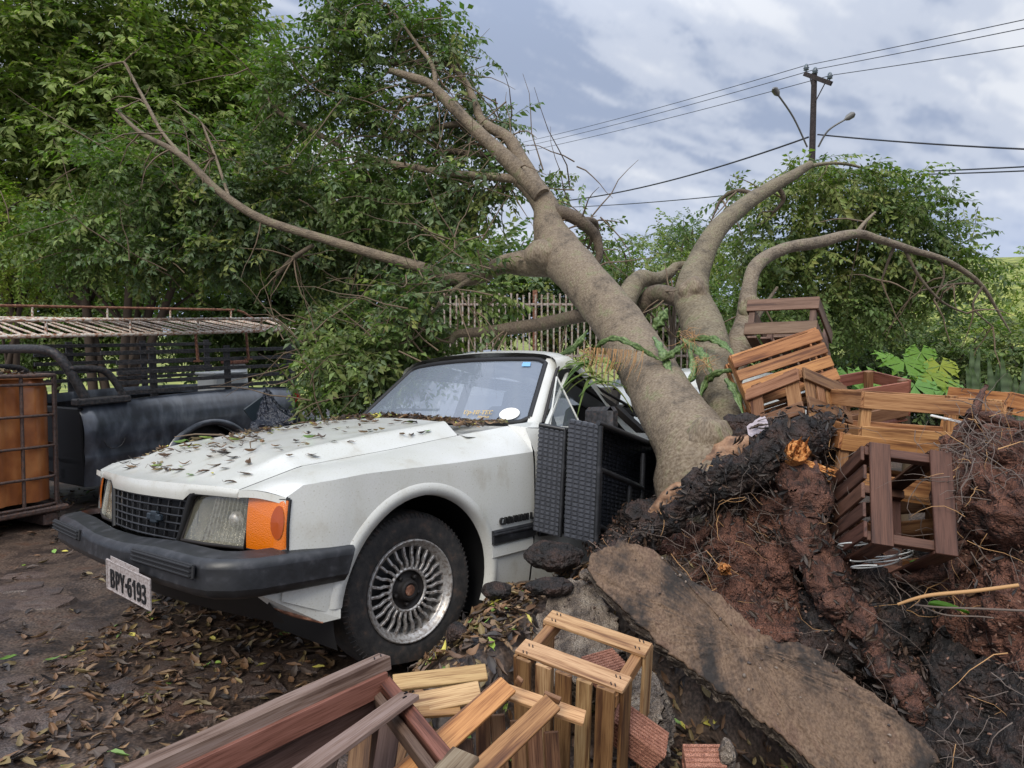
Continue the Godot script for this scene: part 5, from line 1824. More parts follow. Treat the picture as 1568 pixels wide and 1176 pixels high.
# ---------------------------------------------------------------- woven black seats beside the car door
# cushions of a flat weave: rows of short humped strands over a backing sheet; o is the lower left corner
func weave(mb: MB, o: Vector3, x: Vector3, y: Vector3, cols: int, rows: int, thick := 0.004):
	var nn := x.cross(y).normalized()
	var dx := x / cols
	var dy := y / rows
	mb.col = Color(0.35, 0.35, 0.35)
	mb.quad(o, o + x, o + x + y, o + y)
	for r in rows:
		for c in cols:
			var f := rng.randf_range(0.75, 1.3)
			mb.col = Color(f, f, f)
			var sh := 0.5 * dx if r % 2 else Vector3.ZERO
			var p := o + dx * (c + 0.5) + dy * (r + 0.5)
			var t := thick * rng.randf_range(0.8, 1.2)
			var a := p - dx * 0.46 - dy * 0.42
			var b := p + dx * 0.46 - dy * 0.34
			var d := p + dx * 0.46 + dy * 0.42
			var e := p - dx * 0.46 + dy * 0.34
			var m0 := (a + b) * 0.5 + nn * t + dy * 0.12
			var m1 := (d + e) * 0.5 + nn * t - dy * 0.12
			mb.quad(a, b, m0 + dx * 0.25, m0 - dx * 0.25)
			mb.quad(m0 - dx * 0.25, m0 + dx * 0.25, m1 + dx * 0.25, m1 - dx * 0.25)
			mb.quad(m1 - dx * 0.25, m1 + dx * 0.25, d, e)
			mb.tri(a, m0 - dx * 0.25, e)
			mb.tri(e, m0 - dx * 0.25, m1 - dx * 0.25)
			mb.tri(b, d, m1 + dx * 0.25)
			mb.tri(b, m1 + dx * 0.25, m0 + dx * 0.25)

func build_seats():
	var wm := M("wicker")
	# front one: an open box frame tipped on its side
	var o: Vector3 = Vector3(0.221, 0.437, -2.922)
	var up: Vector3 = Vector3(0.245, 0.930, -2.972) - o
	var rt: Vector3 = Vector3(0.692, 0.787, -3.366) - Vector3(0.362, 0.936, -2.972)
	var wd: Vector3 = Vector3(0.351, 0.412, -2.901) - o
	var t := thing("wicker_armchair", "black woven armchair frame tipped on its side, its open base facing right", "chair", Transform3D(Basis(), o))
	var H := up.length()
	var w := wd.length()
	var U := up.normalized()
	var X := wd.normalized()
	var D := U.cross(X).normalized() * -1.0
	if D.z > 0: D = -D
	var Z := Vector3.ZERO
	var mb := MB.new()
	weave(mb, Z, X * w, U * H, 5, 26)
	mb.col = Color(0.6, 0.6, 0.6)
	obj("woven_arm", mb, wm, t)
	mb = MB.new()
	weave(mb, X * w, D * 0.06, U * H, 2, 26)
	weave(mb, U * H, X * w, D * 0.40, 5, 14)
	weave(mb, D * 0.40, -D * 0.40, U * H, 10, 26)
	obj("woven_arm", mb, wm, t)
	var R := rt
	var tr := X * w + U * H      # top right corner of the arm
	var br := X * w
	var hr := R.length()
	# far panels: back, top (seen from inside) and right
	mb = MB.new()
	weave(mb, br + D * 0.33, R, U * H, 14, 26)
	obj("woven_back", mb, wm, t)
	mb = MB.new()
	weave(mb, tr + D * 0.33, R, -D * 0.33, 14, 12)
	weave(mb, tr, R, D * 0.33, 14, 12)
	obj("woven_side", mb, wm, t)
	mb = MB.new()
	weave(mb, br + R + D * 0.33, -D * 0.33, U * H * 0.72, 10, 20)
	weave(mb, br + R, D * 0.33, U * H * 0.98, 10, 24)
	obj("woven_side", mb, wm, t)
	var bars := [[tr - X * 0.01 + U * 0.01, tr + R + U * 0.005 + R.normalized() * 0.03], [tr + R, br + R], [br + U * H * 0.63, br + R * 0.72 + U * H * 0.58], [br, br + R * 0.98], [tr, br], [br + R * 0.02 + U * H * 0.62, br + R * 0.02 + U * H * 0.08], [br + R * 0.5 + U * H * 0.57 + D * 0.02, br + R * 0.5 + U * H * 0.05 + D * 0.02], [br + R * 0.72 + U * H * 0.9 + D * 0.02, br + R * 0.72 + D * 0.02], [br + U * H * 0.16, br + R * 0.55 + U * H * 0.03 + D * 0.1]]
	for k in bars.size():
		mb = MB.new()
		var a: Vector3 = bars[k][0]
		var b: Vector3 = bars[k][1]
		mb.tube([_r(a, 0.0115), _r(b, 0.0115)], 8)
		# wrapped binding
		for i in int(a.distance_to(b) / 0.012):
			var p := a.lerp(b, (i + 0.5) * 0.012 / a.distance_to(b))
			mb.tube([_r(p - (b - a).normalized() * 0.004, 0.0125), _r(p, 0.0138), _r(p + (b - a).normalized() * 0.004, 0.0125)], 6, false)
		obj("frame_tube", mb, M("black_plastic"), t)
	# the one behind, closer to the door
	var o2: Vector3 = Vector3(0.096, 0.422, -3.091)
	var up2: Vector3 = Vector3(0.124, 0.890, -3.150) - o2
	var wd2: Vector3 = Vector3(0.210, 0.403, -3.050) - o2
	var t2 := thing("wicker_armchair", "second black woven chair frame, wedged between the first and the car door", "chair", Transform3D(Basis(), o2))
	mb = MB.new()
	weave(mb, Z, wd2, up2, 5, 24)
	obj("woven_arm", mb, wm, t2)
	mb = MB.new()
	weave(mb, wd2, D * 0.30, up2, 9, 24)
	weave(mb, D * 0.30, -D * 0.30, up2, 9, 24)
	weave(mb, up2, wd2, D * 0.30, 5, 9)
	obj("woven_side", mb, wm, t2)
	for q in [[wd2, wd2 + up2], [up2, wd2 + up2], [wd2 + up2, wd2 + up2 + D * 0.3]]:
		mb = MB.new()
		mb.tube([_r(q[0], 0.010), _r(q[1], 0.010)], 8)
		obj("frame_tube", mb, M("black_plastic"), t2)

# ---------------------------------------------------------------- root plate
func build_root_mass():
	var t := thing("root_plate", "torn-up red earth and roots at the foot of the fallen tree", "root plate")
	var nz := noise(401, 0.35, 5)
	var clods := [
		["earth", 0.92, 0.30, -2.82, 0.32, 0.28, 0.24, 0.15], ["earth", 1.04, 0.52, -2.83, 0.19, 0.24, 0.20, 0.14], ["earth", 1.17, 0.35, -2.69, 0.17, 0.24, 0.18, 0.14], ["earth", 0.99, 0.24, -2.64, 0.15, 0.23, 0.16, 0.12],
		["dark_earth", 1.15, 0.79, -2.99, 0.20, 0.15, 0.20, 0.12], ["dark_earth", 0.94, 0.62, -3.08, 0.23, 0.16, 0.20, 0.12], ["dark_earth", 0.70, 0.47, -3.02, 0.24, 0.11, 0.18, 0.10], ["dark_earth", 0.49, 0.39, -2.97, 0.17, 0.07, 0.15, 0.08],
		["earth", 1.01, 0.19, -2.56, 0.27, 0.17, 0.20, 0.12], ["dark_earth", 1.21, 0.16, -2.46, 0.26, 0.26, 0.25, 0.14], ["dark_earth", 1.51, 0.28, -2.92, 0.25, 0.17, 0.20, 0.12]]
	for q in clods:
		pass
	for i in clods.size():
		var c = clods[i]
		var mb := MB.new()
		mb.lump(Vector3(c[1], c[2], c[3]), Vector3(c[4], c[5], c[6]), 90, 60, nz, c[7])
		obj("earth_clod", mb, M(c[0]), t)
	var roots := [
		[[1.070, 0.832, -2.707, 0.0661], [1.077, 0.723, -2.603, 0.0735], [1.067, 0.576, -2.497, 0.0659], [1.095, 0.459, -2.412, 0.0616], [1.138, 0.366, -2.318, 0.0549], [1.168, 0.271, -2.225, 0.0486], [1.194, 0.202, -2.142, 0.0530], [1.219, 0.141, -2.059, 0.0491], [1.255, 0.075, -2.016, 0.0289], [1.293, -0.019, -1.993, 0.0133]],
		[[1.161, 0.411, -2.570, 0.0330], [1.147, 0.301, -2.466, 0.0238], [1.147, 0.228, -2.413, 0.0188], [1.180, 0.147, -2.360, 0.0168], [1.206, 0.137, -2.259, 0.0146]],
		[[1.036, 0.821, -2.787, 0.0393], [0.925, 0.707, -2.762, 0.0353], [0.799, 0.571, -2.727, 0.0280], [0.702, 0.463, -2.693, 0.0173]],
		[[0.854, 0.578, -2.697, 0.0310], [0.754, 0.437, -2.651, 0.0220], [0.661, 0.306, -2.626, 0.0119]],
[[1.242, 0.922, -2.771, 0.0527], [1.121, 0.888, -2.710, 0.0714], [0.967, 0.812, -2.667, 0.0741], [0.817, 0.717, -2.663, 0.0704], [0.671, 0.602, -2.678, 0.0590], [0.515, 0.491, -2.714, 0.0399], [0.327, 0.403, -2.750, 0.0203]],
		[[0.999, 0.507, -2.674, 0.0240], [0.947, 0.368, -2.629, 0.0204], [0.950, 0.217, -2.563, 0.0131], [0.979, 0.117, -2.509, 0.0064]],
		[[1.181, 0.331, -2.417, 0.0156], [1.144, 0.194, -2.382, 0.0122], [1.148, 0.068, -2.356, 0.0076]],
		[[1.113, 0.658, -2.680, 0.0207], [1.171, 0.567, -2.637, 0.0204], [1.239, 0.454, -2.592, 0.0149], [1.278, 0.338, -2.567, 0.0083]]]
	var nf := noise(411, 1.0, 5)
	for q in roots:
		var mb := MB.new()
		gnarl(mb, q, nf)
		obj("root", mb, M("dark_earth") if q == roots[4] else M("root"), t)
	# snapped root ends with raw orange wood
	for q in [[Vector3(1.048, 0.853, -2.548), Vector3(-0.2, 0.6, 1), 0.042], [Vector3(0.768, 0.430, -2.491), Vector3(-0.2, 0.2, 1), 0.02], [Vector3(1.128, 0.774, -2.565), Vector3(0.6, -0.2, 1), 0.03]]:
		var mb := MB.new()
		var ax: Vector3 = q[1].normalized()
		var p: Vector3 = q[0]
		mb.tube([_r(p - ax * 0.10, q[2] * 0.9), _r(p, q[2])], 12)
		var r := RandomNumberGenerator.new()
		r.seed = 5
		for k in 26:
			var sd = ax.cross(Vector3(r.randf_range(-1, 1), r.randf_range(-1, 1), r.randf_range(-1, 1))).normalized() * q[2] * r.randf_range(0.1, 0.95)
			mb.tube([_r(p + sd - ax * 0.02, 0.007), _r(p + sd * 1.15 + ax * r.randf_range(0.01, 0.06), 0.002)], 4, false)
		obj("broken_root", mb, M("split_wood"), t)
	var r := RandomNumberGenerator.new()
	r.seed = 12
	var fine := MB.new()
	var pale := MB.new()
	for q in roots:
		for k in 26:
			var i := r.randi_range(0, q.size() - 1)
			var p := Vector3(q[i][0], q[i][1], q[i][2]) + Vector3(r.randf_range(-0.12, 0.12), r.randf_range(-0.12, 0.12), r.randf_range(0.0, 0.10))
			root_hair(fine if r.randf() < 0.93 else pale, r, p, r.randf_range(0.06, 0.26), r.randf_range(0.0006, 0.0022), Vector3(r.randf_range(-1, 1), r.randf_range(-1.0, 0.5), r.randf_range(0, 0.8)))
	# torn fibres near the raw ends and the near edge of the crust
	for q in [Vector3(0.747, 0.557, -2.676), Vector3(0.768, 0.459, -2.572), Vector3(0.658, 0.545, -2.726), Vector3(0.882, 0.618, -2.629), Vector3(1.185, 0.828, -2.737), Vector3(1.197, 0.705, -2.702), Vector3(0.987, 0.508, -2.574), Vector3(0.777, 0.343, -2.518), Vector3(0.529, 0.468, -2.723), Vector3(1.181, 0.629, -2.579)]:
		for k in 16:
			root_hair(pale if r.randf() < 0.15 else fine, r, q + Vector3(r.randf_range(-0.10, 0.10), r.randf_range(-0.08, 0.08), r.randf_range(-0.05, 0.05)), r.randf_range(0.04, 0.15), r.randf_range(0.0006, 0.0022), Vector3(r.randf_range(-1, 1), r.randf_range(-1, 0.8), r.randf_range(0, 1)))
	var lumps := clods.duplicate()
	for q in roots:
		for i in range(0, q.size() - 1):
			lumps.append(["", q[i][0], q[i][1], q[i][2], q[i][3] * 1.5, q[i][3] * 1.5, q[i][3] * 1.5])
	scatter_chips(t, lumps, r, 170, 0.5)
	scatter_chips(t, clods, r, 800)
	tag(obj("root_fibres", fine, M("grey_root"), t), "", "", "", "stuff")
	tag(obj("root_fibres", pale, M("pale_root"), t), "", "", "", "stuff")
	# the bank of red earth with roots on the right
	var b := thing("earth_bank", "bank of torn red earth tangled with pale roots at the right edge", "earth")
	var rc := [["earth", 1.69, 0.57, -2.33, 0.19, 0.26, 0.24, 0.16], ["earth", 1.61, 0.45, -2.37, 0.12, 0.18, 0.18, 0.12], ["earth", 1.62, 0.35, -2.17, 0.19, 0.23, 0.25, 0.14], ["earth", 1.78, 0.80, -2.49, 0.20, 0.14, 0.24, 0.14], ["dark_earth", 1.60, 0.11, -2.46, 0.26, 0.23, 0.25, 0.15], ["dark_earth", 1.46, 0.09, -2.06, 0.26, 0.20, 0.30, 0.15], ["dark_earth", 1.61, 0.11, -2.76, 0.29, 0.21, 0.20, 0.12], ["earth", 2.12, 0.60, -2.48, 0.28, 0.30, 0.30, 0.16], ["dark_earth", 2.19, 0.27, -2.36, 0.36, 0.31, 0.40, 0.16], ["earth", 2.71, 0.39, -2.57, 0.36, 0.27, 0.40, 0.16]]
	for c in rc:
		var mb := MB.new()
		mb.lump(Vector3(c[1], c[2], c[3]), Vector3(c[4], c[5], c[6]), 90, 60, nz, c[7])
		obj("earth_clod", mb, M(c[0]), b)
	var broots := [
		[[1.685, 0.964, -2.292, 0.0193], [1.628, 0.987, -2.393, 0.0179], [1.571, 0.925, -2.441, 0.0183], [1.502, 0.845, -2.438, 0.0137], [1.461, 0.714, -2.402, 0.0090], [1.471, 0.628, -2.379, 0.0045]],
		[[1.584, 0.987, -2.393, 0.0157], [1.639, 1.051, -2.446, 0.0114], [1.696, 1.095, -2.498, 0.0070]],
		[[1.573, 0.531, -2.325, 0.0154], [1.432, 0.502, -2.274, 0.0193], [1.353, 0.454, -2.322, 0.0176], [1.314, 0.449, -2.372, 0.0135]],
		[[1.496, 0.588, -2.277, 0.0107], [1.410, 0.556, -2.276, 0.0107], [1.389, 0.502, -2.274, 0.0129], [1.366, 0.529, -2.255, 0.0064]],
		[[1.573, 0.860, -2.338, 0.0132], [1.475, 0.738, -2.283, 0.0129], [1.430, 0.593, -2.257, 0.0107], [1.421, 0.454, -2.222, 0.0063]]]
	for q in broots:
		var mb := MB.new()
		gnarl(mb, q, nf)
		obj("root", mb, M("root"), b)
	var f2 := MB.new()
	var p2 := MB.new()
	for q in [Vector3(1.573, 0.948, -2.342), Vector3(1.529, 0.882, -2.339), Vector3(1.590, 0.916, -2.240), Vector3(1.494, 0.897, -2.390), Vector3(1.475, 0.803, -2.286), Vector3(1.506, 0.664, -2.230), Vector3(1.638, 0.992, -2.344), Vector3(1.494, 0.628, -2.379), Vector3(1.427, 0.404, -2.370), Vector3(1.496, 0.309, -2.266), Vector3(1.413, 0.238, -1.963), Vector3(1.359, 0.382, -2.369), Vector3(1.375, 0.411, -2.570), Vector3(1.271, 0.162, -1.860)]:
		for k in 24:
			root_hair(p2 if r.randf() < 0.16 else f2, r, q + Vector3(r.randf_range(-0.12, 0.12), r.randf_range(-0.10, 0.10), r.randf_range(-0.05, 0.08)), r.randf_range(0.06, 0.26), r.randf_range(0.0006, 0.0024), Vector3(r.randf_range(-1, 1), r.randf_range(-1, 0.7), r.randf_range(-0.2, 1)))
	tag(obj("root_fibres", f2, M("grey_root"), b), "", "", "", "stuff")
	tag(obj("root_fibres", p2, M("pale_root"), b), "", "", "", "stuff")
	scatter_chips(b, rc, r, 700)
	# long pale sticks crossing the pit
	var says := ["straight yellowish stick crossing the dark pit at the right", "upper thin grey stem below the yellowish stick in the pit", "lower thin grey stem drooping across the pit"]
	var ps := [[[1.215, 0.419, -2.170, 0.0045], [1.278, 0.463, -2.122, 0.0060], [1.386, 0.494, -2.073, 0.0063], [1.487, 0.528, -2.025, 0.0057]], [[1.267, 0.417, -2.170, 0.0031], [1.318, 0.427, -2.121, 0.0032], [1.405, 0.441, -2.071, 0.0035], [1.488, 0.470, -1.972, 0.0037]], [[1.297, 0.409, -2.170, 0.0025], [1.338, 0.403, -2.120, 0.0024], [1.425, 0.416, -2.070, 0.0024], [1.506, 0.415, -2.020, 0.0019]]]
	for k in 3:
		var mb := MB.new()
		mb.tube(smooth_path(ps[k], 6), 6)
		tag(obj("stick", mb, M("pale_root") if k == 0 else M("grey_root")), says[k], "stick")
	# a torn brown sheet wrapped over the foot of the trunk
	var mb := MB.new()
	var pa := [Vector3(0.606, 0.564, -2.977), Vector3(0.685, 0.671, -2.961), Vector3(0.789, 0.801, -2.936), Vector3(0.885, 0.861, -2.939), Vector3(0.981, 0.883, -2.940)]
	var pb := [Vector3(0.554, 0.498, -2.924), Vector3(0.640, 0.577, -2.877), Vector3(0.775, 0.694, -2.832), Vector3(0.882, 0.748, -2.834), Vector3(0.962, 0.814, -2.837)]
	mb.grid(24, 10, func(u, v):
		var i := mini(int(u * 4.0), 3)
		var f: float = u * 4.0 - i
		var p: Vector3 = pa[i].lerp(pa[i + 1], f).lerp(pb[i].lerp(pb[i + 1], f), v)
		return p + Vector3(0, 0.03, 0.03) * sin(PI * v) + Vector3(0, nz.get_noise_3dv(p * 12.0) * 0.03, 0), true)
	tag(obj("bark_sheet", mb, M("brown_sheet")), "torn brown sheet curling over the foot of the left trunk", "sheet")
	mb = MB.new()
	var rag: Vector3 = Vector3(0.949, 0.930, -2.691)
	mb.grid(14, 8, func(u, v):
		var p := rag + Vector3((u - 0.5) * 0.075, (u - 0.5) * 0.035 - (v - 0.5) * 0.03, (v - 0.5) * 0.03)
		return p + Vector3(0, nz.get_noise_3dv(p * 30.0) * 0.035, 0), true)
	tag(obj("rag", mb, M("grey_cloth")), "small pale lilac rag on the black crust of the root plate", "rag")
	# looped white cables under the dark crate
	mb = MB.new()
	var cr := RandomNumberGenerator.new()
	cr.seed = 31
	for k in 5:
		var c: Vector3 = Vector3(1.206, 0.528, -2.275) + Vector3(cr.randf_range(-0.07, 0.07), cr.randf_range(-0.03, 0.03), cr.randf_range(-0.05, 0.05))
		var pp := []
		var a0 := cr.randf_range(0, TAU)
		for i in 16:
			var a := a0 + i * 0.33
			pp.append(_r(c + Vector3(cos(a) * 0.075, sin(a) * 0.028 + 0.002 * i, sin(a) * 0.05) , 0.0026))
		mb.tube(pp, 5)
	tag(obj("cable_coil", mb, M("white_cable")), "tangle of looped white cable in the pit under the dark crate", "cable")

# gnarled root: a tube whose bark swells, pinches and crumbles
func gnarl(mb: MB, path: Array, nf: FastNoiseLite):
	var p := smooth_path(path, 14)
	for i in p.size():
		var v := Vector3(p[i][0], p[i][1], p[i][2])
		var k: float = p[i][3]
		v += Vector3(nf.get_noise_3dv(v * 5.0), nf.get_noise_3dv(v * 5.0 + Vector3(40, 0, 0)), nf.get_noise_3dv(v * 5.0 + Vector3(0, 40, 0))) * k * 0.9
		p[i] = [v.x, v.y, v.z, k * (1.0 + 0.5 * nf.get_noise_3dv(v * 3.0 + Vector3(7, 7, 7)))]
	var s := mb.v.size()
	mb.tube(p, 26, true)
	for i in range(s, mb.v.size()):
		var v := mb.v[i]
		var d := mb.n[i]
		var r: float = path[mini(int(float(i - s) / 27.0 / 14.0), path.size() - 1)][3]
		mb.v[i] = v + d * r * (0.55 * nf.get_noise_3dv(v * 14.0) + 0.35 * nf.get_noise_3dv(v * 38.0))
	# normals follow the crumbled skin
	var rows := p.size()
	for i in range(s, s + rows * 27):
		mb.n[i] = Vector3.ZERO
	for i in rows - 1:
		for k in 26:
			var a := s + i * 27 + k
			var nn := (mb.v[a + 1] - mb.v[a]).cross(mb.v[a + 27] - mb.v[a])
			for q in [a, a + 1, a + 27, a + 28]:
				mb.n[q] += nn
	for i in range(s, s + rows * 27):
		mb.n[i] = mb.n[i].normalized()

# bark chips, crumbs and dead leaves caught on the faces of the clods
func scatter_chips(parent: Node3D, clods: Array, r: RandomNumberGenerator, each: int, deep := 1.0):
	var chip := MB.new()
	chip.lump(Vector3.ZERO, Vector3(0.5, 0.14, 0.2), 8, 6, noise(3, 0.2, 2), 0.2)
	var sets := [[], []]
	for c in clods:
		for k in each:
			var d := Vector3(r.randfn(), r.randfn(), r.randfn()).normalized()
			if d.z < -0.35 or d.y < -0.5:
				continue
			var p := Vector3(c[1], c[2], c[3]) + d * Vector3(c[4], c[5], c[6]) * r.randf_range(0.96, 1.13)
			var x := d.cross(Vector3(r.randf_range(-1, 1), r.randf_range(-1, 1), r.randf_range(-1, 1))).normalized()
			var leafy := 1 if r.randf() < (0.08 if deep == 1.0 else 0.5) else 0
			var s := r.randf_range(0.02, 0.05) if leafy else r.randf_range(0.005, 0.022)
			var col: Color = litter_tones[[0, 2, 4, 6][r.randi() % 4]] if leafy else [Color(0.13, 0.065, 0.042), Color(0.08, 0.045, 0.032), Color(0.17, 0.09, 0.06), Color(0.04, 0.028, 0.023)][r.randi() % 4]
			sets[leafy].append([Transform3D(Basis(x, d, x.cross(d)) * Basis.from_scale(Vector3(s, s, s)), p), col * (r.randf_range(0.7, 1.2) * deep)])
	for i in 2:
		var mm := MultiMesh.new()
		mm.transform_format = MultiMesh.TRANSFORM_3D
		mm.use_colors = true
		mm.mesh = leaf_mesh(5) if i else chip.mesh()
		mm.instance_count = sets[i].size()
		for k in sets[i].size():
			mm.set_instance_transform(k, sets[i][k][0])
			mm.set_instance_color(k, sets[i][k][1])
		var o := MultiMeshInstance3D.new()
		o.name = "chips"
		o.multimesh = mm
		o.material_override = M("dead_leaf")
		o.set_meta("kind", "stuff")
		parent.add_child(o, true)

func root_hair(mb: MB, r: RandomNumberGenerator, p: Vector3, l: float, w: float, d: Vector3):
	d = d.normalized()
	var pts := []
	for s in 6:
		pts.append(_r(p, w * (1.0 - s / 7.0)))
		d = (d + Vector3(r.randf_range(-0.55, 0.55), r.randf_range(-0.6, 0.35), r.randf_range(-0.5, 0.5))).normalized()
		p += d * l / 5.0
	mb.tube(pts, 4, false)

# ---------------------------------------------------------------- broken concrete
func slab(called: String, label: String, outline: Array, thick: float, m: String, seed_: int):
	# outline runs anticlockwise seen from its top face
	var pts: Array[Vector3] = []
	var c := Vector3.ZERO
	for p in outline:
		pts.append(p)
		c += p
	c /= pts.size()
	var nn := Vector3.ZERO
	for i in pts.size():
		nn += (pts[i] - c).cross(pts[(i + 1) % pts.size()] - c)
	nn = nn.normalized()
	if nn.dot(Vector3(0, 0.5, 1)) < 0:
		nn = -nn
	var xa := (pts[1] - pts[0]).normalized()
	var ya := nn.cross(xa)
	var nz := noise(seed_, 0.9, 4)
	# finer outline with a ragged edge
	var fine: Array[Vector3] = []
	for i in pts.size():
		var a := pts[i]
		var b := pts[(i + 1) % pts.size()]
		var n := maxi(2, int(a.distance_to(b) / 0.012))
		for k in n:
			var p := a.lerp(b, float(k) / n)
			fine.append(p + (p - c).normalized() * nz.get_noise_3dv(p * 22.0) * 0.022 + (p - c).normalized() * nz.get_noise_3dv(p * 70.0) * 0.014)
	var poly := PackedVector2Array()
	for p in fine:
		poly.append(Vector2((p - c).dot(xa), (p - c).dot(ya)))
	var o := thing(called, label, "concrete slab", Transform3D(Basis(), c))
	var mb := MB.new()
	# top: rings drawn in from the edge
	var m2 := fine.size()
	var rings := [1.0, 0.992, 0.96, 0.9, 0.8, 0.65, 0.5, 0.35, 0.2, 0.0]
	var drop := [0.006, 0.0, 0.0, 0.0, 0.0, 0.0, 0.0, 0.0, 0.0, 0.0]
	var s := mb.v.size()
	for j in rings.size():
		for i in m2 + 1:
			var p = (fine[i % m2] - c) * rings[j]
			p += nn * (nz.get_noise_3dv((p + c) * 9.0) * 0.012 + nz.get_noise_3dv((p + c) * 40.0) * 0.007 - drop[j])
			mb.put(p, Vector3.ZERO)
	mb.sheet(s, m2, rings.size() - 1, poly_ccw(poly) == false)
	obj("face", mb, M(m), o)
	mb = MB.new()
	s = 0
	for j in 5:
		for i in m2 + 1:
			var p := fine[i % m2] - c
			p -= nn * (0.012 + thick * j / 4.0 - nz.get_noise_3dv((p + c) * 9.0) * 0.012)
			p += (p.normalized() * nz.get_noise_3dv((p + c) * 30.0 + nn * j * 5.0) * 0.022) * (1.0 if j else 0.0)
			mb.put(p, Vector3.ZERO)
	mb.sheet(s, m2, 4, poly_ccw(poly))
	var k0 := mb.v.size()
	mb.put(-nn * thick, -nn)
	for i in m2 + 1:
		mb.put(fine[i % m2] - c - nn * (thick + 0.012), -nn)
	for i in m2:
		mb.ix.append_array([k0, k0 + i + 2, k0 + i + 1] if not poly_ccw(poly) else [k0, k0 + i + 1, k0 + i + 2])
	obj("broken_edge", mb, M("concrete_broken"), o)
	# grit and soil lying on the face
	var r := RandomNumberGenerator.new()
	r.seed = seed_
	var grit := MB.new()
	grit.lump(Vector3.ZERO, Vector3(0.5, 0.3, 0.4), 7, 5, noise(3, 0.2, 2), 0.2)
	var put := []
	for k in int(c.distance_to(fine[0]) * 260.0):
		var p := (fine[r.randi() % m2] - c) * sqrt(r.randf()) * 0.97
		if nz.get_noise_3dv((p + c) * 4.0) < r.randf_range(-0.3, 0.5):
			continue
		var gs := r.randf_range(0.004, 0.016)
		var g := r.randf_range(0.6, 1.3)
		put.append([Transform3D(Basis(Vector3(r.randf(), r.randf(), r.randf() + 0.1).normalized(), r.randf() * TAU).scaled(Vector3(gs, gs, gs)), p + nn * (nz.get_noise_3dv((p + c) * 9.0) * 0.012 + 0.002)), [Color(0.05, 0.036, 0.03), Color(0.10, 0.06, 0.045), Color(0.18, 0.14, 0.11)][r.randi() % 3] * g])
	var mm := MultiMesh.new()
	mm.transform_format = MultiMesh.TRANSFORM_3D
	mm.use_colors = true
	mm.mesh = grit.mesh()
	mm.instance_count = put.size()
	for k in put.size():
		mm.set_instance_transform(k, put[k][0])
		mm.set_instance_color(k, put[k][1])
	var go := MultiMeshInstance3D.new()
	go.name = "grit"
	go.multimesh = mm
	go.material_override = M("dead_leaf")
	go.set_meta("kind", "stuff")
	o.add_child(go, true)

func poly_ccw(p: PackedVector2Array) -> bool:
	var a := 0.0
	for i in p.size():
		a += p[i].cross(p[(i + 1) % p.size()])
	return a > 0.0

func build_slabs():
	slab("concrete_slab", "long broken concrete slab tilted up against the root plate in the foreground",
		[Vector3(0.263, 0.450, -2.459), Vector3(0.286, 0.493, -2.499), Vector3(0.394, 0.529, -2.513), Vector3(0.504, 0.513, -2.470), Vector3(0.560, 0.466, -2.407), Vector3(0.621, 0.435, -2.360), Vector3(0.700, 0.400, -2.305), Vector3(0.739, 0.361, -2.254), Vector3(0.784, 0.318, -2.199), Vector3(0.844, 0.297, -2.163), Vector3(0.903, 0.306, -2.158), Vector3(0.960, 0.277, -2.114), Vector3(1.011, 0.235, -2.058), Vector3(1.064, 0.208, -2.017), Vector3(1.110, 0.174, -1.970), Vector3(1.161, 0.130, -1.911), Vector3(1.174, 0.101, -1.878), Vector3(1.116, 0.060, -1.848), Vector3(0.985, 0.001, -1.815), Vector3(0.848, 0.053, -1.902), Vector3(0.768, 0.113, -1.983), Vector3(0.662, 0.170, -2.069), Vector3(0.563, 0.221, -2.146), Vector3(0.477, 0.273, -2.221), Vector3(0.376, 0.343, -2.319), Vector3(0.298, 0.405, -2.403)], 0.055, "concrete", 501)
	slab("concrete_block", "smaller broken concrete block standing behind the front crate, left of the long slab",
		[Vector3(0.130, 0.302, -2.544), Vector3(0.162, 0.339, -2.601), Vector3(0.238, 0.359, -2.618), Vector3(0.296, 0.348, -2.589), Vector3(0.346, 0.301, -2.498), Vector3(0.376, 0.260, -2.421), Vector3(0.382, 0.219, -2.350), Vector3(0.352, 0.185, -2.298), Vector3(0.259, 0.143, -2.246), Vector3(0.141, 0.125, -2.239), Vector3(0.080, 0.171, -2.330), Vector3(0.065, 0.238, -2.447)], 0.12, "concrete_broken", 502)
	slab("concrete_block", "rough concrete chunk lying low beside the front crate's right legs",
		[Vector3(0.347, 0.177, -2.267), Vector3(0.409, 0.201, -2.252), Vector3(0.458, 0.196, -2.178), Vector3(0.464, 0.161, -2.080), Vector3(0.421, 0.106, -1.994), Vector3(0.362, 0.074, -1.983), Vector3(0.327, 0.088, -2.064), Vector3(0.320, 0.131, -2.182)], 0.10, "concrete_broken", 503)
	var nz := noise(77, 0.5, 5)
	for q in [[Vector3(0.165, 0.388, -2.820), Vector3(0.125, 0.055, 0.10), "large rough clod of earth against the foot of the woven chairs", "dark_earth"], [Vector3(-0.190, 0.244, -2.384), Vector3(0.035, 0.03, 0.04), "fist-sized stone under the flat front tyre", "dark_earth"], [Vector3(0.136, 0.343, -2.568), Vector3(0.09, 0.03, 0.06), "flat muddy lump of rubble above the leaf heap", "dark_earth"], [Vector3(0.282, 0.387, -2.569), Vector3(0.03, 0.02, 0.03), "small pebble on the rubble left of the long slab", "concrete_broken"], [Vector3(-0.061, 0.286, -2.685), Vector3(0.06, 0.03, 0.05), "dark earth lump on the bank beside the front tyre", "dark_earth"]]:
		var mb := MB.new()
		mb.lump(q[0], q[1], 60, 40, nz, q[1].y * 0.55)
		tag(obj("rubble_lump", mb, M(q[3])), q[2], "rubble")

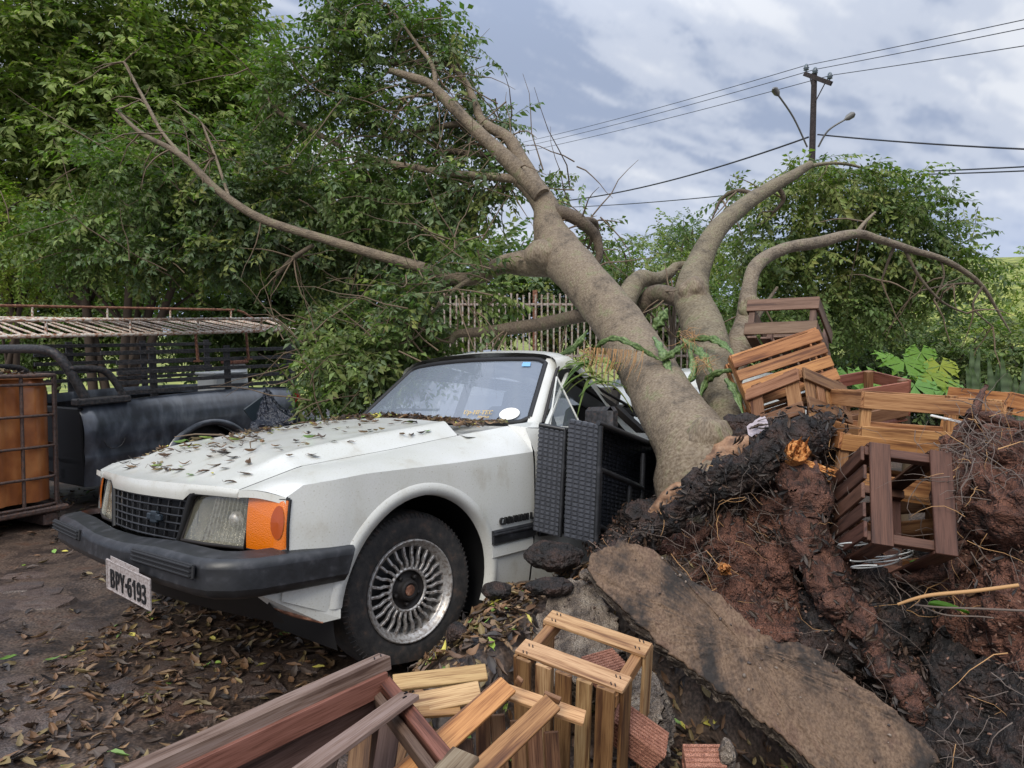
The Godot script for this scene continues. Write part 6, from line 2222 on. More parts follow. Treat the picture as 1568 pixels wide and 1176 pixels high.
# ---------------------------------------------------------------- wooden crates
var ORANGE := Color(0.52, 0.265, 0.11)
var PALE := Color(0.58, 0.40, 0.22)
var BROWN := Color(0.25, 0.142, 0.078)
var DARK := Color(0.115, 0.075, 0.058)
var GREY := Color(0.26, 0.21, 0.17)
var RED := Color(0.24, 0.10, 0.075)
var HONEY := Color(0.40, 0.235, 0.11)

func tone(c: Color, spread := 0.18) -> Color:
	var f := rng.randf_range(1.0 - spread, 1.0 + spread)
	return Color(c.r * f, c.g * f * rng.randf_range(0.94, 1.06), c.b * f * rng.randf_range(0.9, 1.1))

func plank(parent: Node, a: Vector3, b: Vector3, w: float, h: float, up: Vector3, c: Color, called := "slat"):
	var mb := MB.new()
	mb.col = tone(c)
	bar(mb, a, b, w, h, up, 0.0018)
	# slight warp and uneven saw cut
	var ax := (b - a).normalized()
	var l := a.distance_to(b)
	var ph := rng.randf() * TAU
	for i in mb.v.size():
		var u := (mb.v[i] - a).dot(ax) / l
		mb.v[i] += up.normalized() * sin(u * 3.0 + ph) * 0.0036
	var o := obj(called, mb, M("wood"), parent)
	return o

func nails(parent: Node, p: Vector3, ax: Vector3, side: Vector3, nn: Vector3):
	for s in [-0.5, 0.5]:
		var mb := MB.new()
		mb.box(frame(p + side * s, ax, nn), Vector3(0.011, 0.0022, 0.0026), 0.0)
		obj("staple", mb, M("nail"), parent)

# crate: x along its length, y up to the open top, z across; corner "ref" (0/1 on each axis) sits at p
func crate(label: String, p: Vector3, ref: Vector3, xd: Vector3, yd: Vector3, size: Vector3, c: Color, c2: Color, rows := 2, with_floor := true) -> Node3D:
	var fr := frame(Vector3.ZERO, xd, yd)
	fr.origin = p - fr.basis * (ref * size)
	var t := thing("wooden_crate", label, "crate", fr, "wooden fruit crates")
	var L := size.x
	var H := size.y
	var W := size.z
	var th := 0.011
	var sw := minf(0.065, H * 0.32)
	for x in [0.0, 1.0]:
		for z in [0.0, 1.0]:
			plank(t, Vector3(lerpf(0.020, L - 0.020, x), 0.0, lerpf(0.016, W - 0.016, z)), Vector3(lerpf(0.020, L - 0.020, x), H, lerpf(0.016, W - 0.016, z)), 0.030, 0.038, Vector3(1, 0, 0), c2, "corner_post")
	for z in [0.0, 1.0]:
		for k in rows:
			var y := lerpf(sw * 0.5 + 0.012, H - sw * 0.5 - 0.002, float(k) / maxf(rows - 1, 1))
			plank(t, Vector3(0, y, lerpf(-th * 0.5 - 0.0005, W + th * 0.5 + 0.0005, z)), Vector3(L, y + rng.randf_range(-0.004, 0.004), lerpf(-th * 0.5, W + th * 0.5, z)), th, sw, Vector3.UP, c if k else c2)
	for x in [0.0, 1.0]:
		for k in rows:
			var y := lerpf(sw * 0.5 + 0.012, H - sw * 0.5 - 0.002, float(k) / maxf(rows - 1, 1))
			plank(t, Vector3(lerpf(-th * 0.5 - 0.0005, L + th * 0.5 + 0.0005, x), y, -th), Vector3(lerpf(-th * 0.5, L + th * 0.5, x), y, W + th), th, sw, Vector3.UP, c)
	if with_floor:
		var n := int(W / 0.062)
		for k in n:
			var z := (k + 0.5) * W / n
			plank(t, Vector3(-th, -th * 0.5 - 0.0015, z), Vector3(L + th, -th * 0.5 - 0.0015, z), W / n * rng.randf_range(0.72, 0.86), th, Vector3.UP, c if k % 2 else c2)
	return t

func build_crates():
	var U := Vector3.UP
	# front crate standing on its end
	var tl: Vector3 = Vector3(-0.016, 0.331, -1.917)
	var tr: Vector3 = Vector3(0.277, 0.307, -1.806)
	var fl: Vector3 = Vector3(0.136, 0.389, -2.169)
	var upn := (tr - tl).cross(fl - tl).normalized()
	if upn.y < 0: upn = -upn
	var fc := crate("pale new wooden crate standing on end in the foreground, right of the broken ones", tr, Vector3(1, 0, 0), upn, fl - tl, Vector3(0.50, 0.25, 0.31), PALE, HONEY * 0.75)
	for q in [[0.505, 0.02, 0.02], [0.505, 0.02, 0.29], [0.505, 0.055, 0.02], [0.505, 0.055, 0.29], [0.505, 0.20, 0.02], [0.505, 0.20, 0.29], [0.505, 0.235, 0.02], [0.505, 0.235, 0.29]]:
		nails(fc, Vector3(q[0] + 0.0075, q[1], q[2]), Vector3(0, 0.6, 0.4), Vector3(0, 0, 0.012), Vector3(1, 0, 0))
	# weathered dark crate lying open, cut off by the lower edge
	var a: Vector3 = Vector3(-0.317, 0.437, -1.721)
	var b: Vector3 = Vector3(-0.711, 0.423, -1.250)
	var ax := (b - a).normalized()
	var nn := Vector3(-0.25, 1, 0.15).normalized()
	var dk := thing("wooden_crate", "weathered grey-red wooden crate lying open at the bottom edge, nearest the camera", "crate", Transform3D(Basis(), a), "wooden fruit crates")
	b -= a
	var q1: Vector3 = Vector3(-0.309, 0.386, -1.689) - a
	var q2: Vector3 = Vector3(-0.110, 0.357, -1.367) - a
	plank(dk, Vector3.ZERO, b, 0.045, 0.034, nn, GREY, "rail")
	plank(dk, Vector3(0.006, -0.036, 0.030), b + Vector3(0.006, -0.036, 0.030), 0.022, 0.052, nn, RED, "rail")
	plank(dk, Vector3(0.0, -0.10, 0.008), b + Vector3(0, -0.10, 0.008), 0.016, 0.07, nn, DARK)
	plank(dk, q1, q2, 0.030, 0.055, nn, RED, "corner_post")
	plank(dk, q1 + Vector3(-0.03, -0.02, 0.0), q2 + Vector3(-0.03, -0.02, 0), 0.02, 0.05, nn, DARK)
	for q in [[q1, 0.36], [q2, 0.30], [b * 0.95, 0.42], [b * 0.55, 0.34]]:
		plank(dk, q[0] + Vector3(-0.02, -0.03, -0.01), q[0] + Vector3(-0.03, -q[1], 0.01), 0.026, 0.04, Vector3(1, 0, 0), DARK, "corner_post")
	var g1: Vector3 = Vector3(-0.236, 0.415, -1.590) - a
	var g2: Vector3 = Vector3(-0.424, 0.393, -1.289) - a
	plank(dk, g1, g2, 0.056, 0.012, nn, GREY)
	nails(dk, g1.lerp(g2, 0.04) + nn * 0.0075, ax, Vector3(0.0, 0.0, 0.02), nn)
	nails(dk, b * 0.03 + nn * 0.0185, Vector3(0.3, 0, 1), ax * 0.02, nn)
	for q in [[Vector3(-0.360, 0.349, -1.687), Vector3(-0.362, 0.224, -1.582), BROWN], [Vector3(-0.432, 0.309, -1.686), Vector3(-0.441, 0.216, -1.622), DARK], [Vector3(-0.289, 0.345, -1.647), Vector3(-0.294, 0.234, -1.542), DARK]]:
		plank(dk, q[0] - a, q[1] - a, 0.012, 0.05, Vector3(1, 0, -0.2), q[2])
	plank(dk, Vector3(-0.092, 0.391, -1.389) - a, Vector3(-0.162, 0.362, -1.307) - a, 0.075, 0.012, nn, GREY)
	# crushed pale crate behind it
	var o2: Vector3 = Vector3(-0.335, 0.299, -1.915)
	var c2 := thing("wooden_crate", "crushed pale crate under the weathered one, its slats splayed below the wheel", "crate", Transform3D(Basis(), o2), "wooden fruit crates")
	var bits := [[Vector3(-0.332, 0.288, -1.915), Vector3(-0.073, 0.294, -1.965), 0.052, PALE], [Vector3(-0.271, 0.274, -1.824), Vector3(-0.087, 0.286, -1.865), 0.062, PALE], [Vector3(-0.248, 0.260, -1.804), Vector3(-0.137, 0.260, -1.824), 0.03, HONEY], [Vector3(-0.564, 0.272, -1.514), Vector3(-0.475, 0.307, -1.585), 0.05, PALE], [Vector3(-0.451, 0.278, -1.664), Vector3(-0.373, 0.281, -1.744), 0.05, HONEY], [Vector3(-0.276, 0.250, -1.763), Vector3(-0.301, 0.169, -1.710), 0.05, BROWN]]
	for q in bits:
		plank(c2, q[0] - o2, q[1] - o2, q[2], 0.012, Vector3(0.1, 1, 0.55), q[3])
	# long-slatted crate in the middle
	var o3: Vector3 = Vector3(0.002, 0.377, -1.748)
	var c3 := thing("wooden_crate", "knotty orange crate tipped between the front crate and the weathered one", "crate", Transform3D(Basis(), o3), "wooden fruit crates")
	var n3 := Vector3(0.25, 1, 0.5)
	var mid := [[Vector3(-0.010, 0.370, -1.728), Vector3(-0.247, 0.270, -1.484), 0.052, ORANGE], [Vector3(0.100, 0.347, -1.687), Vector3(-0.098, 0.270, -1.484), 0.050, HONEY], [Vector3(-0.027, 0.369, -1.758), Vector3(-0.281, 0.259, -1.513), 0.018, BROWN], [Vector3(-0.024, 0.338, -1.767), Vector3(0.183, 0.288, -1.725), 0.042, PALE]]
	for q in mid:
		plank(c3, q[0] - o3, q[1] - o3, q[2], 0.013, n3, q[3])
	for q in [[(Vector3(0.010, 0.379, -1.738)), Vector3(0.026, 0.371, -1.733)], [Vector3(0.080, 0.357, -1.708), Vector3(0.120, 0.342, -1.697)]]:
		plank(c3, q[0] - o3 + Vector3(0, 0.0, -0.006), q[1] - o3 + Vector3(0, 0, -0.006), 0.012, 0.02, n3, BROWN)
	for k in 5:
		var p: Vector3 = Vector3(-0.040, 0.292, -1.765) + Vector3(0.045 * k - 0.04, -0.015 * k, 0.0)
		plank(c3, p - o3, p - o3 + Vector3(0.02, -0.30, 0.05), 0.011, 0.038, Vector3(1, 0, 0), BROWN)
	for s in [-1, 1]:
		plank(c3, Vector3(-0.146, 0.309, -1.626) - o3 + Vector3(0.03 * s, -0.02, 0), Vector3(-0.146, 0.309, -1.626) - o3 + Vector3(0.03 * s + 0.02, -0.25, 0.03), 0.011, 0.05, Vector3(1, 0, 0), DARK)
	# the heap on the right
	crate("dark crate at the very top of the heap, resting above the orange slatted one", Vector3(1.531, 1.494, -3.515), Vector3(0, 1, 1), Vector3(0.50, -0.36, -0.77), U, Vector3(0.44, 0.21, 0.33), DARK * 1.7, DARK * 1.5)
	crate("orange crate with its slatted floor facing the camera, high on the heap", Vector3(1.024, 1.197, -3.253), Vector3(0, 0, 1), Vector3(0.93, 0.32, 0.10), Vector3(0.12, -0.28, -0.95), Vector3(0.39, 0.24, 0.26), ORANGE, ORANGE)
	var md := crate("brown crate leaning below the orange one, its barred floor turned right", Vector3(1.239, 1.141, -3.000), Vector3(0, 0, 0), Vector3(-0.03, -0.865, 0.43), Vector3(-0.55, -0.35, -0.75), Vector3(0.36, 0.27, 0.29), BROWN * 1.2, HONEY)
	for x in [0.03, 0.18]:
		plank(md, Vector3(x, 0.0, -0.020), Vector3(x, 0.28, -0.020), 0.011, 0.055, Vector3(1, 0, 0), BROWN * 1.3)
	for x in [0.02, 0.15]:
		plank(md, Vector3(x + 0.01, -0.020, -0.012), Vector3(x + 0.01, -0.020, 0.292), 0.011, 0.055, Vector3(1, 0, 0), BROWN)
	crate("wide honey-brown crate on the right of the heap, tufted with torn roots", Vector3(1.383, 1.059, -2.747), Vector3(0, 1, 1), Vector3(1, -0.06, 0.06), U, Vector3(0.53, 0.215, 0.33), HONEY * 1.2, HONEY * 1.35)
	crate("reddish crate in the heap under the wide one, behind the dark crate", Vector3(1.286, 0.903, -2.710), Vector3(0, 1, 1), Vector3(1, -0.14, 0.10), Vector3(0.14, 1, 0), Vector3(0.48, 0.22, 0.30), ORANGE * 0.9, HONEY)
	crate("dark wet crate on edge at the front of the heap, two boards facing the camera", Vector3(1.176, 0.902, -2.320), Vector3(0, 0, 0), Vector3(0.107, -0.46, -0.88), Vector3(1, -0.16, 0.10), Vector3(0.42, 0.265, 0.32), Color(0.115, 0.054, 0.036), Color(0.15, 0.072, 0.048))
	crate("small purplish crate wedged between the leaning brown crate and the wide one", Vector3(1.590, 1.028, -3.346), Vector3(0, 1, 1), Vector3(0.95, 0.15, -0.2), Vector3(-0.1, 1, 0.2), Vector3(0.36, 0.2, 0.26), RED * 1.3, BROWN)
	crate("orange crate half hidden at the right edge of the photo, beyond the earth bank", Vector3(2.098, 1.048, -2.946), Vector3(0, 1, 1), Vector3(1, -0.2, -0.1), Vector3(0.2, 1, 0), Vector3(0.5, 0.22, 0.33), ORANGE, HONEY)
	crate("brown crate at the bottom of the heap, mostly hidden below the dark one", Vector3(1.416, 0.545, -2.726), Vector3(0, 1, 1), Vector3(1, 0.05, -0.1), U, Vector3(0.5, 0.23, 0.33), BROWN * 1.3, ORANGE * 0.7)
	for q in [[Vector3(1.751, 0.991, -2.894), Vector3(1.994, 0.930, -2.741), "upper white plastic strip beside the wide crate"], [Vector3(1.737, 0.954, -2.892), Vector3(1.971, 0.890, -2.690), "lower white plastic strip beside the wide crate"]]:
		var mb := MB.new()
		bar(mb, q[0], q[1], 0.03, 0.008)
		tag(obj("plastic_strip", mb, M("white_plastic")), q[2], "strip")

func build_bricks():
	# hollow grooved clay bricks
	var spots := [
		[frame(Vector3(0.511, 0.111, -1.818), Vector3(1, 0.05, 0.1), Vector3(0.1, 1, 0.5)), Vector3(0.105, 0.08, 0.07), "grooved clay brick at the bottom edge, right of the front crate"],
		[frame(Vector3(0.355, 0.106, -1.978), Vector3(0.75, -0.5, 0.1), Vector3(0.5, 0.8, 0.4)), Vector3(0.17, 0.08, 0.09), "grooved clay brick inside the legs of the front crate"],
		[frame(Vector3(0.303, 0.175, -2.261), Vector3(1, 0.1, -0.4), Vector3(0, 1, 0.2)), Vector3(0.12, 0.05, 0.10), "clay brick shard with its hollows showing, behind the front crate's top"],
		[frame(Vector3(1.051, 0.553, -2.476), Vector3(1, 0.15, 0), Vector3(-0.1, 0.6, 0.8)), Vector3(0.075, 0.018, 0.06), "small grooved brick fragment stuck on the thick root"]]
	for q in spots:
		var t := thing("clay_brick", q[2], "brick", q[0])
		var s: Vector3 = q[1]
		var mb := MB.new()
		if s.y < 0.03:
			mb.box(Transform3D(), s, 0.003)
		else:
			var w := 0.012
			for k in [-1, 1]:
				mb.box(Transform3D(Basis(), Vector3(0, k * (s.y - w) * 0.5, 0)), Vector3(s.x, w, s.z), 0.002)
				mb.box(Transform3D(Basis(), Vector3(0, 0, k * (s.z - w) * 0.5)), Vector3(s.x, s.y - 2 * w, w), 0.002)
			mb.box(Transform3D(Basis(), Vector3.ZERO), Vector3(s.x * 0.98, s.y - 2 * w, w), 0.001)
		obj("body", mb, M("clay"), t)
		mb = MB.new()
		var n := int(s.z / 0.012)
		for k in n:
			mb.box(Transform3D(Basis(), Vector3(0, s.y * 0.5 + 0.001, (k + 0.5 - n * 0.5) * s.z / n)), Vector3(s.x * 0.99, 0.004, s.z / n * 0.6), 0.001)
			if s.y > 0.03:
				mb.box(Transform3D(Basis(), Vector3(0, (k + 0.5 - n * 0.5) * s.y / n, s.z * 0.5 + 0.001)), Vector3(s.x * 0.99, s.y / n * 0.6, 0.004), 0.001)
		obj("ribs", mb, M("clay"), t)
	var mb := MB.new()
	mb.lump(Vector3(0.564, 0.143, -1.799), Vector3(0.022, 0.05, 0.03), 30, 20, noise(8, 1.0), 0.012)
	tag(obj("rubble_lump", mb, M("concrete_broken")), "narrow chip of rubble standing beside the brick at the bottom edge", "rubble")

# ---------------------------------------------------------------- living plants and litter
func ribbon(mb: MB, pts: Array, w: float, scallop: float, nn := Vector3(0, 0, 1)):
	# three-winged cactus stem
	var p := smooth_path(pts, 8)
	for k in 3:
		var s := mb.v.size()
		for i in p.size():
			var a: Array = p[maxi(i - 1, 0)]
			var b: Array = p[mini(i + 1, p.size() - 1)]
			var d := Vector3(b[0] - a[0], b[1] - a[1], b[2] - a[2]).normalized()
			var sd := d.cross(nn).normalized()
			var up := sd.cross(d)
			var an := TAU * k / 3.0 + 0.4
			var out := sd * cos(an) + up * sin(an)
			var ww := w * (1.0 + scallop * sin(i * 1.3)) * sin(PI * (0.08 + 0.9 * i / (p.size() - 1.0)))
			var c := Vector3(p[i][0], p[i][1], p[i][2])
			mb.put(c - d.cross(out) * w * 0.10, Vector3.ZERO); mb.put(c + out * ww, Vector3.ZERO); mb.put(c + d.cross(out) * w * 0.10, Vector3.ZERO)
		mb.sheet(s, 2, p.size() - 1)

func palmate(mb: MB, at: Vector3, r: float, facing: Vector3, c: Color, rr: RandomNumberGenerator):
	var fr := frame(at, facing.cross(Vector3.UP).normalized(), facing)
	mb.col = c
	for k in 7:
		var a := -2.4 + 4.8 * k / 6.0 + PI / 2
		var d := Vector3(cos(a), 0, -sin(a))
		var l := r * (1.0 - 0.10 * absf(k - 3.0)) * rr.randf_range(0.9, 1.1)
		var sd := Vector3(-sin(a), 0, -cos(a)) * r * 0.15
		var q := [Vector3.ZERO, d * l * 0.35 + sd * 0.7, d * l * 0.6 + sd * 1.2, d * l + Vector3(0, -r * 0.2, 0), d * l * 0.6 - sd * 1.2, d * l * 0.35 - sd * 0.7]
		var m := d * l * 0.6 + Vector3(0, -r * 0.05, 0)
		for i in 6:
			mb.tri(fr * m, fr * q[i], fr * q[(i + 1) % 6])
		for e in [-1.0, 1.0]:
			mb.tri(fr * (d * l * 0.62 + sd * e), fr * (d * l * 0.8 + sd * 1.9 * e), fr * (d * l * 0.85))

func build_plants():
	var r := RandomNumberGenerator.new()
	r.seed = 41
	# climbing cactus torn down over the trunks
	var t := thing("climbing_cactus", "climbing cactus stems with pale aerial roots draped over the leaning trunks", "cactus")
	var stems := [
		[[[0.418, 1.148, -3.701, 0.0311], [0.441, 1.250, -3.605, 0.0303], [0.518, 1.290, -3.556, 0.0299], [0.608, 1.256, -3.505, 0.0294], [0.707, 1.200, -3.503, 0.0294], [0.746, 1.177, -3.502, 0.0294]], 0.017],
		[[[0.747, 1.300, -3.707, 0.0311], [0.756, 1.233, -3.554, 0.0299], [0.779, 1.151, -3.501, 0.0294], [0.794, 1.057, -3.397, 0.0286]], 0.024],
		[[[0.746, 1.177, -3.502, 0.0294], [0.805, 1.216, -3.503, 0.0294], [0.866, 1.256, -3.555, 0.0299]], 0.022],
		[[[0.903, 1.286, -3.706, 0.0311], [0.945, 1.234, -3.604, 0.0303], [0.968, 1.184, -3.502, 0.0294], [0.987, 1.103, -3.449, 0.0290]], 0.026],
		[[[0.945, 1.282, -3.806, 0.0320], [1.041, 1.293, -3.707, 0.0311], [1.097, 1.250, -3.605, 0.0303], [1.115, 1.200, -3.503, 0.0294]], 0.022],
		[[[0.909, 0.978, -3.394, 0.0286], [0.954, 1.071, -3.448, 0.0290], [1.004, 1.121, -3.400, 0.0286], [1.083, 1.134, -3.350, 0.0282]], 0.022],
		[[[0.828, 1.353, -4.109, 0.0345], [0.866, 1.411, -4.112, 0.0345], [0.912, 1.479, -4.115, 0.0345]], 0.04],
		[[[1.021, 1.091, -3.348, 0.0282], [1.052, 1.031, -3.296, 0.0278], [1.059, 0.931, -3.192, 0.0269]], 0.022],
		[[[0.912, 1.234, -3.604, 0.0303], [0.909, 1.118, -3.500, 0.0294], [0.870, 1.053, -3.497, 0.0294]], 0.022],
		[[[0.265, 1.200, -4.003, 0.0336], [0.350, 1.255, -3.905, 0.0328], [0.423, 1.346, -3.909, 0.0328]], 0.022]]
	for q in stems:
		var mb := MB.new()
		ribbon(mb, q[0], q[1], 0.22)
		obj("stem", mb, M("cactus"), t)
	var hair := MB.new()
	for k in 46:
		var u := r.randf()
		var p: Vector3 = Vector3(0.420, 1.234, -3.624).lerp(Vector3(0.657, 1.216, -3.503), u) + Vector3(0, 0.01, 0.01)
		var d := Vector3(-0.28 + r.randf_range(-0.15, 0.15), -1, 0.15).normalized()
		var l := r.randf_range(0.06, 0.17)
		hair.tube([_r(p, 0.0016), _r(p + d * l * 0.5 + Vector3(0.006, 0, 0.006), 0.0013), _r(p + d * l, 0.0008)], 4, false)
	for q in [Vector3(0.895, 1.301, -3.607), Vector3(0.929, 1.168, -3.451), Vector3(0.401, 1.217, -3.704)]:
		for k in 40:
			root_hair(hair, r, q + Vector3(r.randf_range(-0.04, 0.04), r.randf_range(-0.03, 0.03), 0.02), r.randf_range(0.03, 0.10), 0.0014, Vector3(r.randf_range(-1, 1), r.randf_range(-1, 0.6), r.randf_range(0, 1)))
	tag(obj("aerial_roots", hair, M("pale_root"), t), "", "", "", "stuff")
	# strap leaves fallen on the crushed roof
	var bro := thing("strap_leaf_plant", "green strap-leaved plant crushed between the car roof and the left trunk", "plant")
	for k in 26:
		var mb := MB.new()
		mb.col = Color(0.10, 0.17, 0.04).lerp(Color(0.30, 0.30, 0.08), r.randf() * 0.6)
		var p: Vector3 = Vector3(0.381, 1.146, -3.851).lerp(Vector3(0.494, 1.042, -3.747), r.randf()) + Vector3(r.randf_range(-0.05, 0.05), r.randf_range(-0.03, 0.05), r.randf_range(-0.05, 0.05))
		var d := Vector3(r.randf_range(-1, 0.6), r.randf_range(-0.1, 0.9), r.randf_range(-0.3, 0.8)).normalized()
		var l := r.randf_range(0.16, 0.30)
		var sd := d.cross(Vector3(0.2, 1, 0.3)).normalized() * r.randf_range(0.008, 0.014)
		mb.grid(2, 6, func(u, v): return p + d * l * v + Vector3(0, -l * 0.7 * v * v, 0) + sd * (u * 2.0 - 1.0) * (1.0 - v * v * 0.9) + Vector3(0, 0.008 * absf(u - 0.5), 0))
		obj("strap_leaf", mb, M("leaf"), bro)
	# papaya with bright leaves
	var pb: Vector3 = Vector3(2.247, 0.845, -3.989)
	var pa := thing("papaya_plant", "young papaya plant with bright green lobed leaves behind the heap of crates", "plant", Transform3D(Basis(), Vector3(pb.x, 0.2, pb.z)))
	var mb := MB.new()
	mb.tube([[0, -0.1, 0, 0.03], [0.02, 0.4, 0, 0.025], [0, 0.85, 0, 0.018]], 8)
	obj("stem", mb, M("twig"), pa)
	var lv := [[Vector3(2.191, 1.164, -3.902), 0.17, Color(0.125, 0.24, 0.025)], [Vector3(2.276, 1.094, -3.799), 0.17, Color(0.19, 0.27, 0.025)], [Vector3(1.990, 1.073, -3.898), 0.16, Color(0.16, 0.30, 0.06)], [Vector3(2.207, 1.200, -4.103), 0.13, Color(0.17, 0.32, 0.05)], [Vector3(2.452, 1.144, -4.001), 0.13, Color(0.25, 0.29, 0.03)], [Vector3(2.130, 1.045, -3.697), 0.16, Color(0.14, 0.28, 0.06)], [Vector3(1.966, 1.049, -3.747), 0.13, Color(0.18, 0.34, 0.06)], [Vector3(2.303, 1.027, -3.696), 0.13, Color(0.15, 0.28, 0.07)], [Vector3(1.929, 1.088, -3.999), 0.12, Color(0.12, 0.24, 0.05)], [Vector3(2.457, 1.220, -4.204), 0.12, Color(0.125, 0.24, 0.025)]]
	for q in lv:
		mb = MB.new()
		var p: Vector3 = q[0] - pa.position
		palmate(mb, p, q[1], Vector3(r.randf_range(-0.4, 0.4), 0.75, r.randf_range(0.3, 0.9)).normalized(), q[2], r)
		mb.col = Color(0.2, 0.3, 0.08)
		mb.tube(smooth_path([[0.0, 0.75, 0, 0.006], [p.x * 0.5, lerpf(0.75, p.y, 0.5) + 0.05, p.z * 0.5, 0.005], [p.x, p.y, p.z, 0.004]], 4), 5, false)
		obj("lobed_leaf", mb, M("leaf"), pa)
	# mottled snake plants
	var sn := thing("snake_plant", "clump of upright grey-banded snake plants right of the papaya", "plant")
	for k in 18:
		mb = MB.new()
		var p: Vector3 = Vector3(2.564, 0.845, -3.989).lerp(Vector3(2.787, 0.872, -3.690), r.randf()) + Vector3(0, -0.1, r.randf_range(-0.15, 0.15))
		var h := r.randf_range(0.30, 0.52)
		var lean := Vector3(r.randf_range(-0.18, 0.18), 1, r.randf_range(-0.1, 0.1))
		var s := mb.v.size()
		for j in 17:
			var v := j / 16.0
			var w := 0.026 * pow(sin(PI * (0.22 + 0.78 * v)), 0.6)
			var f := 1.0 if (j % 2) else 0.55
			for i in 5:
				mb.col = Color(0.17, 0.22, 0.14) * f
				var u := i / 4.0 * 2.0 - 1.0
				mb.put(p + lean * h * v + Vector3(u * w, 0, 0.012 * u * u), Vector3.ZERO)
		mb.sheet(s, 4, 16)
		obj("sword_leaf", mb, M("leaf"), sn)
	for q in [[Vector3(1.397, 0.504, -2.324), "broad green leaf lying in the pit under the dark crate"], [Vector3(1.369, 0.419, -2.170), "green leaf caught on the thin stems in the pit"]]:
		mb = MB.new()
		mb.col = Color(0.12, 0.26, 0.05)
		var p: Vector3 = q[0]
		mb.grid(4, 8, func(u, v): return p + Vector3((v - 0.5) * 0.13, -0.03 * v * v + 0.02 * absf(u - 0.5), (u - 0.5) * 0.06 * sin(PI * v) + 0.01))
		tag(obj("green_leaf", mb, M("leaf")), q[1], "leaf")

# single fallen leaf, 1 long, curled
func leaf_mesh(seed_: int) -> ArrayMesh:
	var r := RandomNumberGenerator.new()
	r.seed = seed_
	var mb := MB.new()
	var curl := r.randf_range(-0.5, 1.5)
	var fold := r.randf_range(0.15, 0.9)
	var twist := r.randf_range(-0.9, 0.9)
	mb.grid(4, 6, func(u, v):
		var w := sin(PI * pow(v, 0.75)) * 0.22 * (1.0 + 0.12 * sin(v * 17.0 + u * 5.0))
		var a = (u * 2.0 - 1.0)
		return Vector3(v - 0.5, curl * (v - 0.5) * (v - 0.5) + fold * absf(a) * w + a * w * twist * (v - 0.4), a * w * (1.0 - absf(fold) * 0.4)), true)
	mb.tube([[-0.62, 0.05, 0.03, 0.012], [-0.5, curl * 0.25, 0, 0.012]], 3, false)
	return mb.mesh()

var litter_tones := [Color(0.10, 0.055, 0.030), Color(0.16, 0.085, 0.040), Color(0.055, 0.038, 0.028), Color(0.20, 0.125, 0.065), Color(0.085, 0.060, 0.045), Color(0.19, 0.14, 0.06), Color(0.030, 0.024, 0.022)]

# leaves lying where at() puts them: at(r) -> [point, normal] or an empty array
func litter(called: String, label: String, count: int, at: Callable, seed_: int, size := 0.055, bright := 0.06, tilt := 0.45):
	var r := RandomNumberGenerator.new()
	r.seed = seed_
	var t: Node3D = thing(called, label, "fallen leaves")
	var lists := [[], [], [], [], [], []]
	for k in count:
		var q: Array = at.call(r)
		if q.is_empty():
			continue
		var nn: Vector3 = (q[1] + Vector3(r.randf_range(-tilt, tilt), r.randf_range(-0.2, 0.2), r.randf_range(-tilt, tilt))).normalized()
		var x := nn.cross(Vector3(r.randf_range(-1, 1), r.randf_range(-0.3, 0.3), r.randf_range(-1, 1))).normalized()
		var s := size * r.randf_range(0.5, 1.35)
		var b := Basis(x, nn, x.cross(nn)) * Basis.from_scale(Vector3(s, s, s * r.randf_range(0.8, 1.2)))
		var c: Color = litter_tones[r.randi() % litter_tones.size()]
		if r.randf() < bright:
			c = [Color(0.22, 0.32, 0.05), Color(0.45, 0.40, 0.08), Color(0.15, 0.26, 0.06)][r.randi() % 3]
		var f := r.randf_range(0.7, 1.35)
		lists[k % 6].append([Transform3D(b, q[0] + nn * 0.004), Color(c.r * f, c.g * f, c.b * f)])
	for i in 6:
		var mm := MultiMesh.new()
		mm.transform_format = MultiMesh.TRANSFORM_3D
		mm.use_colors = true
		mm.mesh = leaf_mesh(i * 3 + 1)
		mm.instance_count = lists[i].size()
		for k in lists[i].size():
			mm.set_instance_transform(k, lists[i][k][0])
			mm.set_instance_color(k, lists[i][k][1])
		var o := MultiMeshInstance3D.new()
		o.name = "leaf_scatter"
		o.multimesh = mm
		o.material_override = M("dead_leaf")
		o.set_meta("kind", "stuff")
		t.add_child(o, true)
	t.set_meta("kind", "stuff")

func ground_spot(x: float, z: float) -> Array:
	var e := 0.03
	var nn := Vector3(height(x - e, z) - height(x + e, z), 2.0 * e, height(x, z - e) - height(x, z + e)).normalized()
	return [on_ground(x, z, 0.004), nn]

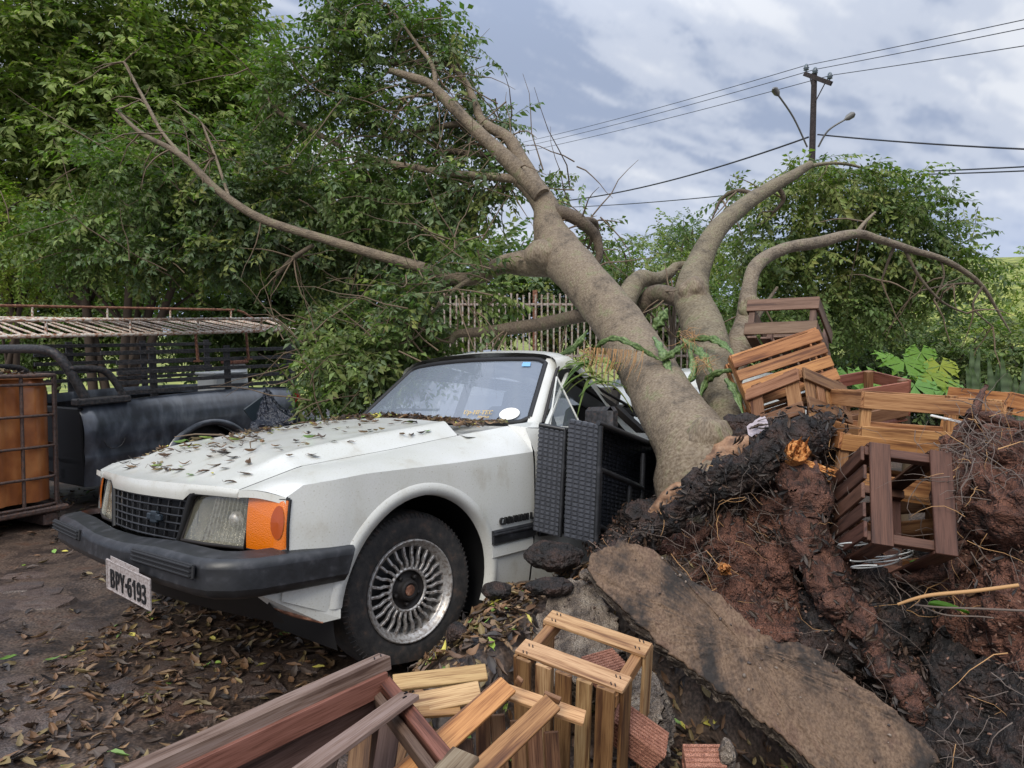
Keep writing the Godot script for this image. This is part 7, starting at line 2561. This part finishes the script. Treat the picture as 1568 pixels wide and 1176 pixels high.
func build_litter():
	var clump := noise(901, 0.9, 3)
	litter("ground_leaves", "brown and yellow leaves scattered over the muddy yard at the left", 5200, func(r):
		var x: float = r.randf_range(-5.0, -0.2)
		var z: float = r.randf_range(-6.5, -1.5)
		var k: float = clump.get_noise_2d(x * 1.5, z * 1.5)
		var near: float = smoothstep(-2.6, -1.9, z) * 0.35 + smoothstep(-4.2, -5.0, z) * 0.3
		if k + near < r.randf_range(-0.1, 0.65):
			return []
		return ground_spot(x, z), 31, 0.055, 0.07)
	litter("leaf_heap", "heap of dark wet leaves on the bank beside the flat front tyre", 2600, func(r):
		var x: float = r.randf_range(-0.35, 0.40)
		var z: float = r.randf_range(-2.9, -2.05)
		if clump.get_noise_2d(x * 3.0, z * 3.0) < r.randf_range(-0.6, 0.2) or (x > 0.08 and z > -2.62):
			return []
		var g := ground_spot(x, z)
		g[0] += Vector3(0, r.randf_range(0.0, 0.025), 0)
		return g, 32, 0.055, 0.03)
	litter("ground_leaves", "dead leaves and scraps over the earth bank behind the long slab", 2600, func(r):
		var x: float = r.randf_range(0.2, 1.6)
		var z: float = r.randf_range(-3.3, -1.5)
		return ground_spot(x, z), 33, 0.05, 0.02)
	litter("ground_leaves", "leaves under the white car's nose and bumper", 1500, func(r):
		var x: float = r.randf_range(-1.9, -0.45)
		var z: float = r.randf_range(-3.6, -1.9)
		return ground_spot(x, z), 36, 0.055, 0.02)
	# on the car
	var car: Node3D = get_node("station_wagon")
	var ct := car.transform
	var on := func(x: float, y: float, z: float) -> Array: return [ct * C(x, y, z), ct.basis.y]
	litter("bonnet_leaves", "leaves and twigs sprinkled over the white bonnet", 800, func(r):
		var x: float = r.randf_range(-0.36, 0.66)
		var y: float = r.randf_range(-0.62, 0.60)
		if r.randf() > (0.25 + 0.75 * smoothstep(0.3, -0.62, y)) * (0.3 + 2.2 * maxf(0.0, clump.get_noise_2d(x * 4.0, y * 4.0))):
			return []
		var k := absf(y)
		var z := gap_line(minf(x, 0.66)) + curve([-0.5, 0.04, 0.35, 0.68], [0.055, 0.058, 0.046, 0.006], x) * curve([0.0, 0.40, 0.505, 0.632], [0.95, 0.86, 1.0, 0.0], k) + 0.012 * (1.0 - pow(k / 0.632, 2.0))
		return on.call(x, y, z + 0.002), 34, 0.05, 0.10, 0.12)
	litter("cowl_leaves", "drift of brown leaves along the foot of the windscreen", 700, func(r):
		var y: float = r.randf_range(-0.68, 0.42) if r.randf() < 0.85 else r.randf_range(0.2, 0.66)
		var v: float = r.randf_range(0.1, 1.0)
		var k := 1.0 - pow(absf(y) / 0.70, 2.0)
		var x := lerpf(-0.36 - 0.10 * k, -0.76 + 0.10 * k, v)
		return on.call(x, y, lerpf(0.93 + 0.05 * k, 0.985, v) + r.randf_range(0.0, 0.03) * smoothstep(0.5, -0.1, y)), 35, 0.05, 0.04)
	var tank: Node3D = get_node("caged_tank")
	litter("tank_leaves", "heap of dead leaves on top of the caged tank", 900, func(r):
		var x: float = r.randf_range(0.08, 1.02)
		var z: float = -r.randf_range(0.08, 1.02)
		return [tank.transform * Vector3(x, 1.01 + 0.09 * sin(PI * x / 1.1) * sin(-PI * z / 1.1) * r.randf(), z), Vector3.UP], 37, 0.07, 0.08)
	# twigs on the bonnet
	var tw := [[C(0.42, 0.10, 0.86), C(0.30, -0.24, 0.885)], [C(0.30, -0.24, 0.885), C(0.44, -0.42, 0.87)], [C(0.36, 0.18, 0.868), C(0.47, 0.34, 0.84)]]
	var says := ["bare dark twig lying across the middle of the bonnet", "forked end of twig pointing left on the bonnet", "short twig on the bonnet near the wing gap"]
	for k in 3:
		var mb := MB.new()
		mb.tube([_r(ct * tw[k][0], 0.004), _r(ct * (tw[k][0].lerp(tw[k][1], 0.5) + Vector3(0.015, 0.008, 0)), 0.0035), _r(ct * tw[k][1], 0.002)], 5)
		tag(obj("twig", mb, M("twig")), says[k], "twig")
